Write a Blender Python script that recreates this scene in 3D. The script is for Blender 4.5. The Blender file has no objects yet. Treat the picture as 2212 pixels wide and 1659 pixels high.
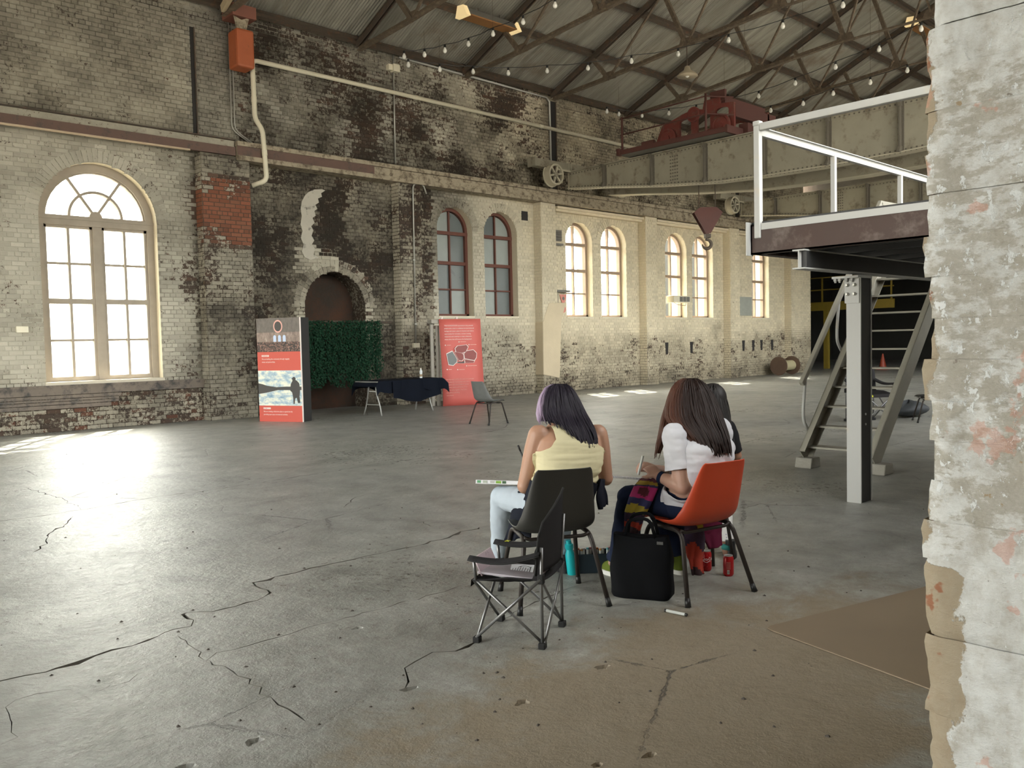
import bpy, bmesh, math, random
import numpy as np
from mathutils import Vector, Matrix, noise
from mathutils.geometry import delaunay_2d_cdt

random.seed(7)
SC = bpy.context.scene
COL = SC.collection

# ------------------------------------------------------------------ camera
FPX, EYE = 1855.0, 1.5
YAW, PIT, ROL = math.radians(46.6), math.radians(-2.77), math.radians(1.287)
_f = Vector((math.cos(YAW)*math.cos(PIT), math.sin(YAW)*math.cos(PIT), math.sin(PIT)))
_r = Vector((math.sin(YAW), -math.cos(YAW), 0))
_d = -_r.cross(_f)
CR = math.cos(ROL)*_r + math.sin(ROL)*_d
CD = -math.sin(ROL)*_r + math.cos(ROL)*_d
CF = _f
cam_data = bpy.data.cameras.new('camera')
cam_data.sensor_width = 36.0
cam_data.lens = FPX/2212*36.0
cam_data.clip_start = 0.05
cam_data.clip_end = 400
cam = bpy.data.objects.new('camera', cam_data)
COL.objects.link(cam)
cam.matrix_world = Matrix(((CR.x, -CD.x, -CF.x, 0), (CR.y, -CD.y, -CF.y, 0), (CR.z, -CD.z, -CF.z, EYE), (0, 0, 0, 1)))
SC.camera = cam

# ------------------------------------------------------------------ light
SC.view_settings.view_transform = 'Standard'
SC.view_settings.look = 'None'
SC.view_settings.gamma = 1.0
SC.view_settings.use_curve_mapping = False
SC.view_settings.exposure = 2.62
SUN_DIR = Vector((-0.47, -0.74, -1.0)).normalized()
world = bpy.data.worlds.new('world')
SC.world = world
world.use_nodes = True
_wn = world.node_tree.nodes
_bg = _wn['Background']
_sky = _wn.new('ShaderNodeTexSky')
_sky.sky_type = 'NISHITA'
_sky.sun_disc = False
_sky.sun_elevation = math.asin(-SUN_DIR.z)
_sky.sun_rotation = math.atan2(-SUN_DIR.x, -SUN_DIR.y)
_sky.air_density = 1.0
_sky.dust_density = 3.0
_sky.ozone_density = 0.6
_hs = _wn.new('ShaderNodeHueSaturation')
_hs.inputs['Saturation'].default_value = 0.22
world.node_tree.links.new(_sky.outputs[0], _hs.inputs['Color'])
_tn = _wn.new('ShaderNodeMix')
_tn.data_type = 'RGBA'
_tn.blend_type = 'MULTIPLY'
_tn.inputs[0].default_value = 1.0
_tn.inputs[7].default_value = (1.0, 0.965, 0.87, 1)
world.node_tree.links.new(_hs.outputs[0], _tn.inputs[6])
world.node_tree.links.new(_tn.outputs[2], _bg.inputs['Color'])
_bg.inputs['Strength'].default_value = 0.55
_sd = bpy.data.lights.new('sun', 'SUN')
_sd.energy = 3.2
_sd.angle = 0.012
_sd.color = (1.0, 0.93, 0.80)
sun = bpy.data.objects.new('sun', _sd)
COL.objects.link(sun)
sun.rotation_euler = SUN_DIR.to_track_quat('-Z', 'Y').to_euler()
sun.location = (30, 40, 40)
SC.cycles.max_bounces = 10
SC.cycles.diffuse_bounces = 6
SC.cycles.glossy_bounces = 4
SC.cycles.transparent_max_bounces = 12
SC.cycles.sample_clamp_indirect = 8.0
SC.cycles.caustics_reflective = False
SC.cycles.caustics_refractive = False

# ------------------------------------------------------------------ helpers
def vec(*a):
    return Vector(a)

class MB:
    """collects faces; build() links them as one mesh object"""
    def __init__(self):
        self.v, self.f, self.c, self.m = [], [], [], []
        self.col = None
        self.mi = 0
    def add(self, verts, faces):
        n = len(self.v)
        self.v.extend([tuple(p) for p in verts])
        for f in faces:
            self.f.append(tuple(i+n for i in f))
            self.c.append(self.col)
            self.m.append(self.mi)
        return self
    def box(self, a, b):
        x0, y0, z0 = a
        x1, y1, z1 = b
        if x0 > x1: x0, x1 = x1, x0
        if y0 > y1: y0, y1 = y1, y0
        if z0 > z1: z0, z1 = z1, z0
        return self.add([(x0,y0,z0),(x1,y0,z0),(x1,y1,z0),(x0,y1,z0),(x0,y0,z1),(x1,y0,z1),(x1,y1,z1),(x0,y1,z1)],
                        [(0,3,2,1),(4,5,6,7),(0,1,5,4),(1,2,6,5),(2,3,7,6),(3,0,4,7)])
    def obox(self, c, ax, ay, az):
        """box from centre and three half-axis vectors"""
        c, ax, ay, az = Vector(c), Vector(ax), Vector(ay), Vector(az)
        vs = [c+sx*ax+sy*ay+sz*az for sz in (-1,1) for sx, sy in ((-1,-1),(1,-1),(1,1),(-1,1))]
        fs = [(0,3,2,1),(4,5,6,7),(0,1,5,4),(1,2,6,5),(2,3,7,6),(3,0,4,7)]
        if ax.cross(ay).dot(az) < 0:
            fs = [tuple(reversed(f)) for f in fs]
        return self.add(vs, fs)
    def bar(self, p0, p1, w, h, up=(0,0,1)):
        """rectangular bar from p0 to p1: w sideways, h along up"""
        p0, p1 = Vector(p0), Vector(p1)
        d = p1-p0
        L = d.length
        d.normalize()
        u = Vector(up)
        s = d.cross(u)
        if s.length < 1e-5:
            s = d.cross(Vector((0,1,0)))
        s.normalize()
        u = s.cross(d)
        return self.obox((p0+p1)/2, d*L/2, s*w/2, u*h/2)
    def tube(self, pts, r, seg=8, caps=True, flat=1.0, up=None):
        """round tube along pts, r a number or a list; flat squeezes it along its own up axis"""
        pts = [Vector(p) for p in pts]
        n = len(pts)
        rs = r if isinstance(r, (list, tuple)) else [r]*n
        prev = None
        rings = []
        for i, p in enumerate(pts):
            if i == 0: t = pts[1]-pts[0]
            elif i == n-1: t = pts[-1]-pts[-2]
            else: t = (pts[i+1]-p).normalized()+(p-pts[i-1]).normalized()
            if t.length < 1e-9: t = Vector((0,0,1))
            t.normalize()
            if prev is None:
                a = Vector(up) if up is not None else (Vector((0,0,1)) if abs(t.z) < 0.9 else Vector((1,0,0)))
            else:
                a = prev
            a = a - t*a.dot(t)
            if a.length < 1e-6: a = t.orthogonal()
            a.normalize()
            prev = a
            b = t.cross(a)
            rings.append([p+(a*math.cos(2*math.pi*k/seg)*flat+b*math.sin(2*math.pi*k/seg))*rs[i] for k in range(seg)])
        vs = [q for ring in rings for q in ring]
        fs = []
        for i in range(n-1):
            for k in range(seg):
                k2 = (k+1) % seg
                fs.append((i*seg+k, i*seg+k2, (i+1)*seg+k2, (i+1)*seg+k))
        if caps:
            fs.append(tuple(reversed(range(seg))))
            fs.append(tuple((n-1)*seg+k for k in range(seg)))
        return self.add(vs, fs)
    def lathe(self, prof, c=(0,0,0), axis=(0,0,1), seg=24):
        """profile of (radius, height) turned about axis through c"""
        c, ax = Vector(c), Vector(axis).normalized()
        a = ax.orthogonal().normalized()
        b = ax.cross(a)
        vs, fs = [], []
        for r, h in prof:
            for k in range(seg):
                t = 2*math.pi*k/seg
                vs.append(c+ax*h+(a*math.cos(t)+b*math.sin(t))*max(r, 1e-5))
        for i in range(len(prof)-1):
            for k in range(seg):
                k2 = (k+1) % seg
                fs.append((i*seg+k, i*seg+k2, (i+1)*seg+k2, (i+1)*seg+k))
        fs.append(tuple(reversed(range(seg))))
        fs.append(tuple((len(prof)-1)*seg+k for k in range(seg)))
        return self.add(vs, fs)
    def prism(self, outline, o, u, v, n):
        """outline of (a, b) in the u, v plane at o, extruded by vector n"""
        o, u, v, n = Vector(o), Vector(u), Vector(v), Vector(n)
        k = len(outline)
        ar = sum(outline[i][0]*outline[(i+1) % k][1]-outline[(i+1) % k][0]*outline[i][1] for i in range(k))
        pts = list(outline) if ar > 0 else list(reversed(outline))
        if u.cross(v).dot(n) > 0:
            pass
        else:
            pts = list(reversed(pts))
        a = [o+u*p+v*q for p, q in pts]
        b = [p+n for p in a]
        fs = [tuple(reversed(range(k))), tuple(range(k, 2*k))]
        for i in range(k):
            j = (i+1) % k
            fs.append((i, j, k+j, k+i))
        return self.add(a+b, fs)
    def grid(self, fn, nu, nv, close_u=False, close_v=False):
        vs = [fn(i/(nu if close_u else nu-1), j/(nv if close_v else nv-1)) for j in range(nv) for i in range(nu)]
        fs = []
        for j in range(nv if close_v else nv-1):
            for i in range(nu if close_u else nu-1):
                i2, j2 = (i+1) % nu, (j+1) % nv
                fs.append((j*nu+i, j*nu+i2, j2*nu+i2, j2*nu+i))
        return self.add(vs, fs)
    def mesh(self, name, smooth=False):
        me = bpy.data.meshes.new(name)
        me.from_pydata(self.v, [], self.f)
        if any(c is not None for c in self.c):
            at = me.color_attributes.new('tone', 'FLOAT_COLOR', 'CORNER')
            buf = []
            for f, c in zip(self.f, self.c):
                c = c or (0, 0, 0, 1)
                if callable(c):
                    for i in f: buf.extend(c(self.v[i]))
                else:
                    buf.extend(tuple(c)*len(f))
            at.data.foreach_set('color', buf)
        if any(self.m):
            me.polygons.foreach_set('material_index', self.m)
        me.update()
        if smooth:
            me.polygons.foreach_set('use_smooth', [True]*len(me.polygons))
            if isinstance(smooth, (int, float)) and not isinstance(smooth, bool):
                me.set_sharp_from_angle(angle=math.radians(smooth))
        return me
    def build(self, name, mat, parent=None, smooth=False, loc=None):
        return link(name, self.mesh(name, smooth), mat, parent, loc)

def link(name, me, mat=None, parent=None, loc=None):
    if mat is not None and not me.materials:
        for m in (mat if isinstance(mat, (list, tuple)) else [mat]):
            me.materials.append(m)
    o = bpy.data.objects.new(name, me)
    COL.objects.link(o)
    if parent is not None:
        o.parent = parent
        # parts are modelled in world space unless a location is given: undo the parent's placement
        if loc is None:
            o.matrix_parent_inverse = WORLD.get(parent.name, Matrix()).inverted()
    if loc is not None:
        o.location = loc
    return o

WORLD = {}
def thing(name, label, cat, loc=(0,0,0), rotz=0.0, group=None):
    """an Empty at the thing's base; its parts are modelled in world space"""
    o = bpy.data.objects.new(name, None)
    COL.objects.link(o)
    o.empty_display_size = 0.1
    o.location = loc
    o.rotation_euler = (0, 0, rotz)
    WORLD[o.name] = Matrix.Translation(Vector(loc)) @ Matrix.Rotation(rotz, 4, 'Z')
    return tag(o, label, cat, group)
def tag(o, label, cat=None, group=None):
    o['label'] = label
    if cat: o['category'] = cat
    if group: o['group'] = group
    return o
def struct(o, label=None):
    o['kind'] = 'structure'
    if label: o['label'] = label
    return o
def stuff(o, label=None, cat=None):
    o['kind'] = 'stuff'
    if label: o['label'] = label
    if cat: o['category'] = cat
    return o
def dup(root, M=None, label=None, group=None):
    """copy of a thing with its parts and sub-parts, moved by world matrix M"""
    def rec(o, parent):
        c = o.copy()
        COL.objects.link(c)
        if parent is not None:
            c.parent = parent
            c.matrix_parent_inverse = o.matrix_parent_inverse.copy()
        for ch in list(o.children): rec(ch, c)
        return c
    r = rec(root, None)
    if M is not None:
        r.matrix_basis = M @ root.matrix_basis
    if label: r['label'] = label
    if group: r['group'] = group
    return r
def CHILD(o):
    return [c for c in bpy.data.objects if c.parent == o]
def bevel(o, w, seg=2, angle=35):
    m = o.modifiers.new('bevel', 'BEVEL')
    m.width = w
    m.segments = seg
    m.limit_method = 'ANGLE'
    m.angle_limit = math.radians(angle)
    return o
def pt(x, y, d):
    """world point on the sight line of photo position x, y at depth d (used to find where things stand)"""
    q = CR*((x-1106)/FPX)+CD*((y-829.5)/FPX)+CF
    return Vector((0, 0, EYE))+q*d
def gz(x, y, z=0.0):
    q = CR*((x-1106)/FPX)+CD*((y-829.5)/FPX)+CF
    return Vector((0, 0, EYE))+q*((z-EYE)/q.z)
def gy(x, y, Y):
    q = CR*((x-1106)/FPX)+CD*((y-829.5)/FPX)+CF
    return Vector((0, 0, EYE))+q*(Y/q.y)
def gx(x, y, X):
    q = CR*((x-1106)/FPX)+CD*((y-829.5)/FPX)+CF
    return Vector((0, 0, EYE))+q*(X/q.x)
def fbm(x, y, z=0.0, o=4):
    return noise.fractal(Vector((x, y, z)), 1.0, 2.0, o)
def smooth01(a, b, x):
    t = min(1, max(0, (x-a)/(b-a)))
    return t*t*(3-2*t)

# ------------------------------------------------------------------ materials
class NT:
    def __init__(self, name):
        self.m = bpy.data.materials.new(name)
        self.m.use_nodes = True
        self.t = self.m.node_tree
        self.b = self.t.nodes['Principled BSDF']
        self.out = self.t.nodes['Material Output']
    def n(self, typ, **kw):
        nd = self.t.nodes.new(typ)
        for k, v in kw.items(): setattr(nd, k, v)
        return nd
    def l(self, a, b):
        self.t.links.new(a, b)
    def val(self, inp, v):
        if hasattr(v, 'links') or isinstance(v, bpy.types.NodeSocket): self.l(v, inp)
        else: inp.default_value = v
    def coord(self, kind='Object'):
        if kind == 'World':
            return self.n('ShaderNodeNewGeometry').outputs['Position']
        return self.n('ShaderNodeTexCoord').outputs[kind]
    def map(self, co, scale=(1,1,1), rot=(0,0,0), loc=(0,0,0)):
        m = self.n('ShaderNodeMapping')
        self.l(co, m.inputs['Vector'])
        m.inputs['Scale'].default_value = scale
        m.inputs['Rotation'].default_value = rot
        m.inputs['Location'].default_value = loc
        return m.outputs[0]
    def noise(self, co, scale, detail=6, rough=0.6, dist=0.0, lac=2.0):
        nd = self.n('ShaderNodeTexNoise')
        self.l(co, nd.inputs['Vector'])
        nd.inputs['Scale'].default_value = scale
        nd.inputs['Detail'].default_value = detail
        nd.inputs['Roughness'].default_value = rough
        nd.inputs['Distortion'].default_value = dist
        return nd.outputs['Fac']
    def voro(self, co, scale, feature='F1', out='Distance', rand=1.0):
        nd = self.n('ShaderNodeTexVoronoi', feature=feature)
        self.l(co, nd.inputs['Vector'])
        nd.inputs['Scale'].default_value = scale
        nd.inputs['Randomness'].default_value = rand
        return nd.outputs[out]
    def ramp(self, fac, stops, interp='LINEAR'):
        nd = self.n('ShaderNodeValToRGB')
        nd.color_ramp.interpolation = interp
        el = nd.color_ramp.elements
        while len(el) < len(stops): el.new(0.5)
        for e, (p, c) in zip(el, stops):
            e.position = p
            e.color = tuple(c)+(1,) if len(c) == 3 else c
        self.l(fac, nd.inputs['Fac'])
        return nd.outputs['Color']
    def math(self, op, a, b=0.0, c=0.0, clamp=False):
        nd = self.n('ShaderNodeMath', operation=op, use_clamp=clamp)
        self.val(nd.inputs[0], a)
        self.val(nd.inputs[1], b)
        self.val(nd.inputs[2], c)
        return nd.outputs[0]
    def step(self, x, lo, hi):
        nd = self.n('ShaderNodeMapRange', interpolation_type='SMOOTHSTEP')
        self.val(nd.inputs['Value'], x)
        self.val(nd.inputs['From Min'], lo)
        self.val(nd.inputs['From Max'], hi)
        return nd.outputs['Result']
    def mix(self, fac, a, b, blend='MIX'):
        nd = self.n('ShaderNodeMix', data_type='RGBA', blend_type=blend)
        self.val(nd.inputs['Factor'], fac)
        for s, v in ((nd.inputs['A'], a), (nd.inputs['B'], b)):
            pass
        A = [i for i in nd.inputs if i.name == 'A' and i.type == 'RGBA'][0]
        B = [i for i in nd.inputs if i.name == 'B' and i.type == 'RGBA'][0]
        for s, v in ((A, a), (B, b)):
            if isinstance(v, bpy.types.NodeSocket): self.l(v, s)
            else: s.default_value = tuple(v)+(1,) if len(v) == 3 else v
        return [o for o in nd.outputs if o.type == 'RGBA'][0]
    def bump(self, h, strength=0.3, dist=0.02):
        nd = self.n('ShaderNodeBump')
        self.l(h, nd.inputs['Height'])
        nd.inputs['Strength'].default_value = strength
        nd.inputs['Distance'].default_value = dist
        self.l(nd.outputs[0], self.b.inputs['Normal'])
        return nd
    def set(self, color=None, rough=None, metal=None, **kw):
        if color is not None:
            if isinstance(color, bpy.types.NodeSocket): self.l(color, self.b.inputs['Base Color'])
            else: self.b.inputs['Base Color'].default_value = tuple(color)+(1,)
        if rough is not None: self.val(self.b.inputs['Roughness'], rough)
        if metal is not None: self.val(self.b.inputs['Metallic'], metal)
        for k, v in kw.items(): self.val(self.b.inputs[k.replace('_', ' ')], v)
        return self.m

def simple(name, color, rough=0.6, metal=0.0, var=0.15, scale=6.0, bump=0.0, bscale=60.0, coord='Object', dirt=None, dirt_amt=0.5, **kw):
    """plain coloured surface with noise variation, optional dirt patches and fine relief"""
    t = NT(name)
    co = t.coord(coord)
    nz = t.noise(co, scale, 5, 0.6)
    c = t.mix(nz, tuple(x*(1-var) for x in color), tuple(min(1, x*(1+var)) for x in color))
    if dirt is not None:
        dm = t.step(t.noise(co, scale*2.3, 8, 0.68), 0.62-dirt_amt*0.3, 0.72-dirt_amt*0.1)
        c = t.mix(dm, c, dirt)
    t.set(c, t.math('ADD', t.math('MULTIPLY', nz, 0.2), rough-0.1), metal, **kw)
    if bump:
        t.bump(t.noise(co, bscale, 4, 0.6), bump, 0.01)
    return t.m
# ------------------------------------------------------------------ wall materials
WY = 17.7
def brick_mat(name, source):
    """limewashed brick: tone = (paint cover, soot, brick tint, warmth) per brick"""
    t = NT(name)
    if source == 'object':
        oi = t.n('ShaderNodeObjectInfo')
        colr, alpha = oi.outputs['Color'], oi.outputs['Alpha']
    else:
        at = t.n('ShaderNodeAttribute', attribute_name='tone')
        colr, alpha = at.outputs['Color'], at.outputs['Alpha']
    sp = t.n('ShaderNodeSeparateColor')
    t.l(colr, sp.inputs[0])
    cov, soot, rnd = sp.outputs[0], sp.outputs[1], sp.outputs[2]
    P = t.coord('World')
    n1 = t.noise(P, 3.0, 8, 0.68)
    n2 = t.noise(P, 16.0, 6, 0.62)
    n3 = t.noise(P, 55.0, 4, 0.6)
    nn = t.math('ADD', t.math('MULTIPLY', n1, 0.26), t.math('ADD', t.math('MULTIPLY', n2, 0.46), t.math('MULTIPLY', n3, 0.28)))
    lim = t.math('ADD', t.math('MULTIPLY', cov, 0.34), 0.32)
    mask = t.math('SUBTRACT', 1.0, t.step(t.math('SUBTRACT', nn, lim), -0.02, 0.02))
    brick = t.ramp(rnd, [(0.0, (0.075, 0.06, 0.048)), (0.3, (0.12, 0.08, 0.06)), (0.5, (0.16, 0.09, 0.06)), (0.62, (0.25, 0.085, 0.045)), (0.8, (0.34, 0.12, 0.065)), (1.0, (0.26, 0.12, 0.07))])
    brick = t.mix(t.math('MULTIPLY', n3, 0.7), brick, (0.09, 0.065, 0.05))
    cool = t.mix(n2, (0.40, 0.39, 0.33), (0.54, 0.52, 0.45))
    warm = t.mix(n2, (0.64, 0.56, 0.40), (0.80, 0.72, 0.55))
    paint = t.mix(alpha, cool, warm)
    tint = t.math('MULTIPLY', t.math('SUBTRACT', rnd, 0.5), 0.22)
    paint = t.mix(t.math('ABSOLUTE', tint), paint, (0.30, 0.24, 0.17))
    c = t.mix(mask, brick, paint)
    sn = t.noise(P, 1.6, 9, 0.72)
    sm = t.math('MULTIPLY', soot, t.step(t.math('ADD', t.math('MULTIPLY', sn, 0.7), t.math('MULTIPLY', n2, 0.3)), 0.30, 0.62), clamp=True)
    c = t.mix(sm, c, t.mix(n2, (0.035, 0.034, 0.032), (0.11, 0.095, 0.08)))
    c = t.mix(t.math('MULTIPLY', soot, 0.78, clamp=True), c, t.mix(1.0, c, (0.26, 0.23, 0.19), 'MULTIPLY'))
    t.set(c, 0.9, 0.0, Specular_IOR_Level=0.2)
    h = t.math('ADD', t.math('MULTIPLY', mask, 0.35), t.math('ADD', t.math('MULTIPLY', n2, 0.5), t.math('MULTIPLY', n3, 0.35)))
    t.bump(h, 0.55, 0.012)
    return t.m
M_BRICK = brick_mat('limewashed_brick', 'attr')
M_BRICK_O = brick_mat('limewashed_brick_single', 'object')

def field(x, z):
    """paint cover, soot, warmth of the long wall at (x, z)"""
    n = fbm(x*0.55, z*0.55, 3.1)
    m = fbm(x*1.3, z*1.3, 9.7)
    warm = smooth01(12.0, 20.0, x)*0.9+0.05  # paint warms and lightens rightwards, part of it light put into colour
    if z > 5.6:                                   # above the crane runway
        cov, soot = 0.66+0.25*n, 0.50+0.25*m
        if x < 7.7:
            cov, soot = 0.86+0.18*n, 0.50+0.25*m+0.12*smooth01(7.0, 8.6, z)
            warm = 0.30
        elif x < 8.8:
            cov, soot = 0.85, 0.55
        elif x < 18.2:
            soot = 0.62+0.5*m+0.22*smooth01(6.8, 5.8, z)-0.25*smooth01(13.5, 15.0, x)*smooth01(6.3, 6.9, z)
            cov = 0.62+0.45*n
        else:
            soot, cov = 0.60+0.3*m, 0.8+0.3*n
        return cov, soot, warm
    if x < 7.74:                                  # first bay
        if z < 0.9:
            return 0.50+0.35*n, 0.52+0.25*m, 0.35
        return 0.90+0.35*n-0.25*smooth01(6.9, 7.7, x)*smooth01(4.5, 2.5, z), 0.20+0.25*m+0.25*smooth01(6.9, 7.7, x), 0.18
    if x < 8.85:                                  # rough pier
        zn = z+0.5*fbm(x*2.2, z*0.6, 4.4)+0.35*fbm(x*5, z*3, 1.5)
        if 3.6 < z < 5.15 and x > 7.7:
            k = smooth01(3.75, 4.05, zn)*smooth01(5.0, 4.8, zn)
            return 0.55-0.75*k+0.2*n, 0.45*(1-k), 0.3
        return 0.74+0.4*m, 0.66+0.35*n, 0.3
    if x < 12.7:                                  # sooty bay with the arch
        soot = 0.92+0.3*n-0.18*smooth01(3.6, 5.0, z)
        cov = 0.66+0.45*m
        d = math.hypot(x-11.04, max(z-2.44, 0))
        if 0.82 < d < 1.12 and z > 1.2:
            cov, soot = 0.75+0.6*m, 0.48+0.6*m+0.2*smooth01(2.5, 3.4, z)
        xn, zn = x+0.25*m, z+0.3*n
        if abs(xn-10.55) < 0.5 and 3.15 < zn < 3.85:
            cov, soot = 0.85, 0.22+0.4*max(0, m)
        if abs(xn-11.0) < 0.42 and 3.6 < zn < 5.3:
            cov, soot = 0.35, 1.0
        return cov, soot, 0.35
    if x < 14.0:
        return 0.62+0.5*m, 0.55+0.3*n-0.15*smooth01(3.0, 1.0, z), 0.45
    base = smooth01(16.0, 14.4, x)*smooth01(2.6, 3.8, z)
    low = smooth01(1.95+0.35*m, 1.25+0.35*m, z)
    foot = smooth01(0.75, 0.15, z)
    cov = 1.05-0.34*low-0.2*base+0.2*n
    soot = 0.06+0.55*base+0.30*low+0.25*foot+0.1*m
    return cov, soot, warm

OPEN = []   # x0, x1, sill, spring
WIN1 = (4.72, 6.90, 0.93, 4.07)
WINS = [(14.16, 15.38), (15.80, 17.05), (19.08, 20.28), (20.70, 21.94), (24.03, 25.27), (25.60, 26.90), (29.55, 30.80)]
NICHE = (10.22, 11.86, 0.0, 2.44)
OPEN = [WIN1]+[(a, b, 2.23, 4.52) for a, b in WINS]+[NICHE]
def arch_pts(x0, x1, z0, zs, n=20, grow=0.0):
    c, r = (x0+x1)/2, (x1-x0)/2+grow
    p = [(c-r, z0-grow), (c+r, z0-grow)]
    p += [(c+r*math.cos(math.pi*k/n), zs+r*math.sin(math.pi*k/n)) for k in range(n+1)]
    return p
def in_open(x, z, pad=0.0):
    for x0, x1, z0, zs in OPEN:
        c, r = (x0+x1)/2, (x1-x0)/2+pad
        if z < z0-pad: continue
        if z <= zs:
            if abs(x-c) < r: return True
        elif math.hypot(x-c, z-zs) < r: return True
    return False
def span_cut(xa, xb, z):
    """trim a brick xa..xb at height z against the openings"""
    for x0, x1, z0, zs in OPEN:
        if z < z0-0.02: continue
        c, r = (x0+x1)/2, (x1-x0)/2
        h = r if z <= zs else (math.sqrt(r*r-(z-zs)**2) if z-zs < r else -1)
        if h < 0: continue
        a, b = c-h, c+h
        if xa >= a and xb <= b: return None
        if xa < a < xb: xb = a
        elif xa < b < xb: xa = b
    return (xa, xb) if xb-xa > 0.03 else None

# ------------------------------------------------------------------ long wall with its openings
WX0, WX1, WZ1 = -5.0, 33.6, 8.95
def wall_sheet():
    pts, edges = [], []
    def loop(p):
        n = len(pts)
        pts.extend(Vector(q) for q in p)
        edges.extend((n+i, n+(i+1) % len(p)) for i in range(len(p)))
    loop([(WX0, -0.05), (WX1, -0.05), (WX1, WZ1), (WX0, WZ1)])
    loops = []
    for o in OPEN:
        p = arch_pts(o[0], o[1], max(o[2], 0.0) if o is not NICHE else -0.02, o[3])
        loops.append(p)
        loop(p)
    x = WX0+0.4
    while x < WX1-0.2:
        z = 0.35
        while z < WZ1-0.2:
            if not in_open(x, z, 0.12): pts.append(Vector((x, z)))
            z += 0.4
        x += 0.4
    v, e, f, *_ = delaunay_2d_cdt(pts, edges, [], 0, 1e-4)
    return v, f, loops
_v, _f2, _loops = wall_sheet()
mb = MB()
def mort(p):
    c, s, w = field(p[0], p[2])
    return (c*0.90, min(1, s*1.05+0.05+0.16*smooth01(0.25, 0.6, s)), 0.35, w)
mb.col = mort
tri = []
for f in _f2:
    cx = sum(_v[i].x for i in f)/len(f)
    cz = sum(_v[i].y for i in f)/len(f)
    if in_open(cx, cz): continue
    tri.append(tuple(f))
mb.add([(p.x, WY, p.y) for p in _v], tri)
WB = 18.35
for k, p in enumerate(_loops):
    back = WB if k < len(_loops)-1 else 18.25
    n = len(p)
    vs = [(a, WY, b) for a, b in p]+[(a, back, b) for a, b in p]
    mb.col = (0.95, 0.10, 0.5, 0.9) if k < len(_loops)-1 else (0.45, 0.8, 0.4, 0.3)
    mb.add(vs, [(i, n+i, n+(i+1) % n, (i+1) % n) for i in range(n)])
mb.col = (-0.1, 0.95, 0.55, 0.3)  # niche back darkened through the soot tone
_p = _loops[-1]
mb.add([(a, 18.25, b) for a, b in _p], [tuple(range(len(_p)))])
# outside face, top and ends
_vo = [(p.x, WB, p.y) for p in _v]
mb.col = (0.4, 0.1, 0.6, 0.5)
mb.add(_vo, [tuple(reversed(f)) for f in tri])
mb.add([(WX0, WY, WZ1), (WX1, WY, WZ1), (WX1, WB, WZ1), (WX0, WB, WZ1)], [(0, 1, 2, 3)])
mb.add([(WX1, WY, -0.05), (WX1, WB, -0.05), (WX1, WB, WZ1), (WX1, WY, WZ1)], [(0, 1, 2, 3)])
wall_left = struct(mb.build('wall_left', M_BRICK), 'long whitewashed and sooty brick wall of the hall')

# piers standing proud of the wall: x0, x1, depth, top
PIERS = [(7.74, 8.82, 0.30, 5.58), (12.74, 13.42, 0.30, 5.60), (17.74, 18.35, 0.30, 5.5), (22.59, 23.2, 0.30, 5.5), (27.57, 28.2, 0.30, 5.5), (32.0, 33.6, 0.30, 5.5)]
mbp = MB()
for i, (x0, x1, d, zt) in enumerate(PIERS):
    mbp = MB()
    mbp.col = mort
    n = 14
    for j in range(n):
        mbp.box((x0, WY-d, zt*j/n), (x1, WY+0.02, zt*(j+1)/n))
    mbp.build('pier', M_BRICK, wall_left)

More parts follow.
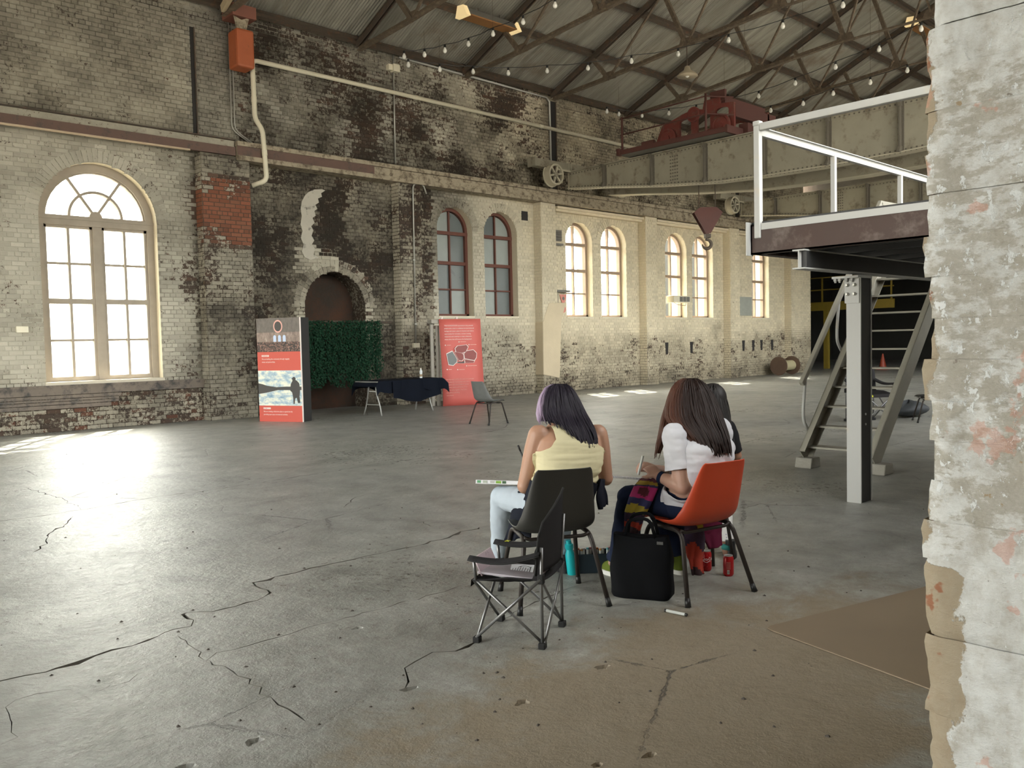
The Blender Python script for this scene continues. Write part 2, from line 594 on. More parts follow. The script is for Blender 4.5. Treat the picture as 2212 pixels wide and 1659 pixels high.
# bricks
rb = random.Random(11)
COURSE, BL = 0.0862, 0.235
stuff_mb = MB()
singles = []
def tone(x, z, extra=(0, 0)):
    c, s, w = field(x, z)
    rd = rb.random()*0.52
    if 7.7 < x < 8.85 and 3.7 < z < 5.1: rd = 0.6+rb.random()*0.35
    elif x < 7.74 and z < 0.9: rd = rb.random()*0.66
    return (min(1.2, max(-0.3, c+rb.uniform(-0.20, 0.18)+extra[0])), min(1, max(0, s+rb.uniform(-0.07, 0.07)+extra[1])), rd, w)
def lay(x0, x1, y, z0, z1, nrm='y', cut=True, ex=(0, 0)):
    """courses of bricks on a face: nrm 'y' faces -Y at y; nrm 'x' faces -X at x = y, running x0..x1 in Y"""
    r0 = int(round(z0/COURSE))
    r1 = int(z1/COURSE)
    for r in range(r0, r1):
        za, zb = r*COURSE+0.005, (r+1)*COURSE-0.005
        header = r % 4 == 2
        L = BL/2 if header else BL
        off = (0.0, 0.5, 0.25, 0.5)[r % 4]*BL
        k = math.floor((x0-off)/L)
        while True:
            a, b = off+k*L, off+(k+1)*L
            k += 1
            if a >= x1: break
            a, b = max(a, x0)+0.005, min(b, x1)-0.005
            if b-a < 0.03: continue
            zc = (za+zb)/2
            if cut:
                ab = span_cut(a, b, zc)
                if ab is None: continue
                a, b = ab
                if any(p[0]-0.02 < (a+b)/2 < p[1]+0.02 and zc < p[3] for p in PIERS): continue
                if 5.58 < zc < 6.0: continue
            proud = 0.007+rb.uniform(-0.003, 0.005)
            xx = (a+b)/2 if nrm == 'y' else y
            tn = tone(xx, zc, ex)
            big = (nrm == 'y' and cut and ((x0 < 4 and 4.0 < xx < 7.74 and zc < 0.86) or (7.0 < xx < 7.74 and 1.0 < zc < 4.2))) or (nrm == 'y' and not cut and 7.7 < xx < 8.85 and 3.85 < zc < 4.95)
            if big and len(singles) < 300:
                singles.append(((a+b)/2, y, zc, b-a, zb-za, proud, tn))
                continue
            stuff_mb.col = tn
            t = 0.004
            if nrm == 'y':
                vs = [(a, y+0.01, za), (b, y+0.01, za), (b, y+0.01, zb), (a, y+0.01, zb), (a+t, y-proud, za+t), (b-t, y-proud, za+t), (b-t, y-proud, zb-t), (a+t, y-proud, zb-t)]
            else:
                vs = [(y+0.01, b, za), (y+0.01, a, za), (y+0.01, a, zb), (y+0.01, b, zb), (y-proud, b-t, za+t), (y-proud, a+t, za+t), (y-proud, a+t, zb-t), (y-proud, b-t, zb-t)]
            stuff_mb.add(vs, [(4, 5, 6, 7), (0, 1, 5, 4), (1, 2, 6, 5), (2, 3, 7, 6), (3, 0, 4, 7)])
lay(3.0, 33.6, WY, 0.0, 8.75)
for i, (x0, x1, d, zt) in enumerate(PIERS):
    lay(x0, x1, WY-d, 0.0, zt, cut=False)
    lay(WY-d, WY, x0, 0.0, zt, nrm='x', ex=(0.3, -0.35) if i else (0.1, -0.1))  # brighter side faces of the piers put into their tone
def voussoirs(o, n, w, rings=1, ex=(0, 0)):
    x0, x1, z0, zs = o
    c, r = (x0+x1)/2, (x1-x0)/2
    for q in range(rings):
        ra, rb2 = r+0.012+q*(w+0.01), r+0.012+q*(w+0.01)+w
        for k in range(n):
            a, b = math.pi*(k+0.06)/n, math.pi*(k+0.94)/n
            pr2 = 0.013+rb.uniform(-0.003, 0.004)
            am = (a+b)/2
            stuff_mb.col = tone(c+ra*math.cos(am), zs+ra*math.sin(am), ex)
            P = [(c+rr_*math.cos(t_), zs+rr_*math.sin(t_)) for t_, rr_ in ((a, ra), (b, ra), (b, rb2), (a, rb2))]
            vs = [(p[0], WY+0.01, p[1]) for p in P]+[(p[0], WY-pr2, p[1]) for p in P]
            stuff_mb.add(vs, [(7, 6, 5, 4), (0, 1, 5, 4), (1, 2, 6, 5), (2, 3, 7, 6), (3, 0, 4, 7)])
for k_, o_ in enumerate(OPEN):
    if o_ is NICHE: voussoirs(o_, 26, 0.13, 2)
    elif o_ is WIN1: voussoirs(o_, 40, 0.22)
    else: voussoirs(o_, 26, 0.22, 1, (-0.15, 0.10) if k_ < 3 else (0, 0))
sb = stuff(stuff_mb.build('brickwork', M_BRICK, wall_left))
_mesh_cache = {}
for x, y, z, w, h, pr_, tn in singles:
    key = (round(w, 2), 1)
    if key not in _mesh_cache:
        b = MB()
        t = 0.004
        W2, H2 = key[0]/2, (COURSE-0.01)/2
        b.add([(-W2, 0.01, -H2), (W2, 0.01, -H2), (W2, 0.01, H2), (-W2, 0.01, H2), (-W2+t, -0.009, -H2+t), (W2-t, -0.009, -H2+t), (W2-t, -0.009, H2-t), (-W2+t, -0.009, H2-t)],
              [(4, 5, 6, 7), (0, 1, 5, 4), (1, 2, 6, 5), (2, 3, 7, 6), (3, 0, 4, 7)])
        me = b.mesh('brick')
        me.materials.append(M_BRICK_O)
        _mesh_cache[key] = me
    o = link('brick', _mesh_cache[key], None, wall_left, (x, y-(pr_-0.009), z))
    o.color = tn

# ------------------------------------------------------------------ floor
M_FLOOR = None
def floor_mat():
    t = NT('worn_concrete')
    P = t.coord('World')
    n1 = t.noise(P, 0.35, 6, 0.6)
    n2 = t.noise(P, 2.4, 9, 0.68, 0.3)
    n3 = t.noise(P, 14.0, 7, 0.7)
    n4 = t.noise(P, 90.0, 3, 0.6)
    c = t.ramp(n2, [(0.30, (0.165, 0.165, 0.145)), (0.45, (0.27, 0.272, 0.245)), (0.56, (0.335, 0.337, 0.305)), (0.70, (0.42, 0.42, 0.385))])
    c = t.mix(t.math('MULTIPLY', t.step(n3, 0.42, 0.62), 0.55), c, (0.20, 0.185, 0.16))
    c = t.mix(t.math('MULTIPLY', t.step(n1, 0.40, 0.66), 0.30), c, (0.22, 0.22, 0.215))
    # earth trodden over the slab near the opening
    sx = t.n('ShaderNodeSeparateXYZ')
    t.l(P, sx.inputs[0])
    dx = t.math('SUBTRACT', sx.outputs[0], 3.0)
    dy = t.math('SUBTRACT', sx.outputs[1], 2.0)
    d = t.math('SQRT', t.math('ADD', t.math('MULTIPLY', t.math('MULTIPLY', dx, dx), 0.22), t.math('MULTIPLY', dy, dy)))
    em = t.math('SUBTRACT', 1.0, t.step(t.math('ADD', d, t.math('MULTIPLY', t.math('SUBTRACT', n2, 0.5), 1.5)), 0.55, 1.15))
    c = t.mix(t.math('MULTIPLY', em, 0.8), c, t.mix(n3, (0.22, 0.17, 0.11), (0.33, 0.27, 0.19)))
    # dark specks of grit
    sp = t.math('SUBTRACT', 1.0, t.step(t.voro(P, 5.0), 0.018, 0.035))
    c = t.mix(t.math('MULTIPLY', sp, 0.85), c, (0.05, 0.045, 0.04))
    # hairline cracks
    vd = t.voro(t.map(P, (0.55, 0.8, 1)), 1.0, 'DISTANCE_TO_EDGE')
    w = t.math('ADD', vd, t.math('MULTIPLY', t.math('SUBTRACT', n3, 0.5), 0.06))
    hc = t.math('MULTIPLY', t.math('SUBTRACT', 1.0, t.step(t.math('ABSOLUTE', w), 0.001, 0.006)), t.step(n1, 0.5, 0.6))
    c = t.mix(t.math('MULTIPLY', hc, 0.7), c, (0.07, 0.065, 0.06))
    ro = t.math('ADD', 0.38, t.math('ADD', t.math('MULTIPLY', t.math('SUBTRACT', n3, 0.5), -0.5), t.math('ADD', t.math('MULTIPLY', t.math('SUBTRACT', n1, 0.5), 0.5), t.math('MULTIPLY', em, 0.3))), clamp=True)
    t.set(c, ro, 0.0, Specular_IOR_Level=0.23)
    h = t.math('SUBTRACT', t.math('ADD', t.math('MULTIPLY', n2, 0.5), t.math('ADD', t.math('MULTIPLY', n3, 0.34), t.math('MULTIPLY', n4, 0.05))), t.math('MULTIPLY', hc, 0.3))
    t.bump(h, 0.8, 0.03)
    return t.m
M_FLOOR = floor_mat()
M_GROOVE = simple('crack_filling', (0.14, 0.13, 0.11), 0.95, var=0.4, scale=12, coord='World')

def S1(pts): return [(x/2.0868, 900+y/2.0868) for x, y in pts]
CR_PX = [
    (S1([(-40, 478), (0, 472), (180, 448), (360, 420), (480, 402), (700, 362), (900, 336), (1140, 305), (1330, 272), (1500, 247), (1700, 214), (1900, 187), (2080, 165), (2212, 150)]), 0.016),
    (S1([(-40, 1205), (0, 1192), (120, 1168), (200, 1148), (330, 1112), (420, 1082), (520, 1050), (610, 1025), (700, 992), (800, 957), (872, 938), (850, 905), (812, 895), (830, 882), (960, 877), (1060, 852), (1150, 830), (1218, 795), (1180, 768), (1130, 750), (1200, 735), (1290, 712), (1400, 682), (1500, 660), (1600, 642), (1700, 622), (1830, 592), (1950, 563), (2020, 545), (2080, 520), (2200, 492)]), 0.030),
    (S1([(800, 985), (870, 1045), (945, 1098), (985, 1066), (1120, 1028), (1250, 992), (1380, 955), (1500, 921), (1650, 882), (1800, 843), (1960, 797), (2120, 750)]), 0.009),
    (S1([(945, 1098), (1040, 1150), (1110, 1185), (1180, 1240), (1260, 1290), (1340, 1350), (1380, 1375)]), 0.016),
    (S1([(2150, 1012), (2060, 1050), (1950, 1066), (1880, 1100), (1820, 1132), (1850, 1165), (1850, 1195), (1822, 1232)]), 0.016),
    (S1([(115, 320), (210, 348), (292, 372), (300, 385), (360, 405), (365, 418)]), 0.012),
    (S1([(330, 450), (290, 490), (225, 520), (212, 565), (175, 595), (150, 612)]), 0.018),
    (S1([(0, 1480), (60, 1450), (70, 1380), (30, 1310), (60, 1275), (180, 1245), (330, 1228)]), 0.006),
    (S1([(430, 1240), (520, 1210), (600, 1190), (620, 1160)]), 0.008),
    (S1([(1550, 408), (1590, 368), (1650, 350)]), 0.010),
    (S1([(1690, 420), (1790, 452), (1910, 475), (1960, 498)]), 0.007),
    ([(1000, 941), (1040, 935), (1095, 927)], 0.020), ([(1000, 984), (1060, 977), (1114, 970)], 0.022),
    ([(1090, 1335), (1140, 1308), (1165, 1296), (1200, 1282), (1255, 1262)], 0.012),
    ([(1576, 895), (1640, 888), (1720, 877), (1790, 868)], 0.022), ([(1601, 957), (1650, 947), (1740, 932), (1815, 921)], 0.020),
    ([(1240, 935), (1290, 930), (1340, 926)], 0.02), ([(1600, 1098), (1660, 1086), (1720, 1079), (1780, 1090)], 0.010),
    ([(1330, 905), (1380, 897), (1415, 892)], 0.018),
]
SPALL = [((1300, 1441), 0.045, 0.030), ((1128, 1517), 0.045, 0.028), ((880, 1489), 0.05, 0.03), ((1401, 1632), 0.035, 0.025), ((548, 1602), 0.045, 0.02), ((773, 1356), 0.04, 0.02), ((395, 1658), 0.05, 0.02), ((1290, 1652), 0.03, 0.015)]
def crack_outlines():
    rc = random.Random(5)
    outs = []
    for px, w in CR_PX:
        c = [gz(x, y) for x, y in px]
        P = []
        for a, b in zip(c, c[1:]):
            n = max(1, int((b-a).length/0.06))
            for k in range(n):
                P.append(a.lerp(b, k/n))
        P.append(c[-1])
        for i in range(1, len(P)-1):
            P[i] = P[i]+Vector((rc.uniform(-1, 1), rc.uniform(-1, 1), 0))*0.02
        L, Rr = [], []
        for i, p in enumerate(P):
            t = (P[min(i+1, len(P)-1)]-P[max(i-1, 0)])
            t.z = 0
            if t.length < 1e-6: t = Vector((1, 0, 0))
            t.normalize()
            nrm = Vector((-t.y, t.x, 0))
            ww = w*rc.uniform(0.1, 0.8)*(2.2 if rc.random() < 0.10 else 1)*(0.25 if i in (0, len(P)-1) else 1)
            L.append(p+nrm*ww*0.5)
            Rr.append(p-nrm*ww*0.5)
        outs.append(([(q.x, q.y) for q in L], [(q.x, q.y) for q in Rr], 0.02))
    sp = []
    for (x, y), r, d in SPALL:
        c = gz(x, y)
        n = 11
        sp.append([(c.x+r*rc.uniform(0.45, 1.15)*math.cos(2*math.pi*k/n), c.y+0.7*r*rc.uniform(0.45, 1.15)*math.sin(2*math.pi*k/n)) for k in range(n)])
    return outs, sp
_cr, _sp = crack_outlines()
def build_floor():
    pts, edges, faces = [], [], []
    def loop(p):
        n = len(pts)
        pts.extend(Vector(q) for q in p)
        edges.extend((n+i, n+(i+1) % len(p)) for i in range(len(p)))
    loop([(-5.4, -3.4), (52, -3.4), (52, 26), (-5.4, 26)])
    quads = []
    for L, R, d in _cr:
        for i in range(len(L)-1):
            quads.append([L[i], L[i+1], R[i+1], R[i]])
        loop(L+list(reversed(R)))
    for p in _sp: loop(p)
    v, e, f, ov, oe, of = delaunay_2d_cdt(pts, edges, [], 0, 1e-5)
    def inside(x, y, poly):
        c = False
        n = len(poly)
        j = n-1
        for i in range(n):
            xi, yi = poly[i]
            xj, yj = poly[j]
            if (yi > y) != (yj > y) and x < (xj-xi)*(y-yi)/(yj-yi)+xi: c = not c
            j = i
        return c
    polys = [L+list(reversed(R)) for L, R, d in _cr]+list(_sp)
    bbs = [(min(p[0] for p in q), max(p[0] for p in q), min(p[1] for p in q), max(p[1] for p in q)) for q in polys]
    top, low = [], []
    for t in f:
        cx = sum(v[i].x for i in t)/3
        cy = sum(v[i].y for i in t)/3
        hit = 0
        for kq, (b, q) in enumerate(zip(bbs, polys)):
            if b[0] <= cx <= b[1] and b[2] <= cy <= b[3] and inside(cx, cy, q):
                hit = 2 if kq >= len(_cr) else max(hit, 1)
        if hit == 2: continue
        (low if hit else top).append(tuple(t))
    m = MB()
    m.add([(p.x, p.y, 0) for p in v], top)
    for q in _sp:                          # shallow chipped dishes
        n = len(q)
        cx, cy = sum(p[0] for p in q)/n, sum(p[1] for p in q)/n
        ring1 = [(p[0], p[1], 0) for p in q]
        ring2 = [(cx+(p[0]-cx)*0.7, cy+(p[1]-cy)*0.7, -0.014) for p in q]
        m.add(ring1+ring2+[(cx, cy, -0.017)], [(i, (i+1) % n, n+(i+1) % n, n+i) for i in range(n)]+[(n+i, n+(i+1) % n, 2*n) for i in range(n)])
    fl = m.mesh('floor')
    g = MB()
    dep = 0.022
    g.add([(p.x, p.y, -dep) for p in v], low)
    cnt = {}
    for t in low:
        for i in range(3):
            a, b = t[i], t[(i+1) % 3]
            cnt.setdefault((min(a, b), max(a, b)), []).append((a, b))
    for k, es in cnt.items():
        if len(es) == 1:
            a, b = es[0]
            pa, pb = v[a], v[b]
            g.add([(pa.x, pa.y, -dep), (pb.x, pb.y, -dep), (pb.x, pb.y, 0), (pa.x, pa.y, 0)], [(1, 0, 3, 2)])
    return fl, g
_fl, _gm = build_floor()
floor = struct(link('floor', _fl, M_FLOOR), 'worn grey concrete slab floor with cracks and joints')
struct(_gm.build('crack', M_GROOVE, floor))
_rp = random.Random(17)
_pb = MB()
for k in range(150):
    c = gz(_rp.uniform(0, 2000), 960+640*_rp.random()**1.2)
    r_ = _rp.uniform(0.003, 0.010)
    _pb.add([(c.x+r_*_rp.uniform(0.6, 1.6)*math.cos(a), c.y+r_*_rp.uniform(0.6, 1.6)*math.sin(a), 0.0) for a in (0, 1.3, 2.5, 3.8, 5.1)]+[(c.x, c.y, r_*0.9)], [(i, (i+1) % 5, 5) for i in range(5)])
stuff(_pb.build('grit', simple('dark_grit', (0.07, 0.06, 0.05), 0.9, coord='World')), 'scattered dark grit and chips on the concrete floor', 'grit')

# ------------------------------------------------------------------ roof
RZ0, RS, RY0 = 8.72, 0.437, 17.75     # eave height, slope, eave position
RIDGE = 9.2
def rz(y): return RZ0+RS*(RY0-y) if y >= RIDGE else RZ0+RS*(RY0-(2*RIDGE-y))
def roof_mat():
    t = NT('weathered_corrugated_iron')
    P = t.coord('World')
    n1 = t.noise(P, 0.8, 7, 0.65)
    n2 = t.noise(t.map(P, (6, 0.5, 0.5)), 1.0, 6, 0.6)
    oi = t.n('ShaderNodeObjectInfo')
    c = t.ramp(n2, [(0.3, (0.20, 0.19, 0.16)), (0.5, (0.33, 0.315, 0.27)), (0.7, (0.44, 0.42, 0.36))])
    c = t.mix(t.math('MULTIPLY', oi.outputs['Random'], 0.45), c, (0.24, 0.225, 0.185))
    c = t.mix(t.math('MULTIPLY', t.step(n1, 0.52, 0.70), 0.5), c, (0.16, 0.10, 0.06))
    t.set(c, 0.5, 0.35)
    return t.m
M_ROOF = roof_mat()
SKYL = []
ceiling = MB()
ceiling.box((WX0, RIDGE-0.15, rz(RIDGE)-0.03), (34.0, RIDGE+0.15, rz(RIDGE)+0.02))
M_STEEL_D = simple('dark_rusty_steel', (0.085, 0.066, 0.05), 0.7, 0.2, var=0.4, scale=3, dirt=(0.14, 0.08, 0.05), dirt_amt=0.4, coord='World')
ceiling = struct(ceiling.build('ceiling', M_STEEL_D), 'pitched corrugated iron roof of the hall')
def corr(x0, x1, ya, yb, dz=0.0, amp=0.016, pitch=0.076, seg=6):
    m = MB()
    n = int(round((x1-x0)/pitch*seg))
    vs, fs = [], []
    for i in range(n+1):
        x = x0+(x1-x0)*i/n
        h = amp*math.sin(2*math.pi*x/pitch)
        vs += [(x, ya, rz(ya)+h+dz), (x, yb, rz(yb)+h+dz)]
    fs = [(2*i, 2*i+1, 2*i+3, 2*i+2) for i in range(n)]
    m.add(vs, fs)
    return m
_x = WX0
_k = 0
_far = MB()
while _x < 34.0:
    x1 = min(_x+0.76, 34.0)
    for a, b, dz in ((RY0+0.45, 14.25, 0.0), (14.45, RIDGE, 0.02)):
        cuts = [s for s in SKYL if s[0] < x1-0.01 and s[1] > _x+0.01 and b-0.01 < s[2] <= a and s[3] >= b-0.01]
        parts = [(a, b)] if not cuts else [(a, cuts[0][2]), (cuts[0][3], b)]
        for ya, yb in parts:
            if abs(ya-yb) < 0.02: continue
            m = corr(_x-0.02, x1+0.02, ya, yb, dz+(0.004 if _k % 2 else 0))
            if x1 > 7.0:
                m.build('roof_sheet', M_ROOF, ceiling, smooth=True)
            else:
                _far.add(m.v, m.f)
    m = corr(_x, x1, RIDGE, 0.3, 0.01, seg=4)
    _far.add(m.v, m.f)
    _x = x1
    _k += 1
stuff(_far.build('roof_sheeting', M_ROOF, ceiling, smooth=True))

# purlins along the roof
for i, y in enumerate((17.5, 15.93, 14.36, 12.73, 11.1, 9.55)):
    m = MB()
    z = rz(y)-0.02
    m.bar((WX0, y, z-0.075), (34.0, y, z-0.075), 0.09, 0.14, up=(0, RS, 1))
    m.bar((WX0, y-0.05, z-0.02), (34.0, y-0.05, z-0.02), 0.09, 0.02, up=(0, RS, 1))
    o = m.build('purlin', M_STEEL_D)
    tag(o, ['dark steel eave purlin just above the brick wall', 'first dark steel purlin up the roof from the wall', 'second dark steel purlin up the roof from the wall', 'third dark steel purlin up the roof from the wall', 'fourth dark steel purlin up the roof from the wall', 'topmost dark steel purlin beside the roof ridge'][i], 'purlin', 'steel roof purlins')

# trusses
M_STEEL_B = simple('brown_truss_steel', (0.12, 0.09, 0.062), 0.75, 0.1, var=0.35, scale=4, dirt=(0.20, 0.15, 0.10), dirt_amt=0.5, coord='World')
TX = [8.4, 11.75, 15.05, 18.4, 21.75, 25.1, 28.45, 31.8]
BOT = [(17.45, 8.50), (15.35, 8.62), (12.8, 8.85), (10.28, 9.03)]
TOPY = [15.93, 13.5, 11.1]
def make_truss(x, label):
    t = thing('roof_truss', label, 'roof truss', (x, RIDGE, 8.5), 0, 'steel roof trusses')
    def mir(p): return (p[0], 2*RIDGE-p[1], p[2])
    for s in (0, 1):
        q = (lambda p: p) if s == 0 else mir
        zoff = 0.20
        heel, ridge = (x, 17.5, rz(17.5)-zoff), (x, RIDGE, rz(RIDGE)-zoff)
        m = MB()
        for dx in (-0.045, 0.045):
            a, b = q(heel), q(ridge)
            m.bar((x+dx, a[1], a[2]), (x+dx, b[1], b[2]), 0.02, 0.15)
        a, b = q(heel), q(ridge)
        m.bar((x, a[1], a[2]+0.055), (x, b[1], b[2]+0.055), 0.16, 0.014)
        m.build('rafter', M_STEEL_D, t)
        m = MB()
        B = [q((x, y, z)) for y, z in BOT]
        for a, b in zip(B, B[1:]):
            m.bar((x, a[1], a[2]), (x, b[1], b[2]), 0.13, 0.02)
            m.bar((x, a[1], a[2]+0.045), (x, b[1], b[2]+0.045), 0.03, 0.10)
        m.build('bottom_chord', M_STEEL_B, t)
        for i, ty in enumerate(TOPY):
            b = q((x, BOT[i+1][0], BOT[i+1][1]))
            c = q((x, ty, rz(ty)-zoff))
            m = MB()
            m.bar(b, c, 0.10, 0.10)
            m.build('strut', M_STEEL_B, t)
            nx = TOPY[i+1] if i < 2 else RIDGE
            c2 = q((x, nx, rz(nx)-zoff))
            m = MB()
            m.bar(b, c2, 0.06, 0.045)
            m.build('tie', M_STEEL_B, t)
            g = MB()
            by, bz = b[1], b[2]
            g.prism([(-0.26, -0.03), (0.26, -0.03), (0.17, 0.19), (-0.17, 0.19)], (x-0.008, by, bz), (0, 1, 0), (0, 0, 1), (0.016, 0, 0))
            g.build('gusset_plate', M_STEEL_B, t)
    m = MB()
    a, b = BOT[-1], (2*RIDGE-BOT[-1][0], BOT[-1][1])
    m.bar((x, a[0], a[1]), (x, b[0], b[1]), 0.11, 0.03)
    m.build('bottom_chord', M_STEEL_B, t)
    return t
TLAB = ['nearest brown steel roof truss, over the orange box', 'second steel roof truss, just right of the orange box', 'third steel roof truss, meeting the wall below the string lights', 'fourth steel roof truss, over the dark slot in the wall', 'fifth steel roof truss, behind the red crane winch', 'sixth steel roof truss, seen past the red crane winch', 'seventh steel roof truss towards the dark end', 'farthest steel roof truss at the dark end']
_t0 = make_truss(TX[0], TLAB[0])
for i in range(1, len(TX)):
    dup(_t0, Matrix.Translation((TX[i]-TX[0], 0, 0)), TLAB[i])

# ------------------------------------------------------------------ other walls, all closing the hall
M_PLASTER_D = simple('dim_brick_render', (0.30, 0.27, 0.22), 0.9, var=0.3, scale=1.5, coord='World', bump=0.3, bscale=8)
m = MB()
m.box((2.28, 0.0, -0.05), (34.0, 0.72, 2.3))
m.box((2.28, 0.0, 8.0), (34.0, 0.72, 9.2))
_px = 2.28
for k in range(9):                       # unseen tall window openings added to let daylight in
    a = 4.0+k*3.35
    m.box((_px, 0.0, 2.3), (a, 0.72, 8.0))
    _px = a+2.5
m.box((_px, 0.0, 2.3), (34.0, 0.72, 8.0))
m.box((-5.0, 0.0, 4.2), (2.28, 0.72, 9.2))
m.box((-5.0, 0.0, -0.05), (-4.6, 0.72, 4.2))
struct(m.build('wall_right', M_PLASTER_D), 'near side brick wall with unseen tall windows added for daylight')
m = MB()                                  # unseen end wall, wide doorway added to let daylight in
m.box((-5.4, -3.4, -0.05), (-5.0, 3.0, 12.8))
m.box((-5.4, 15.0, -0.05), (-5.0, 18.35, 12.8))
m.box((-5.4, 3.0, 4.8), (-5.0, 15.0, 12.8))
struct(m.build('wall_near', M_PLASTER_D), 'end wall behind the viewpoint with a wide doorway added for daylight')
m = MB()                                  # side room the viewpoint stands in
m.box((-5.0, -3.4, -0.05), (2.7, -3.0, 4.6))
m.box((2.3, -3.0, -0.05), (2.7, 0.0, 4.6))
m.box((-5.0, -3.0, 4.2), (2.7, 0.0, 4.6))
struct(m.build('wall_side_room', M_PLASTER_D), 'side room around the viewpoint')
m = MB()
m.box((34.0, -0.2, 5.35), (34.4, 18.35, 12.8))
m.box((34.0, -0.2, -0.05), (34.4, 1.5, 5.35))
struct(m.build('wall_far', M_PLASTER_D), 'far end wall above the opening to the dark annex')
# dark annex beyond the far opening
M_ANNEX = simple('dark_annex_wall', (0.055, 0.055, 0.05), 0.9, var=0.4, scale=1.0, coord='World')  # plain near-black wall colour
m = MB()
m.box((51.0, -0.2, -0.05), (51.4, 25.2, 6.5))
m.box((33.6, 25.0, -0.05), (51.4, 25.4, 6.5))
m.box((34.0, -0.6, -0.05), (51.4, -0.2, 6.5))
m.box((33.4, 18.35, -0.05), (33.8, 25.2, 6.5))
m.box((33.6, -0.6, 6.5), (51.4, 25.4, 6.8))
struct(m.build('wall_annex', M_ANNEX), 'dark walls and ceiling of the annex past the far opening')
# ground outside
M_GROUND = simple('pale_yard', (0.42, 0.40, 0.36), 0.95, var=0.15, scale=0.5, coord='World')
m = MB()
m.box((-60, 18.4, -0.3), (33.0, 120, -0.06))
m.box((-60, -60, -0.3), (60, -3.5, -0.06))
m.box((2.8, -3.5, -0.3), (60, -0.2, -0.06))
m.box((-60, -3.5, -0.3), (-5.5, 18.4, -0.06))
struct(m.build('ground_yard', M_GROUND), 'pale yard outside the hall')
# ------------------------------------------------------------------ windows
def glass_mat(name, tint=(0.95, 0.97, 0.96), gloss=0.08):
    t = NT(name)
    t.t.nodes.remove(t.b)
    tr = t.n('ShaderNodeBsdfTransparent')
    tr.inputs[0].default_value = tuple(tint)+(1,)
    gl = t.n('ShaderNodeBsdfGlossy')
    gl.inputs['Roughness'].default_value = 0.05
    mx = t.n('ShaderNodeMixShader')
    mx.inputs[0].default_value = 0.05
    t.l(tr.outputs[0], mx.inputs[1])
    t.l(gl.outputs[0], mx.inputs[2])
    t.l(mx.outputs[0], t.out.inputs[0])
    return t.m
M_GLASS = glass_mat('clear_window_glass')
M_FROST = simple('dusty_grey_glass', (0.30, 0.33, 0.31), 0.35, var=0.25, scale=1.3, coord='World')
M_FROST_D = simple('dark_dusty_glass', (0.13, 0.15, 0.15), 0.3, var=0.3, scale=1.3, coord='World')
M_FRAME = simple('faded_timber_frame', (0.30, 0.22, 0.16), 0.7, var=0.2, scale=5, coord='World')
M_FRAME1 = simple('grey_brown_timber_frame', (0.34, 0.29, 0.23), 0.7, var=0.2, scale=4, coord='World')
M_FRAME_R = simple('red_brown_timber_frame', (0.13, 0.045, 0.03), 0.65, var=0.25, scale=5, coord='World')
FY0, FY1 = 17.93, 18.02
def ring(mb, x0, x1, zs, w, y0, y1, n=18):
    c, r = (x0+x1)/2, (x1-x0)/2
    for k in range(n):
        a, b = math.pi*k/n, math.pi*(k+1)/n
        P = [(c+q*math.cos(t), zs+q*math.sin(t)) for t, q in ((a, r), (b, r), (b, r-w), (a, r-w))]
        mb.add([(p[0], y, p[1]) for y in (y0, y1) for p in P], [(0, 1, 2, 3), (7, 6, 5, 4), (0, 4, 5, 1), (2, 6, 7, 3), (1, 5, 6, 2), (3, 7, 4, 0)])
def pane_rect(parent, x0, x1, z0, z1, mat, y=17.985):
    m = MB()
    m.box((x0, y, z0), (x1, y+0.004, z1))
    m.build('pane', mat, parent)
def sector(parent, c, zs, r0, r1, a0, a1, mat, y=17.985, n=8, clipx=None):
    pts = [(r1*math.cos(a0+(a1-a0)*k/n), r1*math.sin(a0+(a1-a0)*k/n)) for k in range(n+1)]
    pts += [(r0*math.cos(a1-(a1-a0)*k/n), r0*math.sin(a1-(a1-a0)*k/n)) for k in range(n+1)] if r0 > 0 else [(0, 0)]
    m = MB()
    m.prism(pts, (c, y, zs), (1, 0, 0), (0, 0, 1), (0, 0.004, 0))
    m.build('pane', mat, parent)

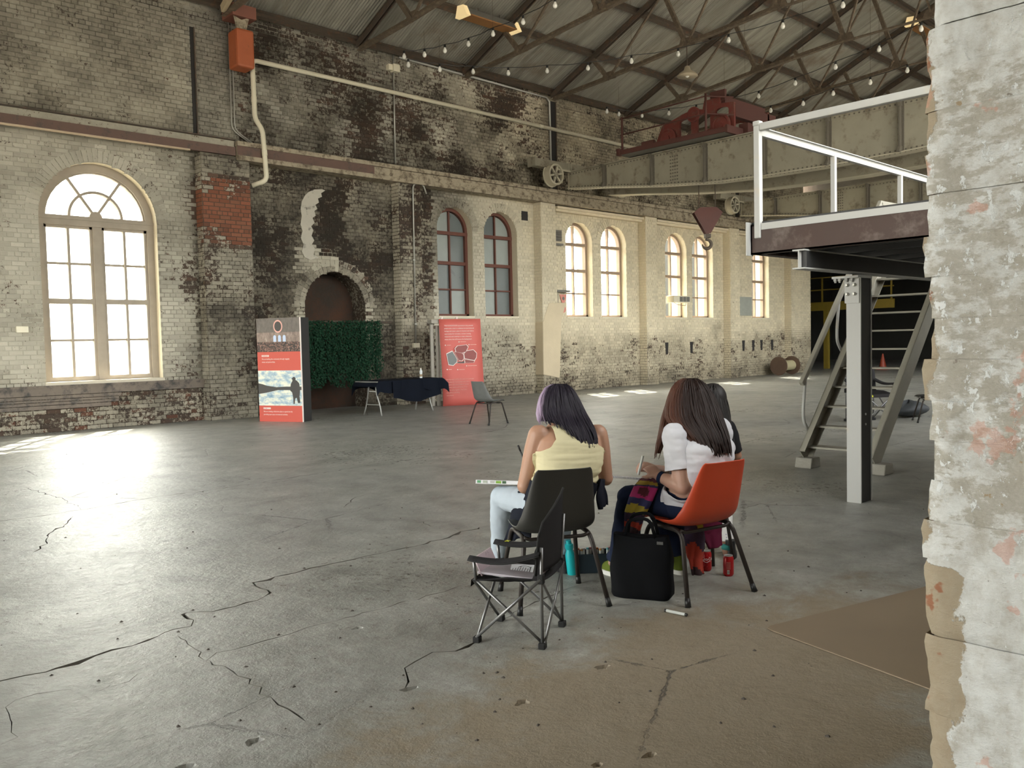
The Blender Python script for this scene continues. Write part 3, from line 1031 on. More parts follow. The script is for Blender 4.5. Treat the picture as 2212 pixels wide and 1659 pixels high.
# big round-headed window
def window_big():
    x0, x1, z0, zs = WIN1
    e = bpy.data.objects.new('window_1', None)
    COL.objects.link(e)
    struct(e, 'large round-headed window in the first bay')
    c, r = (x0+x1)/2, (x1-x0)/2
    m = MB()
    ring(m, x0, x1, zs, 0.15, FY0-0.04, FY1+0.05)
    ring(m, x0+0.15, x1-0.15, zs, 0.03, FY0, FY1, 18)
    for a, b in ((x0, x0+0.13), (x1-0.13, x1)):
        m.box((a, FY0-0.04, z0), (b, FY1+0.05, zs))
    m.build('frame', M_FRAME1, e)
    m = MB()
    m.box((x0, FY0-0.05, zs-0.13), (x1, FY1+0.05, zs+0.06))
    m.box((x0, FY0-0.07, zs-0.02), (x1, FY0, zs+0.03))
    m.build('transom', M_FRAME1, e)
    m = MB()
    m.box((c-0.085, FY0-0.03, z0), (c+0.085, FY1+0.04, zs-0.13))
    m.build('mullion', M_FRAME1, e)
    m = MB()
    m.box((x0, FY0-0.02, z0), (x1, FY1+0.02, z0+0.10))
    m.build('bottom_rail', M_FRAME1, e)
    M_SILL = simple('pale_window_sill', (0.55, 0.5, 0.4), 0.8, coord='World')
    m = MB()
    m.box((x0-0.02, WY-0.04, z0-0.05), (x1+0.02, FY0, z0+0.012))
    m.build('window_sill', M_SILL, e)
    for a, b in ((x0+0.13, c-0.085), (c+0.085, x1-0.13)):
        zt, zb = zs-0.13, z0+0.10
        m = MB()
        for p, q in ((a, a+0.05), (b-0.05, b)): m.box((p, FY0, zb), (q, FY1, zt))
        m.box((a, FY0, zt-0.05), (b, FY1, zt))
        m.build('sash_frame', M_FRAME1, e)
        zm = (zt+zb)/2
        m = MB()
        m.box((a, FY0-0.015, zm-0.05), (b, FY1, zm+0.05))
        m.build('meeting_rail', M_FRAME1, e)
        xm = (a+b)/2
        m = MB()
        m.box((xm-0.024, FY0-0.005, zb), (xm+0.024, FY1, zt))
        m.build('glazing_bar', M_FRAME1, e)
        for s0, s1 in ((zb, zm-0.05), (zm+0.05, zt-0.05)):
            zz = (s0+s1)/2
            m = MB()
            m.box((a+0.05, FY0+0.02, zz-0.022), (b-0.05, FY1, zz+0.022))
            m.build('glazing_bar', M_FRAME1, e)
            for p, q in ((a+0.05, xm-0.014), (xm+0.014, b-0.05)):
                for u, v in ((s0, zz-0.012), (zz+0.012, s1)):
                    pane_rect(e, p, q, u, v, M_GLASS)
    # fan light
    zb = zs+0.06
    R = r-0.18
    for ang in (58, 122):
        t = math.radians(ang)
        m = MB()
        m.bar((c+0.10*math.cos(t), 17.97, zb+0.10*math.sin(t)), (c+R*math.cos(t), 17.97, zb+R*math.sin(t)-0.06), 0.05, 0.05, up=(0, 1, 0))
        m.build('glazing_bar', M_FRAME1, e)
    m = MB()
    ring(m, c-0.515, c+0.515, zb, 0.05, FY0-0.005, FY1, 20)
    m.build('glazing_arc', M_FRAME1, e)
    m = MB()
    ring(m, c-0.12, c+0.12, zb, 0.11, FY0, FY1, 10)
    m.build('fan_boss', M_FRAME1, e)
    for a, b in ((0, 58), (58, 122), (122, 180)):
        sector(e, c, zb, 0.12, 0.478, math.radians(a), math.radians(b), M_GLASS)
        sector(e, c, zb, 0.50, R-0.04, math.radians(a), math.radians(b), M_GLASS)
    return e
window_big()

def window_small(k, x0, x1, frame, dark):
    z0, zs = 2.23, 4.52
    e = bpy.data.objects.new('window_%d' % k, None)
    COL.objects.link(e)
    struct(e, 'tall round-headed window in the long wall')
    c, r = (x0+x1)/2, (x1-x0)/2
    rn = random.Random(k)
    def g():
        if not dark: return M_GLASS
        return M_FROST if rn.random() < 0.55 else M_FROST_D
    w = 0.085
    m = MB()
    ring(m, x0, x1, zs, w, FY0-0.02, FY1+0.02)
    for a, b in ((x0, x0+w), (x1-w, x1)): m.box((a, FY0-0.02, z0), (b, FY1+0.02, zs))
    m.box((x0, FY0-0.02, z0), (x1, FY1+0.02, z0+0.07))
    m.build('frame', frame, e)
    m = MB()
    m.box((x0, FY0-0.03, zs-0.11), (x1, FY1+0.02, zs-0.02))
    m.build('transom', frame, e)
    zm = 3.66
    m = MB()
    m.box((x0+w, FY0-0.01, zm-0.045), (x1-w, FY1, zm+0.045))
    m.build('meeting_rail', frame, e)
    m = MB()
    m.box((c-0.022, FY0, z0), (c+0.022, FY1, zs+r-0.1))
    m.build('glazing_bar', frame, e)
    zl = (z0+0.07+zm-0.045)/2
    m = MB()
    m.box((x0+w, FY0, zl-0.02), (x1-w, FY1, zl+0.02))
    m.build('glazing_bar', frame, e)
    for p, q in ((x0+w, c-0.016), (c+0.016, x1-w)):
        for u, v in ((z0+0.07, zl-0.013), (zl+0.013, zm-0.045), (zm+0.045, zs-0.11)):
            pane_rect(e, p, q, u, v, g())
    R = r-w
    sector(e, c, zs-0.02, 0, R, math.radians(2), math.radians(88), g())
    sector(e, c, zs-0.02, 0, R, math.radians(92), math.radians(178), g())
    m = MB()
    m.box((x0-0.01, WY-0.02, z0-0.04), (x1+0.01, FY0, z0+0.008))
    m.build('window_sill', M_SILL2, e)
    return e
M_SILL2 = simple('limewashed_sill', (0.66, 0.60, 0.47), 0.85, coord='World')
for k, (a, b) in enumerate(WINS):
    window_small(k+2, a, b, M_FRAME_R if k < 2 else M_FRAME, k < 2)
# shed standing behind the two dark windows keeps daylight off them
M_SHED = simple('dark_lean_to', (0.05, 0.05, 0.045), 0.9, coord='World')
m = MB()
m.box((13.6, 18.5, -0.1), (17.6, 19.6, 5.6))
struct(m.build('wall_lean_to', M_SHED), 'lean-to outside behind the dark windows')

# dado timber under the big window
M_DADO = simple('charred_dado_board', (0.16, 0.13, 0.105), 0.75, var=0.4, scale=2, dirt=(0.045, 0.042, 0.04), dirt_amt=0.6, coord='World')
m = MB()
m.box((-4.9, WY-0.06, 0.70), (7.74, WY, 0.88))
m.box((-4.9, WY-0.075, 0.84), (7.74, WY, 0.885))
struct(m.build('trim_1', M_DADO), 'scorched timber dado rail below the big window')
m = MB()
for z0, z1, xx in ((0.52, 0.57, 6.0), (0.58, 0.62, 6.0), (0.44, 0.51, 5.85), (0.63, 0.69, 6.05)):
    m = MB()
    m.box((-4.9, WY-0.045, z0), (xx, WY, z1))
    struct(m.build('trim_2', M_DADO))

# ------------------------------------------------------------------ crane runway along the wall
M_RUN_B = simple('brown_painted_steel', (0.115, 0.065, 0.048), 0.65, var=0.3, scale=3, dirt=(0.07, 0.05, 0.04), dirt_amt=0.4, coord='World')
M_RUN_T = simple('weathered_timber_beam', (0.34, 0.29, 0.21), 0.85, var=0.3, scale=3, dirt=(0.12, 0.09, 0.06), dirt_amt=0.6, coord='World', bump=0.4, bscale=20)
M_TAN = simple('tan_bead', (0.5, 0.39, 0.27), 0.7, coord='World')
m = MB()
m.col = (0.75, 0.35, 0.5, 0.3)
m.box((-4.9, 17.42, 5.74), (8.5, WY, 5.91))
ledge = m.build('trim_3', M_BRICK)
struct(ledge, 'brick ledge above the brown runway beam')
t = thing('runway_beam', 'brown steel crane runway beam over the big window', 'beam', (2, 17.4, 5.58), 0, 'crane runway beams')
m = MB(); m.box((-4.9, 17.36, 5.59), (8.5, 17.44, 5.77)); m.build('web', M_RUN_B, t)
m = MB(); m.box((-4.9, 17.33, 5.575), (7.5, 17.44, 5.595)); m.tube([(-4.9, 17.34, 5.575), (7.5, 17.34, 5.575)], 0.016, 8); m.build('bead', M_TAN, t)
m = MB(); m.box((-4.9, 17.33, 5.91), (8.5, 17.70, 5.925)); m.build('shadow_gap_strip', M_STEEL_D, t)  # dark strip stands for the shadow gap above the ledge
t = thing('runway_beam', 'weathered timber crane runway beam along the sooty wall and arched windows', 'beam', (20, 17.4, 5.58), 0, 'crane runway beams')
m = MB(); m.box((8.52, 17.33, 5.60), (33.4, 17.62, 5.72)); m.build('lower_timber', M_RUN_T, t)
m = MB(); m.box((8.52, 17.36, 5.725), (33.4, 17.66, 5.80)); m.build('middle_timber', M_RUN_B if False else M_RUN_T, t)
m = MB(); m.box((8.52, 17.30, 5.805), (33.4, 17.69, 5.90)); m.build('upper_timber', M_RUN_T, t)
m = MB(); m.box((8.52, 17.325, 5.60), (12.0, 17.335, 5.86)); m.build('face_plate', M_RUN_B, t)
m = MB(); m.box((8.5, 16.98, 5.902), (33.4, 17.04, 5.905)); m.box((8.5, 17.08, 5.902), (33.4, 17.14, 5.93)); 
m = MB(); m.box((8.52, 17.28, 5.50), (33.4, 17.70, 5.60)); m.build('bearer', M_RUN_T, t)
M_CORN = simple('limewashed_cornice', (0.66, 0.58, 0.43), 0.85, var=0.15, coord='World')
for i, (a, b) in enumerate(((18.5, 22.6), (23.3, 27.6), (28.3, 32.0))):
    m = MB(); m.box((a, 17.45, 5.40), (b, WY, 5.47)); m.box((a, 17.52, 5.33), (b, WY, 5.40))
    struct(m.build('trim_%d' % (4+i), M_CORN), 'limewashed plaster cornice under the runway beam')

# steel post slots in the upper wall
M_NEAR_BLACK = simple('near_black', (0.02, 0.018, 0.017), 0.8, coord='World')  # plain near-black for post webs and the painted insides of holes
for i, (x, w, lab) in enumerate(((7.74, 0.07, 'thin dark steel post in the upper wall near the orange box'), (18.5, 0.22, 'wide dark steel post in the upper wall beside the crane wheel'), (28.45, 0.16, 'dark steel post in the upper wall past the red winch'))):
    t = thing('wall_post', lab, 'post', (x, WY, 5.95), 0, 'steel posts in the upper wall')
    m = MB(); m.box((x, WY-0.02, 5.95), (x+w, WY+0.05, 8.55 if i else 8.2)); m.build('web', M_NEAR_BLACK, t)
    m = MB(); m.box((x+w, WY-0.05, 5.95), (x+w+0.025, WY+0.05, 8.55 if i else 8.2)); m.build('flange', M_STEEL_D, t)
# render margin right of the wide post
M_RENDER = simple('sand_render', (0.58, 0.49, 0.345), 0.9, var=0.15, scale=2, coord='World', bump=0.25, bscale=25)
m = MB()
m.prism([(17.70, 0.55), (17.72, 2.05), (17.98, 2.62), (18.72, 2.64), (18.50, 2.10), (18.40, 0.55), (18.38, 0.42)], (0, WY-0.32, 0), (1, 0, 0), (0, 0, 1), (0, 0.34, 0))
bevel(m.build('render_patch', M_RENDER, wall_left), 0.02)
M_PLP = simple('flaking_plaster', (0.46, 0.43, 0.36), 0.9, var=0.15, scale=3, dirt=(0.10, 0.09, 0.08), dirt_amt=0.25, coord='World')
_pp = [gy(500+a/2.766, 340+b/2.766, WY-0.015) for a, b in ((413, 310), (420, 262), (438, 228), (462, 206), (495, 192), (540, 190), (560, 198), (535, 214), (540, 236), (516, 246), (522, 270), (500, 284), (512, 306), (494, 322), (503, 348), (484, 362), (496, 392), (476, 410), (488, 436), (478, 468), (494, 496), (480, 520), (500, 548), (486, 578), (520, 600), (470, 612), (436, 596), (420, 560), (430, 520), (414, 480), (424, 440), (412, 400), (420, 350))]
m = MB(); m.prism([(p.x, p.z) for p in _pp], (0, WY-0.022, 0), (1, 0, 0), (0, 0, 1), (0, 0.03, 0)); m.build('plaster_patch', M_PLP, wall_left)

# ------------------------------------------------------------------ pipes, conduits and boxes on the wall
M_PVC = simple('cream_plastic_pipe', (0.72, 0.67, 0.52), 0.45, var=0.08, coord='World')
M_GALV = simple('galvanised_conduit', (0.42, 0.41, 0.37), 0.45, 0.5, var=0.15, coord='World')
def bend(pts, r, n=5):
    """polyline with rounded corners"""
    P = [Vector(p) for p in pts]
    out = [P[0]]
    for a, b, c in zip(P, P[1:], P[2:]):
        u = (a-b).normalized(); v = (c-b).normalized()
        rr = min(r, (a-b).length*0.45, (c-b).length*0.45)
        for k in range(n+1):
            t = k/n
            out.append((b+u*rr)*(1-t)**2+b*2*t*(1-t)+(b+v*rr)*t*t)
    out.append(P[-1])
    return out
t = thing('drain_pipe', 'cream plastic pipe running along the upper wall and down beside the rough pier', 'pipe', (9.05, 17.55, 5.0))
m = MB(); m.tube(bend([(22.68, 17.6, 7.70), (9.05, 17.55, 7.75), (9.04, 17.5, 6.48), (9.12, 17.33, 6.22), (9.12, 17.22, 5.12), (8.9, 17.45, 5.02)], 0.12), 0.052, 12); m.build('pipe', M_PVC, t, smooth=True)
for p, ax in (((9.12, 17.275, 5.72), (0, 0.1, 1)), ((9.045, 17.52, 6.9), (0, 0, 1)), ((13.5, 17.57, 7.735), (1, 0, 0)), ((18.0, 17.585, 7.717), (1, 0, 0))):
    m = MB(); m.lathe([(0.06, -0.06), (0.06, 0.06)], p, ax, 12); m.build('collar', M_PVC, t, smooth=40)
t = thing('conduit', 'pair of thin metal conduits beside the orange box', 'conduit', (8.57, 17.6, 6.1), 0, 'metal conduits on the wall')
for dx in (0, 0.07):
    m = MB(); m.tube(bend([(8.57+dx, 17.63, 8.5), (8.56+dx, 17.63, 6.20), (8.95+dx, 17.63, 5.98)], 0.15), 0.014, 6); m.build('tube', M_GALV, t, smooth=True)
t = thing('conduit', 'thin metal conduit dropping from a junction box under the eave', 'conduit', (12.85, 17.6, 6.0), 0, 'metal conduits on the wall')
m = MB(); m.tube([(12.88, 17.64, 8.75), (12.85, 17.64, 6.02)], 0.02, 8); m.build('tube', M_GALV, t, smooth=True)
m = MB(); m.box((12.68, 17.56, 8.28), (12.80, 17.69, 8.42)); m.box((12.80, 17.53, 8.26), (13.0, 17.69, 8.44)); bevel(m.build('junction_box', M_PVC, t), 0.01)
t = thing('conduit', 'metal conduit bent over the pier with a switch box at its foot', 'conduit', (13.2, 17.35, 1.5), 0, 'metal conduits on the wall')
m = MB(); m.tube(bend([(13.58, 17.36, 5.3), (13.5, 17.36, 5.52), (13.16, 17.36, 5.52), (13.12, 17.36, 1.55)], 0.14), 0.02, 8); m.build('tube', M_GALV, t, smooth=True)
m = MB(); m.box((13.03, 17.31, 1.42), (13.21, 17.40, 1.54)); bevel(m.build('switch_box', M_PVC, t), 0.008)
for z in (2.0, 3.6): 
    m = MB(); m.box((13.085, 17.33, z), (13.155, 17.40, z+0.03)); m.build('clip', M_GALV, t)
m = MB(); m.tube([(13.05, 17.62, 8.66), (18.3, 17.62, 8.60), (18.42, 17.62, 8.5), (18.44, 17.62, 6.0)], 0.03, 8)
tag(m.build('eave_cable', M_GALV, smooth=True), 'grey cable run under the eave above the crane', 'cable')

# orange steel box hanging at the eave
M_ORANGE_P = simple('orange_paint', (0.40, 0.105, 0.04), 0.5, var=0.12, scale=5, dirt=(0.30, 0.09, 0.04), dirt_amt=0.15, coord='World')
t = thing('steel_box', 'orange painted steel box hung on the upper wall under the eave', 'box', (8.7, 17.3, 7.4))
m = MB(); m.box((8.50, 17.12, 7.42), (8.90, 17.55, 8.22)); bevel(m.build('body', M_ORANGE_P, t), 0.05, 2)
m = MB(); m.box((8.42, 17.10, 8.45), (8.95, 17.60, 8.70)); m.build('bracket', simple('rust_red_bracket', (0.20, 0.075, 0.05), 0.7, coord='World'), t)
m = MB(); m.prism([(0, 0), (0.22, 0), (0.30, 0.28), (0.12, 0.20), (-0.05, 0.25)], (8.52, 17.16, 8.20), (1, 0, 0), (0, 0, 1), (0, 0.02, 0)); m.build('strap', M_RUN_T, t)
m = MB(); m.bar((8.35, 17.4, 8.62), (8.2, 15.0, 9.45), 0.09, 0.16)
tag(m.build('timber_brace', simple('pale_timber', (0.52, 0.42, 0.27), 0.8, var=0.15, coord='World')), 'pale timber brace rising from the eave above the orange box', 'brace')

# small fittings
M_METAL_G = simple('dull_grey_metal', (0.20, 0.19, 0.17), 0.6, 0.4, coord='World')
m = MB(); m.box((4.25, WY-0.06, 1.88), (4.45, WY, 2.0)); tag(bevel(m.build('wall_box', M_PVC), 0.01), 'small cream box on the wall left of the big window', 'electrical box')
t = thing('wall_vent', 'grey louvred vent panel between the window pairs', 'vent', (18.4, WY, 4.5))
m = MB(); m.box((18.38, WY-0.06, 4.48), (18.86, WY, 4.80)); m.build('frame', M_METAL_G, t)
for k in range(4):
    m = MB(); m.obox((18.62, WY-0.075, 4.53+k*0.07), (0.21, 0, 0), (0, 0.02, 0.014), (0, 0.004, -0.006)); m.build('slat', M_METAL_G, t)
m = MB(); m.box((18.40, WY-0.12, 4.34), (18.86, WY, 4.40)); tag(m.build('wall_shelf', M_METAL_G), 'narrow grey shelf under the louvred vent', 'shelf')
t = thing('wall_bracket', 'grey metal bracket bar with a hanging cord left of the bright windows', 'bracket', (18.5, WY, 3.0))
m = MB(); m.box((18.42, WY-0.22, 2.96), (19.02, WY, 3.02)); m.build('bar', M_METAL_G, t)
m = MB(); m.tube([(18.50, WY-0.2, 2.96), (18.49, WY-0.2, 2.5), (18.50, WY-0.2, 2.12)], 0.008, 6); m.build('cord', M_METAL_G, t)
m = MB(); m.lathe([(0.005, 0.14), (0.02, 0.10), (0.035, 0.0)], (18.50, WY-0.2, 2.05), (0, 0, 1), 8); m.build('pull', M_METAL_G, t, smooth=True)
M_SIGN = simple('faded_red_sign', (0.62, 0.24, 0.20), 0.6, var=0.08, coord='World')
t = thing('warning_sign', 'faded red triangle sign beside the first bright window', 'sign', (18.92, WY, 2.6))
m = MB(); m.prism([(-0.16, 0.13), (0.16, 0.13), (0.03, -0.18), (-0.03, -0.18)], (18.90, WY-0.035, 2.77), (1, 0, 0), (0, 0, 1), (0, 0.012, 0)); m.build('plate', M_SIGN, t)
m = MB(); m.lathe([(0.05, 0), (0.05, 0.004)], (18.90, WY-0.036, 2.78), (0, -1, 0), 20); m.build('disc', M_METAL_G, t)
m = MB(); m.lathe([(0.105, 0), (0.105, 0.012)], (18.90, WY-0.025, 2.46), (0, -1, 0), 28); tag(m.build('round_sign', M_SIGN), 'faded red round sign under the red triangle', 'sign')
t = thing('heater_unit', 'pale box heater mounted across a bright window', 'heater', (24.6, 17.6, 2.7))
m = MB(); m.box((24.16, 17.45, 2.74), (25.12, 17.75, 2.97)); bevel(m.build('casing', M_PVC, t), 0.01)
for k in range(3):
    m = MB(); m.box((24.50+k*0.2, 17.44, 2.77), (24.67+k*0.2, 17.452, 2.94)); m.build('grille', M_METAL_G, t)
m = MB(); m.tube([(24.3, 17.55, 2.74), (24.45, 17.5, 2.66), (24.9, 17.5, 2.64), (25.0, 17.55, 2.74)], 0.01, 6); m.build('hose', M_METAL_G, t)
m = MB(); m.box((28.62, WY-0.05, 2.32), (29.46, WY, 3.03)); tag(bevel(m.build('notice_board', simple('grey_board', (0.33, 0.34, 0.30), 0.7, coord='World')), 0.008), 'blank grey board on the wall left of the farthest window', 'board')
m = MB(); m.box((17.25, WY-0.012, 4.98), (17.50, WY+0.02, 5.24)); m.build('vent_hole', M_NEAR_BLACK, wall_left)  # flat near-black plate paints the dark inside of the hole
for i, x in enumerate((24.05, 25.5, 28.9, 29.6, 30.2, 31.0)):
    m = MB(); m.prism([(-0.06, 0), (0.06, 0), (0.09, 0.4), (-0.09, 0.4)], (x, WY-0.014, 0.98), (1, 0, 0), (0, 0, 1), (0, 0.03, 0)); m.build('bracket_hole', M_NEAR_BLACK, wall_left)  # near-black plates paint the shaded insides of these holes
# cable drum at the far end of the wall
t = thing('cable_drum', 'rusty cable drum lying at the far end of the wall', 'cable drum', (31.0, 17.0, 0))
M_DRUM = simple('rusty_drum', (0.12, 0.075, 0.05), 0.8, var=0.3, coord='World')
for x in (30.25, 31.25):
    m = MB(); m.lathe([(0.36, 0), (0.36, 0.05)], (x, 17.0, 0.36), (1, 0, 0), 24); m.build('flange', M_DRUM, t, smooth=40)
m = MB(); m.lathe([(0.2, 0), (0.2, 0.95)], (30.3, 17.0, 0.36), (1, 0, 0), 20); m.build('barrel', simple('drum_barrel', (0.4, 0.36, 0.22), 0.8, coord='World'), t, smooth=40)

# ------------------------------------------------------------------ bridge cranes
M_CRANE = simple('khaki_grey_crane_paint', (0.29, 0.265, 0.20), 0.7, var=0.3, scale=1.2, dirt=(0.16, 0.13, 0.09), dirt_amt=0.4, coord='World')
M_CRANE_D = simple('dark_khaki_steel', (0.12, 0.105, 0.08), 0.75, var=0.25, scale=3, coord='World')
M_CRANE_L = simple('khaki_flange', (0.44, 0.40, 0.30), 0.65, var=0.15, scale=2, coord='World')
GB = [(17.0, 5.90), (15.6, 5.75), (13.9, 5.53), (12.0, 5.345), (10.6, 5.29), (9.1, 5.27)]
GB = GB+[(2*9.1-y, z) for y, z in reversed(GB[:-1])]
GT = 6.36
def girder(t, X, name, front=True):
    s = 1
    g = MB()
    out = [(y, z) for y, z in GB]+[(1.2, GT-0.06), (17.0, GT-0.06)]
    g.prism(out, (X, 0, 0), (0, 1, 0), (0, 0, 1), (0.012, 0, 0))
    w = g.build(name, M_CRANE, t)
    m = MB()
    for (a, za), (b, zb) in zip(GB, GB[1:]):
        m.bar((X+0.10, a, za), (X+0.10, b, zb), 0.36, 0.022)
    m.build('bottom_flange', M_CRANE_L, w)
    m = MB()
    for (a, za), (b, zb) in zip(GB, GB[1:]):
        m.bar((X-0.006, a, za+0.05), (X-0.006, b, zb+0.05), 0.012, 0.09)
    m.build('bottom_angle', M_CRANE, w)
    m = MB(); m.bar((X+0.10, 17.0, GT), (X+0.10, 1.2, GT), 0.36, 0.03); m.build('top_flange', M_CRANE, w)
    m = MB(); m.bar((X-0.006, 17.0, GT-0.06), (X-0.006, 1.2, GT-0.06), 0.012, 0.09); m.build('top_angle', M_CRANE, w)
    if not front: return w
    def zb_at(y):
        for (a, za), (b, zb) in zip(GB, GB[1:]):
            if b <= y <= a: return za+(zb-za)*(a-y)/(a-b)
        return 5.9
    ys = [15.62, 13.98, 12.34, 10.70, 9.12, 7.54, 5.95, 4.3, 2.7]
    for y in ys:
        m = MB()
        zb = zb_at(y)
        m.box((X-0.11, y-0.016, zb+0.10), (X, y+0.016, GT-0.10))
        m.box((X-0.018, y-0.06, zb+0.02), (X, y+0.06, GT-0.02))
        m.obox((X-0.07, y, zb+0.06), (0.075, 0, 0), (0, 0.03, 0), (0.03, 0, 0.06))
        m.obox((X-0.07, y, GT-0.06), (0.075, 0, 0), (0, 0.03, 0), (-0.03, 0, 0.06))
        m.build('stiffener', M_CRANE_D, w)
    rv = MB()
    def rivet(y, z, x=X-0.012):
        rv.obox((x-0.006, y, z), (0.006, 0, 0), (0, 0.016, 0), (0, 0, 0.016))
    y = 16.9
    while y > 3:
        rivet(y, GT-0.06); rivet(y, zb_at(y)+0.05)
        rv.obox((X-0.03, y, zb_at(y)-0.014), (0.012, 0, 0), (0, 0.012, 0), (0, 0, 0.004))
        y -= 0.11
    for yy in ys:
        z = zb_at(yy)+0.14
        while z < GT-0.12:
            rivet(yy-0.045, z, X-0.018); rivet(yy+0.045, z, X-0.018); z += 0.12
    for k in range(8):
        for q in range(4): rivet(13.2+q*0.07, zb_at(13.2)+0.14+k*0.085, X)
    stuff(rv.build('rivets', M_CRANE_D, w))
    return w
def crane_wheel(t, x, y, z, r=0.30):
    m = MB()
    n = 32
    def torus(ri, ro, y0, y1):
        prof = [(ri, y0), (ro, y0), (ro, y1), (ri, y1), (ri, y0)]
        m.grid(lambda u, v: Vector((x+prof[int(round(v*4))][0]*math.cos(2*math.pi*u), y+prof[int(round(v*4))][1], z+prof[int(round(v*4))][0]*math.sin(2*math.pi*u))), n, 5, close_u=True)
    torus(r*0.82, r, -0.10, 0.10)
    torus(r*0.82, r*1.1, 0.10, 0.13)
    w = m.build('wheel', M_CRANE_L, t, smooth=40)
    s = MB(); s.lathe([(r*0.83, 0.02), (r*0.83, 0.06)], (x, y, z), (0, 1, 0), 28); s.build('spoke_gap_fill', M_STEEL_D, w)  # dark disc added behind the spokes to darken their gaps
    for k in range(6):
        a = math.pi*k/3+0.2
        s = MB()
        s.bar((x, y-0.05, z), (x+r*0.86*math.cos(a), y-0.05, z+r*0.86*math.sin(a)), 0.05, 0.06, up=(0, 1, 0))
        s.build('spoke', M_CRANE_L, w)
    s = MB(); s.lathe([(0.075, -0.1), (0.075, 0.1)], (x, y, z), (0, 1, 0), 16); s.build('hub', M_CRANE, w, smooth=40)
def make_crane():
    t = thing('bridge_crane', 'nearer khaki riveted bridge crane carrying the red winch', 'crane', (19.2, 9.1, 5.9), 0, 'overhead bridge cranes')
    girder(t, 18.5, 'front_girder')
    girder(t, 20.35, 'rear_girder', False)
    m = MB(); m.box((17.15, 16.98, 6.40), (21.5, 17.24, 6.62)); m.box((17.10, 16.95, 6.38), (17.16, 17.26, 6.64))
    bevel(m.build('end_carriage', M_CRANE, t), 0.01)
    for x in (17.80, 20.9): crane_wheel(t, x, 16.90, 6.20)
    m = MB(); m.bar((17.9, 16.85, 6.36), (18.6, 16.85, 6.36), 0.03, 0.05); m.build('drag_link', M_CRANE_L, t)
    m = MB()
    for x in (18.48, 18.58): m.box((x, 16.97, 5.86), (x+0.03, 17.01, 6.62))
    m.build('end_plate', M_CRANE_L, t)
    m = MB(); m.tube([(18.9, 17.0, 6.2), (18.9, 1.5, 6.2)], 0.035, 8); m.build('drive_shaft', M_STEEL_D, t, smooth=True)
    return t
_c1 = make_crane()
dup(_c1, Matrix.Translation((9.2, 0, 0)), 'farther khaki riveted bridge crane behind the hanging hook')

# red winch on the nearer crane
M_RED = simple('rusty_red_paint', (0.155, 0.032, 0.024), 0.6, var=0.3, scale=3, dirt=(0.14, 0.07, 0.05), dirt_amt=0.45, coord='World')
M_RED_D = simple('brown_red_iron', (0.09, 0.032, 0.025), 0.7, var=0.3, scale=3, coord='World')
t = thing('crane_winch', 'rusty red winch crab standing on the nearer bridge crane', 'winch', (19.3, 13.0, 6.38))
m = MB(); m.box((18.02, 11.45, 6.40), (18.62, 14.75, 6.44)); m.build('walkway_plate', M_METAL_G, t)
m = MB(); m.box((18.0, 11.45, 6.40), (18.04, 14.75, 6.52)); m.box((18.0, 11.4, 6.38), (18.7, 11.46, 6.56)); m.box((17.96, 14.68, 6.38), (18.1, 14.76, 6.56)); m.build('edge_angle', M_RED_D, t)
for y, zt in ((14.62, 7.38), (12.02, 7.42)):
    m = MB(); m.tube([(18.04, y, 6.44), (18.04, y, zt)], 0.03, 8); m.build('guard_post', M_RED_D, t, smooth=True)
for z in (7.34, 6.92):
    m = MB(); m.tube([(18.04, 14.68, z), (18.04, 12.02, z+0.02), (18.6, 11.6, z)], 0.018, 8); m.build('guard_rail', M_RED_D, t, smooth=True)
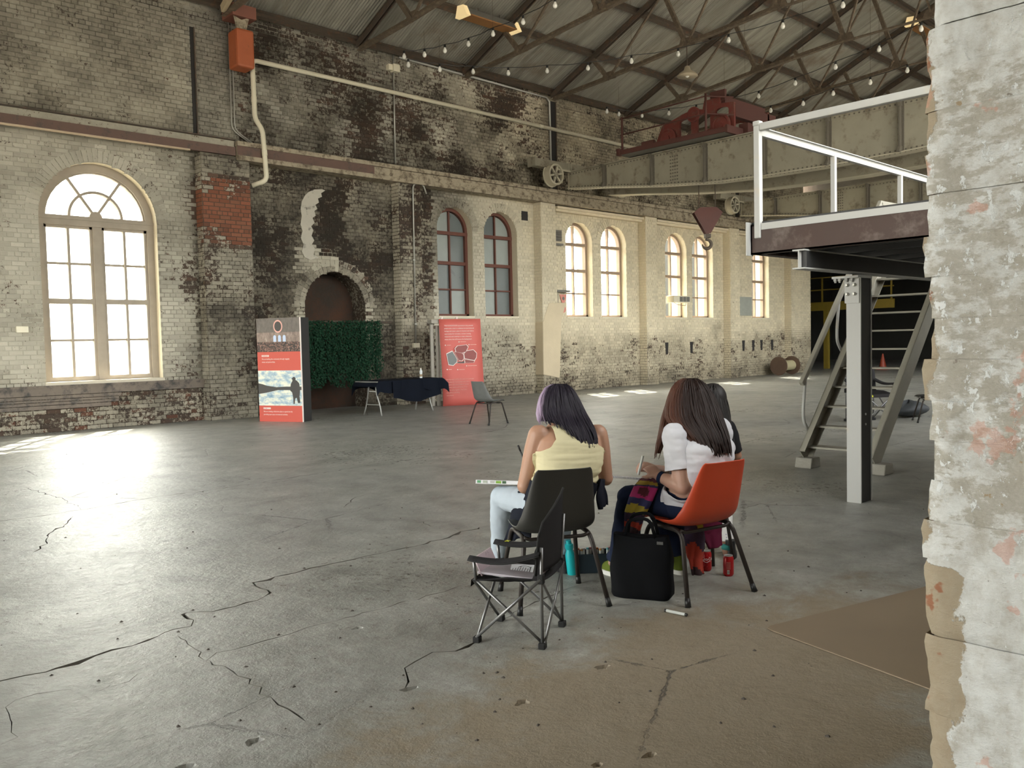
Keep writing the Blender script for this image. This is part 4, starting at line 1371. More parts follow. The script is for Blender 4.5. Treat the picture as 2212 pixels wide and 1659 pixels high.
def side_frame(x, nm):
    s = MB()
    base = 6.44
    pts, edges = [], []
    outer = [(14.05, 0), (11.6, 0), (11.6, 0.80), (12.0, 0.84), (12.0, 1.0), (12.45, 1.0), (12.5, 0.80), (12.75, 0.86), (13.1, 0.80), (13.75, 0.62), (13.9, 0.32)]
    holes = [(11.75, 12.12, 0.12, 0.74), (12.28, 12.66, 0.12, 0.70), (12.85, 13.2, 0.12, 0.66), (13.35, 13.7, 0.12, 0.48)]
    P = [Vector(p) for p in outer]
    E = [(i, (i+1) % len(outer)) for i in range(len(outer))]
    hp = []
    for a, b, z0, z1 in holes:
        c, r = (a+b)/2, (b-a)/2
        h = [(a, z0+0.06), (a+0.06, z0), (b-0.06, z0), (b, z0+0.06)]+[(c+r*math.cos(math.pi*k/6), z1-r*0.4+r*0.4*math.sin(math.pi*k/6)) for k in range(7)]
        hp.append(h)
        n = len(P)
        P += [Vector(q) for q in h]
        E += [(n+i, n+(i+1) % len(h)) for i in range(len(h))]
    v, e, f, *_ = delaunay_2d_cdt(P, E, [], 1, 1e-5)
    def ins(p, poly):
        c = False; j = len(poly)-1
        for i in range(len(poly)):
            if (poly[i][1] > p[1]) != (poly[j][1] > p[1]) and p[0] < (poly[j][0]-poly[i][0])*(p[1]-poly[i][1])/(poly[j][1]-poly[i][1])+poly[i][0]: c = not c
            j = i
        return c
    fs = []
    for q in f:
        cx, cz = sum(v[i].x for i in q)/len(q), sum(v[i].y for i in q)/len(q)
        if not any(ins((cx, cz), h) for h in hp): fs.append(tuple(q))
    n = len(v)
    s.add([(x, p.x, base+p.y) for p in v]+[(x+0.07, p.x, base+p.y) for p in v], fs+[tuple(n+i for i in reversed(q)) for q in fs])
    cnt = {}
    for q in fs:
        for i in range(len(q)):
            a, b = q[i], q[(i+1) % len(q)]
            cnt.setdefault((min(a, b), max(a, b)), []).append((a, b))
    for k, es in cnt.items():
        if len(es) == 1:
            a, b = es[0]
            s.add([(x, v[a].x, base+v[a].y), (x, v[b].x, base+v[b].y), (x+0.07, v[b].x, base+v[b].y), (x+0.07, v[a].x, base+v[a].y)], [(1, 0, 3, 2)])
    return s.build(nm, M_RED, t)
side_frame(18.62, 'side_frame')
side_frame(20.2, 'rear_frame')
for y, z, r, x in ((13.55, 6.70, 0.26, 18.55), (11.92, 6.72, 0.27, 18.50), (12.75, 7.16, 0.19, 18.56)):
    m = MB(); m.lathe([(r*0.98, 0), (r, 0.02), (r, 0.05), (r*0.8, 0.06), (r*0.75, 0.04), (r*0.3, 0.04), (r*0.28, 0.08), (0.01, 0.08)], (x+0.06, y, z), (-1, 0, 0), 28); m.build('gear_wheel', M_RED, t, smooth=40)
for y, z, r in ((12.9, 6.66, 0.13), (13.5, 6.62, 0.09), (12.2, 6.66, 0.10)):
    m = MB(); m.lathe([(r, 0), (r, 1.5)], (18.69, y, z), (1, 0, 0), 20); m.build('drum', M_STEEL_D, t, smooth=40)
m = MB(); m.box((18.7, 11.6, 6.9), (20.6, 11.75, 7.2)); m.box((18.7, 11.9, 7.30), (20.6, 12.1, 7.46)); m.box((18.66, 11.88, 7.36), (18.74, 12.3, 7.62)); m.build('cross_beam', M_RED_D, t)
m = MB(); m.box((18.7, 14.1, 6.44), (18.8, 14.5, 6.80)); m.box((18.7, 13.8, 6.44), (19.4, 14.2, 6.62)); m.build('motor_mount', M_RED_D, t)
m = MB(); m.box((18.75, 11.3, 6.44), (20.8, 11.55, 6.7)); m.build('brake_box', M_RED_D, t)

# hook block
t = thing('hook_block', 'rusty red crane hook block hanging on cables before the bright windows', 'hook block', (19.3, 12.85, 3.9))
hx, hy = 19.3, 12.85
u = Vector((-0.69, 0.72, 0))*-1
u = Vector((0.727, -0.687, 0))
nn = Vector((0.687, 0.727, 0))
for s in (-1, 1):
    m = MB()
    m.prism([(-0.37, 0.20), (-0.22, 0.33), (0.22, 0.33), (0.37, 0.20), (0.06, -0.34), (-0.06, -0.34)], Vector((hx, hy, 4.56))+nn*(0.12 if s > 0 else -0.14), u, (0, 0, 1), nn*0.02)
    m.build('cheek_plate', M_RED_D, t)
m = MB(); m.lathe([(0.21, -0.10), (0.235, -0.09), (0.20, -0.03), (0.20, 0.03), (0.235, 0.09), (0.21, 0.10)], (hx, hy, 4.66), nn, 28); m.build('sheave', M_RED_D, t, smooth=40)
m = MB(); m.obox((hx, hy, 4.16), u*0.07, nn*0.1, (0, 0, 0.05)); m.build('crosshead', M_STEEL_D, t)
m = MB()
P = [Vector((hx, hy, 4.15))]
for k in range(15):
    a = math.radians(100-k*20)
    P.append(Vector((hx, hy, 3.95))+u*(-0.02+0.115*math.cos(a))+Vector((0, 0, 0.115*math.sin(a))))
m.tube(P, [0.035]*4+[0.045]*8+[0.035, 0.028, 0.02, 0.012], 10); m.build('hook', M_STEEL_D, t, smooth=True)
for s in (-0.22, 0.22):
    m = MB(); m.tube([Vector((hx, hy, 4.7))+u*s, Vector((hx, hy, 6.6))+u*s*0.9], 0.013, 6); m.build('cable', M_STEEL_D, t, smooth=True)

# ------------------------------------------------------------------ skylight troughs, pendant lamp and string lights
M_WELL_BODY = simple('brown_well_underside', (0.32, 0.15, 0.05), 0.6, var=0.2, scale=3, coord='World')
def glow_mat(name, col, s):
    tt = NT(name)
    tt.set(col, 0.5)
    tt.b.inputs['Emission Color'].default_value = tuple(col)+(1,)
    tt.b.inputs['Emission Strength'].default_value = s
    return tt.m
M_WELL_END = glow_mat('sunlit_well_end', (0.9, 0.68, 0.35), 0.10)  # glow stands for sunlight on the ends of the skylight wells
def trough(x0, x1, y, z, lab):  # skylight well built as a hanging trough
    t = thing('skylight_trough', lab, 'lamp', ((x0+x1)/2, y, z), 0, 'skylight wells built as troughs under the roof')
    w = 0.2
    a, b = x0+0.15, x1-0.10
    m = MB()
    m.add([(a, y-w, z), (b, y-w, z), (b, y+w, z+0.02), (a, y+w, z+0.02)], [(0, 3, 2, 1)])
    m.add([(a, y-w, z), (b, y-w, z), (b, y-w, z+0.03), (a, y-w, z+0.03)], [(0, 1, 2, 3)])
    m.build('underside', M_WELL_BODY, t)
    m = MB(); m.prism([(-w, 0.0), (w, 0.02), (w*0.45, 0.2), (-w*0.45, 0.2)], (a, y, z+0.005), (0, 1, 0), (0, 0, 1), (b-a, 0, 0)); m.build('housing', M_METAL_G, t)
    for x, d in ((a, -1), (b, 1)):
        m = MB()
        m.prism([(-w-0.02, -0.02), (w, -0.01), (w*0.6, 0.26), (-w*0.45, 0.24)], (x+0.02*d, y, z), (0, 1, 0), (0, 0, 1), (0.13*d, 0, 0))
        m.build('end_cap', M_WELL_END, t)
    for x in (a+0.4, b-0.4):
        m = MB(); m.tube([(x, y, z+0.2), (x, y, rz(y)-0.08)], 0.008, 6); m.build('hanger', M_STEEL_D, t)
trough(13.45, 15.2, 15.7, 9.22, 'nearer skylight well built as a trough with glowing sunlit ends')
trough(28.2, 30.0, 11.2, 11.2, 'farther skylight well built as a trough beside the near white wall edge')
t = thing('pendant_lamp', 'enamel dish pendant lamp hanging from a roof truss', 'lamp', (18.4, 12.79, 8.05))
m = MB(); m.lathe([(0.26, 0.0), (0.255, 0.02), (0.20, 0.08), (0.09, 0.15), (0.06, 0.24), (0.03, 0.26)], (18.4, 12.79, 8.08), (0, 0, 1), 28); m.build('shade', simple('enamel_shade', (0.40, 0.34, 0.24), 0.5, coord='World'), t, smooth=True)
m = MB(); m.tube([(18.4, 12.79, 8.33), (18.4, 12.8, 8.86)], 0.014, 6); m.build('rod', M_STEEL_D, t)
m = MB(); m.lathe([(0.02, 0.06), (0.05, 0.02), (0.05, -0.02), (0.02, -0.05)], (18.4, 12.79, 8.10), (0, 0, 1), 12); m.build('lamp_bulb', simple('opal_bulb', (0.8, 0.78, 0.7), 0.3), t, smooth=True)

M_BULB = simple('white_bulb_glass', (0.85, 0.84, 0.78), 0.25, var=0.03, coord='World')
M_BLACK = simple('black_plastic', (0.012, 0.012, 0.012), 0.5, var=0.2)
def bulb_mesh():
    m = MB(); m.lathe([(0.02, 0.0), (0.028, -0.03), (0.048, -0.075), (0.05, -0.10), (0.035, -0.135), (0.01, -0.148)], (0, 0, 0), (0, 0, 1), 12)
    me = m.mesh('bulb', True); me.materials.append(M_BULB)
    m = MB(); m.lathe([(0.026, -0.012), (0.03, 0.0), (0.028, 0.05), (0.012, 0.06)], (0, 0, 0), (0, 0, 1), 10)
    ms = m.mesh('socket', True); ms.materials.append(M_BLACK)
    return me, ms
_bm, _bs = bulb_mesh()
STR = [
    ('lamp string running from the eave up past the nearer skylight trough', [(873, 120), (917, 116), (961, 107), (1012, 93), (1065, 71), (1130, 45), (1199, 9), (1262, -30)], (8.55, 8.65)),
    ('longest lamp string crossing the middle of the roof', [(882, 138), (950, 148), (1022, 153), (1098, 156), (1182, 151), (1270, 145), (1364, 130), (1465, 115), (1574, 85), (1691, 54), (1821, 9), (1950, -40)], (8.3, 8.55)),
    ('lamp string passing over the red winch', [(1311, 239), (1337, 245), (1387, 248), (1445, 243), (1504, 235), (1565, 222), (1639, 206), (1718, 178), (1805, 143), (1899, 104), (1990, 60)], (8.35, 8.2)),
    ('lamp string hanging lowest behind the white handrail', [(1560, 262), (1610, 250), (1665, 237), (1735, 222), (1800, 200), (1880, 176), (1960, 150)], (7.9, 8.0)),
]
for lab, px, (za, zb) in STR:
    P = [gz(x, y, za+(zb-za)*i/(len(px)-1)) for i, (x, y) in enumerate(px)]
    t = thing('string_lights', lab, 'string lights', P[0], 0, 'strings of lamps under the roof')
    for q in (P[1], P[len(P)//2], P[-2]):
        m = MB(); m.tube([q+Vector((0, 0, 0.12)), (q.x, q.y, rz(q.y)-0.02)], 0.004, 4); m.build('hanger', M_STEEL_D, t)
    W = []
    for a, b in zip(P, P[1:]):
        W += [a+Vector((0, 0, 0.12)), a.lerp(b, 0.5)+Vector((0, 0, 0.09))]
    W.append(P[-1]+Vector((0, 0, 0.12)))
    m = MB(); m.tube(W, 0.009, 5); m.build('cord', M_BLACK, t)
    for p in P:
        o = link('bulb', _bm, None, t, p-P[0]+Vector((0, 0, 0.06)))
        link('socket', _bs, None, o, (0, 0, 0))

# ------------------------------------------------------------------ mezzanine platform
M_WHITE = simple('white_painted_steel', (0.42, 0.42, 0.40), 0.5, var=0.07, scale=2, dirt=(0.45, 0.42, 0.36), dirt_amt=0.15, coord='World')
M_CHAN = simple('brown_primer_channel', (0.046, 0.022, 0.015), 0.6, var=0.3, scale=1.5, dirt=(0.12, 0.09, 0.075), dirt_amt=0.4, coord='World')
M_STEEL_SHADE = simple('black_steel_and_shade', (0.022, 0.022, 0.022), 0.55, var=0.3, scale=3, coord='World')  # black steel, also fills recesses that are only in shade
M_OLIVE = simple('worn_drab_steel', (0.30, 0.285, 0.235), 0.65, var=0.2, scale=4, coord='World')
PX, PYL, PYR = 6.55, 3.93, 0.76
t = thing('mezzanine_platform', 'steel mezzanine platform with white handrail on the right', 'platform', (7.46, 3.46, 0))
m = MB()
m.box((PX, PYR, 2.20), (PX+0.012, PYL, 2.45)); m.box((PX, PYR, 2.20), (PX+0.09, PYL, 2.214)); m.box((PX, PYR, 2.436), (PX+0.09, PYL, 2.45))
m.build('front_channel', M_CHAN, t)
m = MB()
m.box((PX, PYL-0.012, 2.20), (11.6, PYL, 2.45)); m.box((PX, PYL-0.09, 2.20), (11.6, PYL, 2.214)); m.box((PX, PYL-0.09, 2.436), (11.6, PYL, 2.45))
m.build('side_channel', M_CHAN, t)
m = MB(); m.box((PX-0.06, PYL+0.0, 2.19), (PX+0.04, PYL+0.012, 2.47)); m.build('end_plate', M_WHITE, t)
m = MB(); m.box((PX+0.02, PYR, 2.452), (11.6, PYL, 2.472)); m.build('deck', M_STEEL_SHADE, t)
for k in range(9):
    x = PX+0.5+k*0.55
    m = MB(); m.box((x, PYR, 2.24), (x+0.05, PYL-0.02, 2.44)); m.build('joist', M_STEEL_SHADE, t)
def ibeam_x(x0, x1, y, z0, z1, w, nm, side):
    m = MB()
    m.box((x0, y-w/2, z0), (x1, y+w/2, z0+0.012)); m.box((x0, y-w/2, z1-0.012), (x1, y+w/2, z1))
    b = m.build(nm, M_WHITE, t)
    m = MB(); m.box((x0, y-0.005, z0+0.012), (x1, y+0.005, z1-0.012)); m.build('web', M_WHITE, b)
    m = MB(); m.box((x0+0.02, y-0.006-w*0.4, z0+0.012), (x1, y-0.0055, z1-0.012)); 
    return b
ibeam_x(6.48, 11.6, 3.458, 2.04, 2.198, 0.107, 'main_beam', -1)
m = MB(); m.box((6.52, 3.408, 2.053), (11.6, 3.4525, 2.185)); m.build('beam_shade_fill', M_STEEL_SHADE, t)  # near-black fill paints the shade in the side of the beam
ibeam_x(6.48, 11.6, 1.3, 2.04, 2.198, 0.107, 'main_beam', -1)
m = MB()
m.box((7.44, 3.385, 0), (7.455, 3.515, 2.0)); m.box((7.65, 3.385, 0), (7.665, 3.515, 2.0))
cpart = m.build('column', M_WHITE, t)
m = MB(); m.box((7.455, 3.392, 0), (7.65, 3.51, 2.0)); m.build('column_shade_fill', M_STEEL_SHADE, cpart)  # solid near-black fill paints the shaded recess between the flanges
m = MB(); m.box((7.425, 3.393, 1.78), (7.44, 3.523, 1.995)); m.build('splice_plate', M_WHITE, cpart)
for y in (3.43, 3.495):
    for z in (1.86, 1.94):
        m = MB(); m.lathe([(0.016, 0), (0.016, 0.012), (0.010, 0.014), (0.010, 0.03)], (7.425, y, z), (-1, 0, 0), 6); m.build('bolt', M_GALV, cpart)
m = MB(); m.box((7.38, 3.38, 2.0), (7.66, 3.62, 2.02)); m.build('cap_plate', M_WHITE, cpart)
for p in ((7.41, 3.60), (7.41, 3.56), (7.41, 3.5), (7.41, 3.45)):
    m = MB(); m.lathe([(0.017, 0), (0.017, -0.02), (0.010, -0.022), (0.010, -0.035)], (p[0], p[1], 2.0), (0, 0, 1), 6); m.build('bolt', M_WHITE, cpart)
for z in (0.79, 0.70):
    m = MB(); m.lathe([(0.010, 0), (0.010, 0.006)], (7.545, 3.392, z), (0, -1, 0), 8); m.build('bolt', M_WHITE, cpart)
M_KICK = M_WHITE
m = MB(); m.box((PX-0.004, PYR, 2.40), (PX+0.004, PYL-0.10, 2.455)); m.build('kick_plate', M_WHITE, t)
# guard rail
RY = 3.86
m = MB(); m.box((PX-0.02, RY-0.028, 2.33), (PX+0.036, RY+0.028, 3.27)); bevel(m.build('corner_post', M_WHITE, t), 0.008)
m = MB(); m.box((PX-0.024, RY-0.034, 3.265), (PX+0.042, RY+0.034, 3.31)); bevel(m.build('post_cap', M_WHITE, t), 0.012)
m = MB(); m.box((PX-0.02, PYR, 3.225), (PX+0.036, RY-0.028, 3.285)); bevel(m.build('top_rail', M_WHITE, t), 0.006)
m = MB(); m.box((PX+0.036, RY-0.02, 3.19), (11.5, RY+0.02, 3.25)); m.box((PX+0.036, RY-0.045, 3.245), (11.5, RY+0.02, 3.252)); m.build('side_rail', M_WHITE, t)
for x in (7.91, 9.43, 10.9):
    m = MB(); m.box((x-0.02, RY-0.025, 2.46), (x+0.025, RY+0.02, 3.2)); bevel(m.build('guard_post', M_WHITE, t), 0.005)
# stair
t = thing('steel_stair', 'open steel stair beside the mezzanine, standing on concrete blocks', 'stair', (9.1, 4.35, 0))
dirs = Vector((1.94, 0, 2.08)).normalized()
up2 = Vector((-dirs.z, 0, dirs.x))
def stringer(y, x0, z0, nm):
    p0 = Vector((x0, y, z0)); p1 = p0+dirs*3.25
    m = MB()
    m.bar(p0, p1, 0.012, 0.20, up=up2)
    for s in (-1, 1): m.bar(p0+up2*0.094*s+Vector((0, 0.03 if y < 4.3 else -0.03, 0)), p1+up2*0.094*s+Vector((0, 0.03 if y < 4.3 else -0.03, 0)), 0.07, 0.012, up=up2)
    m.build(nm, M_OLIVE, t)
stringer(4.82, 9.10, 0.13, 'stringer')
stringer(3.99, 9.10, 0.11, 'stringer')
for k in range(10):
    z = 0.235+k*0.2195
    x = 9.10+(z-0.12)/2.08*1.94-0.03
    m = MB(); m.box((x, 4.0, z-0.02), (x+0.20, 4.81, z)); m.build('tread', M_OLIVE, t)
def hand(y):
    p0 = Vector((9.16, y, 0.95)); p1 = p0+dirs*3.1
    m = MB(); m.bar(p0, p1, 0.05, 0.06, up=up2); m.bar(p1-dirs*0.02, p1+Vector((1.1, 0, 0)), 0.05, 0.06); bevel(m.build('handrail', M_OLIVE, t), 0.006)
    for s in (0.12, 1.35):
        a = p0+dirs*s+up2*-0.02
        m = MB(); m.tube(bend([a, a+Vector((-0.06, 0, -0.35)), a+Vector((-0.06, 0, -0.50)), a+Vector((0.06, 0, -0.62))], 0.12), 0.018, 8); m.build('handrail_bracket', M_WHITE, t, smooth=True)
hand(4.86)
for y in (4.80, 3.97):
    m = MB()
    y0 = y-0.11
    m.prism([(-0.10, 0), (0.14, 0), (0.12, 0.115), (-0.07, 0.115)], (9.14, y0, 0), (1, 0, 0), (0, 0, 1), (0, 0.2, 0))
    tag(bevel(m.build('concrete_block', simple('rough_concrete_block', (0.26, 0.245, 0.21), 0.95, var=0.25, scale=8, bump=0.5, bscale=40, coord='World')), 0.012), 'rough concrete block under the left stair stringer' if y > 4 else 'rough concrete block under the right stair stringer', 'block', 'concrete blocks under the stair')

# ------------------------------------------------------------------ yellow structure in the dark annex
M_YEL = simple('yellow_paint', (0.22, 0.155, 0.018), 0.6, var=0.15, coord='World')
t = thing('yellow_gantry', 'yellow steel gantry with railings in the dark annex', 'gantry', (37, 18, 0))
m = MB(); m.box((36.9, 15.4, 2.62), (37.1, 24.8, 3.0)); m.build('deck_beam', M_YEL, t)
for y in (18.4, 23.0):
    m = MB(); m.box((36.9, y-0.1, 0), (37.1, y+0.1, 2.62)); m.build('post', M_YEL, t)
for z in (3.55, 4.1):
    m = MB(); m.tube([(37, 15.4, z), (37, 24.8, z)], 0.03, 6); m.build('railing', M_YEL, t)
for y in (15.5, 16.5, 17.5, 18.6, 19.6, 20.8):
    m = MB(); m.box((36.97, y-0.03, 3.0), (37.03, y+0.03, 4.12)); m.build('railing_post', M_YEL, t)
t = thing('traffic_cone', 'small orange traffic cone far off in the dark annex', 'traffic cone', (36.6, 15.7, 0))
M_CONE = simple('cone_orange', (0.30, 0.045, 0.018), 0.5)
m = MB(); m.lathe([(0.16, 0), (0.03, 0.62), (0.025, 0.64)], (36.6, 15.7, 0.03), (0, 0, 1), 16); m.build('body', M_CONE, t, smooth=40)
m = MB(); m.box((36.4, 15.5, 0), (36.8, 15.9, 0.035)); m.build('base', M_CONE, t)

# ------------------------------------------------------------------ near brick jamb at the right
def jamb_mat():
    t = NT('thick_limewash')
    P = t.coord('World')
    n1 = t.noise(P, 5.0, 9, 0.66)
    n2 = t.noise(P, 22.0, 8, 0.66)
    n3 = t.noise(P, 110.0, 4, 0.6)
    sp = t.n('ShaderNodeSeparateXYZ'); t.l(P, sp.inputs[0])
    c = t.ramp(n2, [(0.30, (0.44, 0.42, 0.37)), (0.47, (0.58, 0.58, 0.55)), (0.62, (0.66, 0.67, 0.65))])
    st = t.noise(t.map(P, (1, 14, 30)), 1.0, 8, 0.72)          # trowelled, scraped streaks
    sc2 = t.noise(t.map(P, (1, 34, 24)), 1.0, 7, 0.75)
    band = t.math('MULTIPLY', t.step(sp.outputs[2], 2.25, 1.80), t.step(sp.outputs[2], 0.95, 1.2))
    lim2 = t.math('SUBTRACT', 0.60, t.math('MULTIPLY', band, 0.13))
    gr = t.step(t.math('SUBTRACT', t.math('ADD', t.math('MULTIPLY', st, 0.6), t.math('MULTIPLY', n1, 0.4)), lim2), -0.02, 0.05)
    c = t.mix(t.math('MULTIPLY', gr, 0.8), c, t.mix(n3, (0.27, 0.245, 0.195), (0.47, 0.44, 0.37)))
    fl = t.step(t.math('SUBTRACT', sc2, t.math('SUBTRACT', 0.64, t.math('MULTIPLY', band, 0.07))), 0.0, 0.015)
    c = t.mix(fl, c, (0.72, 0.74, 0.73))
    dk = t.step(t.noise(t.map(P, (1, 26, 44)), 1.0, 6, 0.7), 0.66, 0.69)
    c = t.mix(t.math('MULTIPLY', dk, 0.8), c, (0.20, 0.17, 0.14))
    # lost plaster at the arris, more of it low down
    w = t.math('ADD', t.math('MULTIPLY', t.step(sp.outputs[2], 1.02, 0.98), 0.075), 0.012)
    edge = t.math('SUBTRACT', 0.735, sp.outputs[1])
    k = t.math('SUBTRACT', t.math('ADD', w, t.math('MULTIPLY', t.math('SUBTRACT', n1, 0.5), 0.22)), edge)
    lost = t.step(k, -0.003, 0.004)
    under = t.mix(n2, (0.30, 0.23, 0.15), (0.42, 0.37, 0.28))
    under = t.mix(t.step(t.noise(P, 9.0, 4, 0.6), 0.62, 0.66), under, (0.30, 0.14, 0.08))
    c = t.mix(lost, c, under)
    spots = t.step(t.math('ADD', t.math('MULTIPLY', n1, 0.5), t.math('MULTIPLY', n2, 0.5)), 0.615, 0.635)
    c = t.mix(spots, c, (0.36, 0.28, 0.18))
    red = t.math('MULTIPLY', t.step(t.noise(P, 6.5, 5, 0.55), 0.605, 0.625), t.step(sp.outputs[2], 2.1, 1.95))
    c = t.mix(t.math('MULTIPLY', red, 0.5), c, (0.55, 0.26, 0.18))
    t.set(c, 0.85, 0.0, Specular_IOR_Level=0.25)
    h = t.math('SUBTRACT', t.math('ADD', t.math('MULTIPLY', st, 0.7), t.math('ADD', t.math('MULTIPLY', n2, 0.4), t.math('ADD', t.math('MULTIPLY', n3, 0.12), t.math('MULTIPLY', fl, 0.15)))), t.math('MULTIPLY', lost, 0.35))
    t.bump(h, 0.7, 0.012)
    return t.m
M_JAMB = jamb_mat()
JX, JY = 1.9, 0.722
m = MB(); m.box((JX+0.012, 0.0, -0.05), (2.30, JY-0.012, 4.2))
jamb = struct(m.build('wall_jamb', M_JAMB), 'limewashed brick jamb close by on the right')
rj = random.Random(3)
z = -0.01
row = 0
joints = [0.0]
zc = [0.0]
while zc[-1] < 4.1:
    step = 0.0862 if zc[-1] > 1.0 else 0.17
    zc.append(zc[-1]+step*rj.uniform(0.97, 1.03))
def rough_brick(y0, y1, z0, z1, edge, rowdeep):
    bmh = bmesh.new()
    ny, nz, nx = max(3, int((y1-y0)/0.02)), max(3, int((z1-z0)/0.016)), 8
    g = MB()
    seed = rj.uniform(0, 50)
    cut = rj.uniform(-0.010, 0.012) if edge else 0
    def prof(d):   # rounded arris
        return -0.012*max(0, 1-d/0.018)**2
    def face(u, v):
        y = y0+(y1-y0)*u; zz = z0+(z1-z0)*v
        dn = fbm(y*18, zz*18, 2.0)*0.005+fbm(y*60, zz*60, 5.0)*0.0018
        d = min(zz-z0, z1-zz)
        x = JX+dn+(0.006 if rowdeep else 0.0015)*max(0, 1-d/0.010)**2
        if edge:
            e = (y1-y)
            x += 0.010*max(0, 1-e/0.02)**2
        return Vector((x, y+(cut+fbm(zz*14, seed, 1.0)*0.012 if edge and u > 0.5 else 0)*(u if edge else 0), zz))
    g.grid(face, ny, nz)
    if edge:
        def side(u, v):
            p = face(1.0, v)
            return Vector((p.x+(2.30-p.x)*u, p.y+fbm(u*6, v*3, seed)*0.006*u, p.z))
        g.grid(side, 8, nz)
    bmh.free()
    return g
for r, (z0, z1) in enumerate(zip(zc, zc[1:])):
    if z1 > 3.2: break
    ys = [JY, JY-(0.23 if r % 2 else 0.115), 0.30 if r % 2 else 0.35, 0.0]
    for k in range(3):
        b = rough_brick(ys[k+1], ys[k], z0+0.0002, z1-0.0002, k == 0, r in (5, 14, 18))
        b.build('brick', M_JAMB, jamb, smooth=True)
# ------------------------------------------------------------------ lettering
def text_mesh(s, size, extrude=0.0006, bold=False):
    cu = bpy.data.curves.new('lettering', 'FONT')
    cu.body = s
    cu.size = size
    cu.extrude = extrude
    cu.resolution_u = 2
    o = bpy.data.objects.new('lettering', cu)
    COL.objects.link(o)
    dg = bpy.context.evaluated_depsgraph_get()
    me = bpy.data.meshes.new_from_object(o.evaluated_get(dg))
    bpy.data.objects.remove(o)
    bpy.data.curves.remove(cu)
    return me
def text_on(parent, s, size, o, u, v, mat, stretch=1.0, wrap=None, name='lettering'):
    """lettering starting at o, running along u with v upwards; wrap=(centre, radius) bends it round an upright cylinder"""
    me = text_mesh(s, size)
    o, u, v = Vector(o), Vector(u).normalized(), Vector(v).normalized()
    n = u.cross(v)
    for w in me.vertices:
        x, y, z = w.co.x*stretch, w.co.y, w.co.z
        if wrap is None:
            w.co = o+u*x+v*y+n*z
        else:
            c, r = wrap
            a0 = math.atan2(o.y-c[1], o.x-c[0])
            a = a0+x/r
            w.co = Vector((c[0]+(r+0.0006+z)*math.cos(a), c[1]+(r+0.0006+z)*math.sin(a), o.z+y))
    me.update()
    me.materials.clear()
    me.materials.append(mat)
    return link(name, me, None, parent)

# ------------------------------------------------------------------ exhibition boards
M_CORAL = simple('coral_red_print', (0.62, 0.105, 0.075), 0.55, var=0.06, scale=2)
M_CORAL2 = simple('coral_red_sheet', (0.56, 0.115, 0.095), 0.6, var=0.08, scale=2)
M_PRINTW = simple('white_print', (0.80, 0.72, 0.68), 0.6, var=0.03)
M_PINKP = simple('pale_pink_print', (0.75, 0.42, 0.36), 0.6, var=0.03)
M_BOARD = simple('black_board_edge', (0.02, 0.02, 0.02), 0.6)
def dirbasis(a, b):
    a, b = Vector(a), Vector(b)
    u = (b-a).normalized()
    n = Vector((u.y, -u.x, 0))
    return a, u, n, (b-a).length
A, U, N, WID = dirbasis((8.30, 16.33, 0), (8.74, 15.37, 0))
if N.dot(Vector((0, 0, 0))-A) < 0: N = -N
Z = Vector((0, 0, 1))
HB = 2.10
t = thing('display_board', 'tall display pillar with red text panels and two photographs', 'display board', A+U*WID/2)
m = MB(); m.obox(A+U*WID/2-N*0.16+Z*HB/2, U*(WID/2), N*0.15, Z*HB/2); bevel(m.build('body', M_BOARD, t), 0.006)
def panel(name, z0, z1, mat, off=0.002, x0=0.0, x1=None):
    m = MB()
    x1 = WID if x1 is None else x1
    m.prism([(x0, z0), (x1, z0), (x1, z1), (x0, z1)], A+N*(off-0.008), U, Z, N*0.006)
    return m.build(name, mat, t)
def flat(parent, pts, mat, name, off):
    m = MB(); m.prism(pts, A+N*off, U, Z, N*0.0008); return m.build(name, mat, parent)
m = MB(); m.obox(A+U*(WID+0.004)-N*0.01+Z*HB/2, U*0.008, N*0.012, Z*HB/2); m.build('edge_strip', M_PRINTW, t)
ph = panel('photo_panel', HB*0.675, HB, None)
def hall_print():
    q = NT('hall_photo_print'); P = q.coord('World')
    sp = q.n('ShaderNodeSeparateXYZ'); q.l(P, sp.inputs[0])
    n1 = q.noise(q.map(P, (14, 14, 9)), 1.0, 5, 0.7); n2 = q.noise(P, 30.0, 3, 0.7)
    crowd = q.ramp(n2, [(0.38, (0.03, 0.025, 0.025)), (0.52, (0.10, 0.07, 0.06)), (0.6, (0.30, 0.14, 0.10)), (0.72, (0.55, 0.48, 0.45))])
    room = q.ramp(n1, [(0.3, (0.16, 0.12, 0.105)), (0.6, (0.34, 0.26, 0.22)), (0.75, (0.55, 0.46, 0.40))])
    ceil = q.ramp(n1, [(0.3, (0.12, 0.105, 0.095)), (0.7, (0.20, 0.175, 0.155))])
    c = q.mix(q.step(sp.outputs[2], 1.60, 1.64), crowd, room)
    c = q.mix(q.step(sp.outputs[2], 1.80, 1.82), c, ceil)
    q.set(c, 0.5); return q.m
ph.data.materials.clear(); ph.data.materials.append(hall_print())
M_WINP = simple('pale_blue_print', (0.55, 0.65, 0.85), 0.5, var=0.05)
M_DKP = simple('dark_grey_print', (0.07, 0.065, 0.062), 0.5, var=0.1)
for cx in (0.42, 0.53, 0.64):
    cx *= WID
    flat(ph, [(cx-0.035, 1.62), (cx+0.035, 1.62), (cx+0.035, 1.72)]+[(cx+0.035*math.cos(a), 1.72+0.035*math.sin(a)) for a in (0.5, 1.0, 1.57, 2.1, 2.6)]+[(cx-0.035, 1.72)], M_WINP, 'window_print', 0.0002)
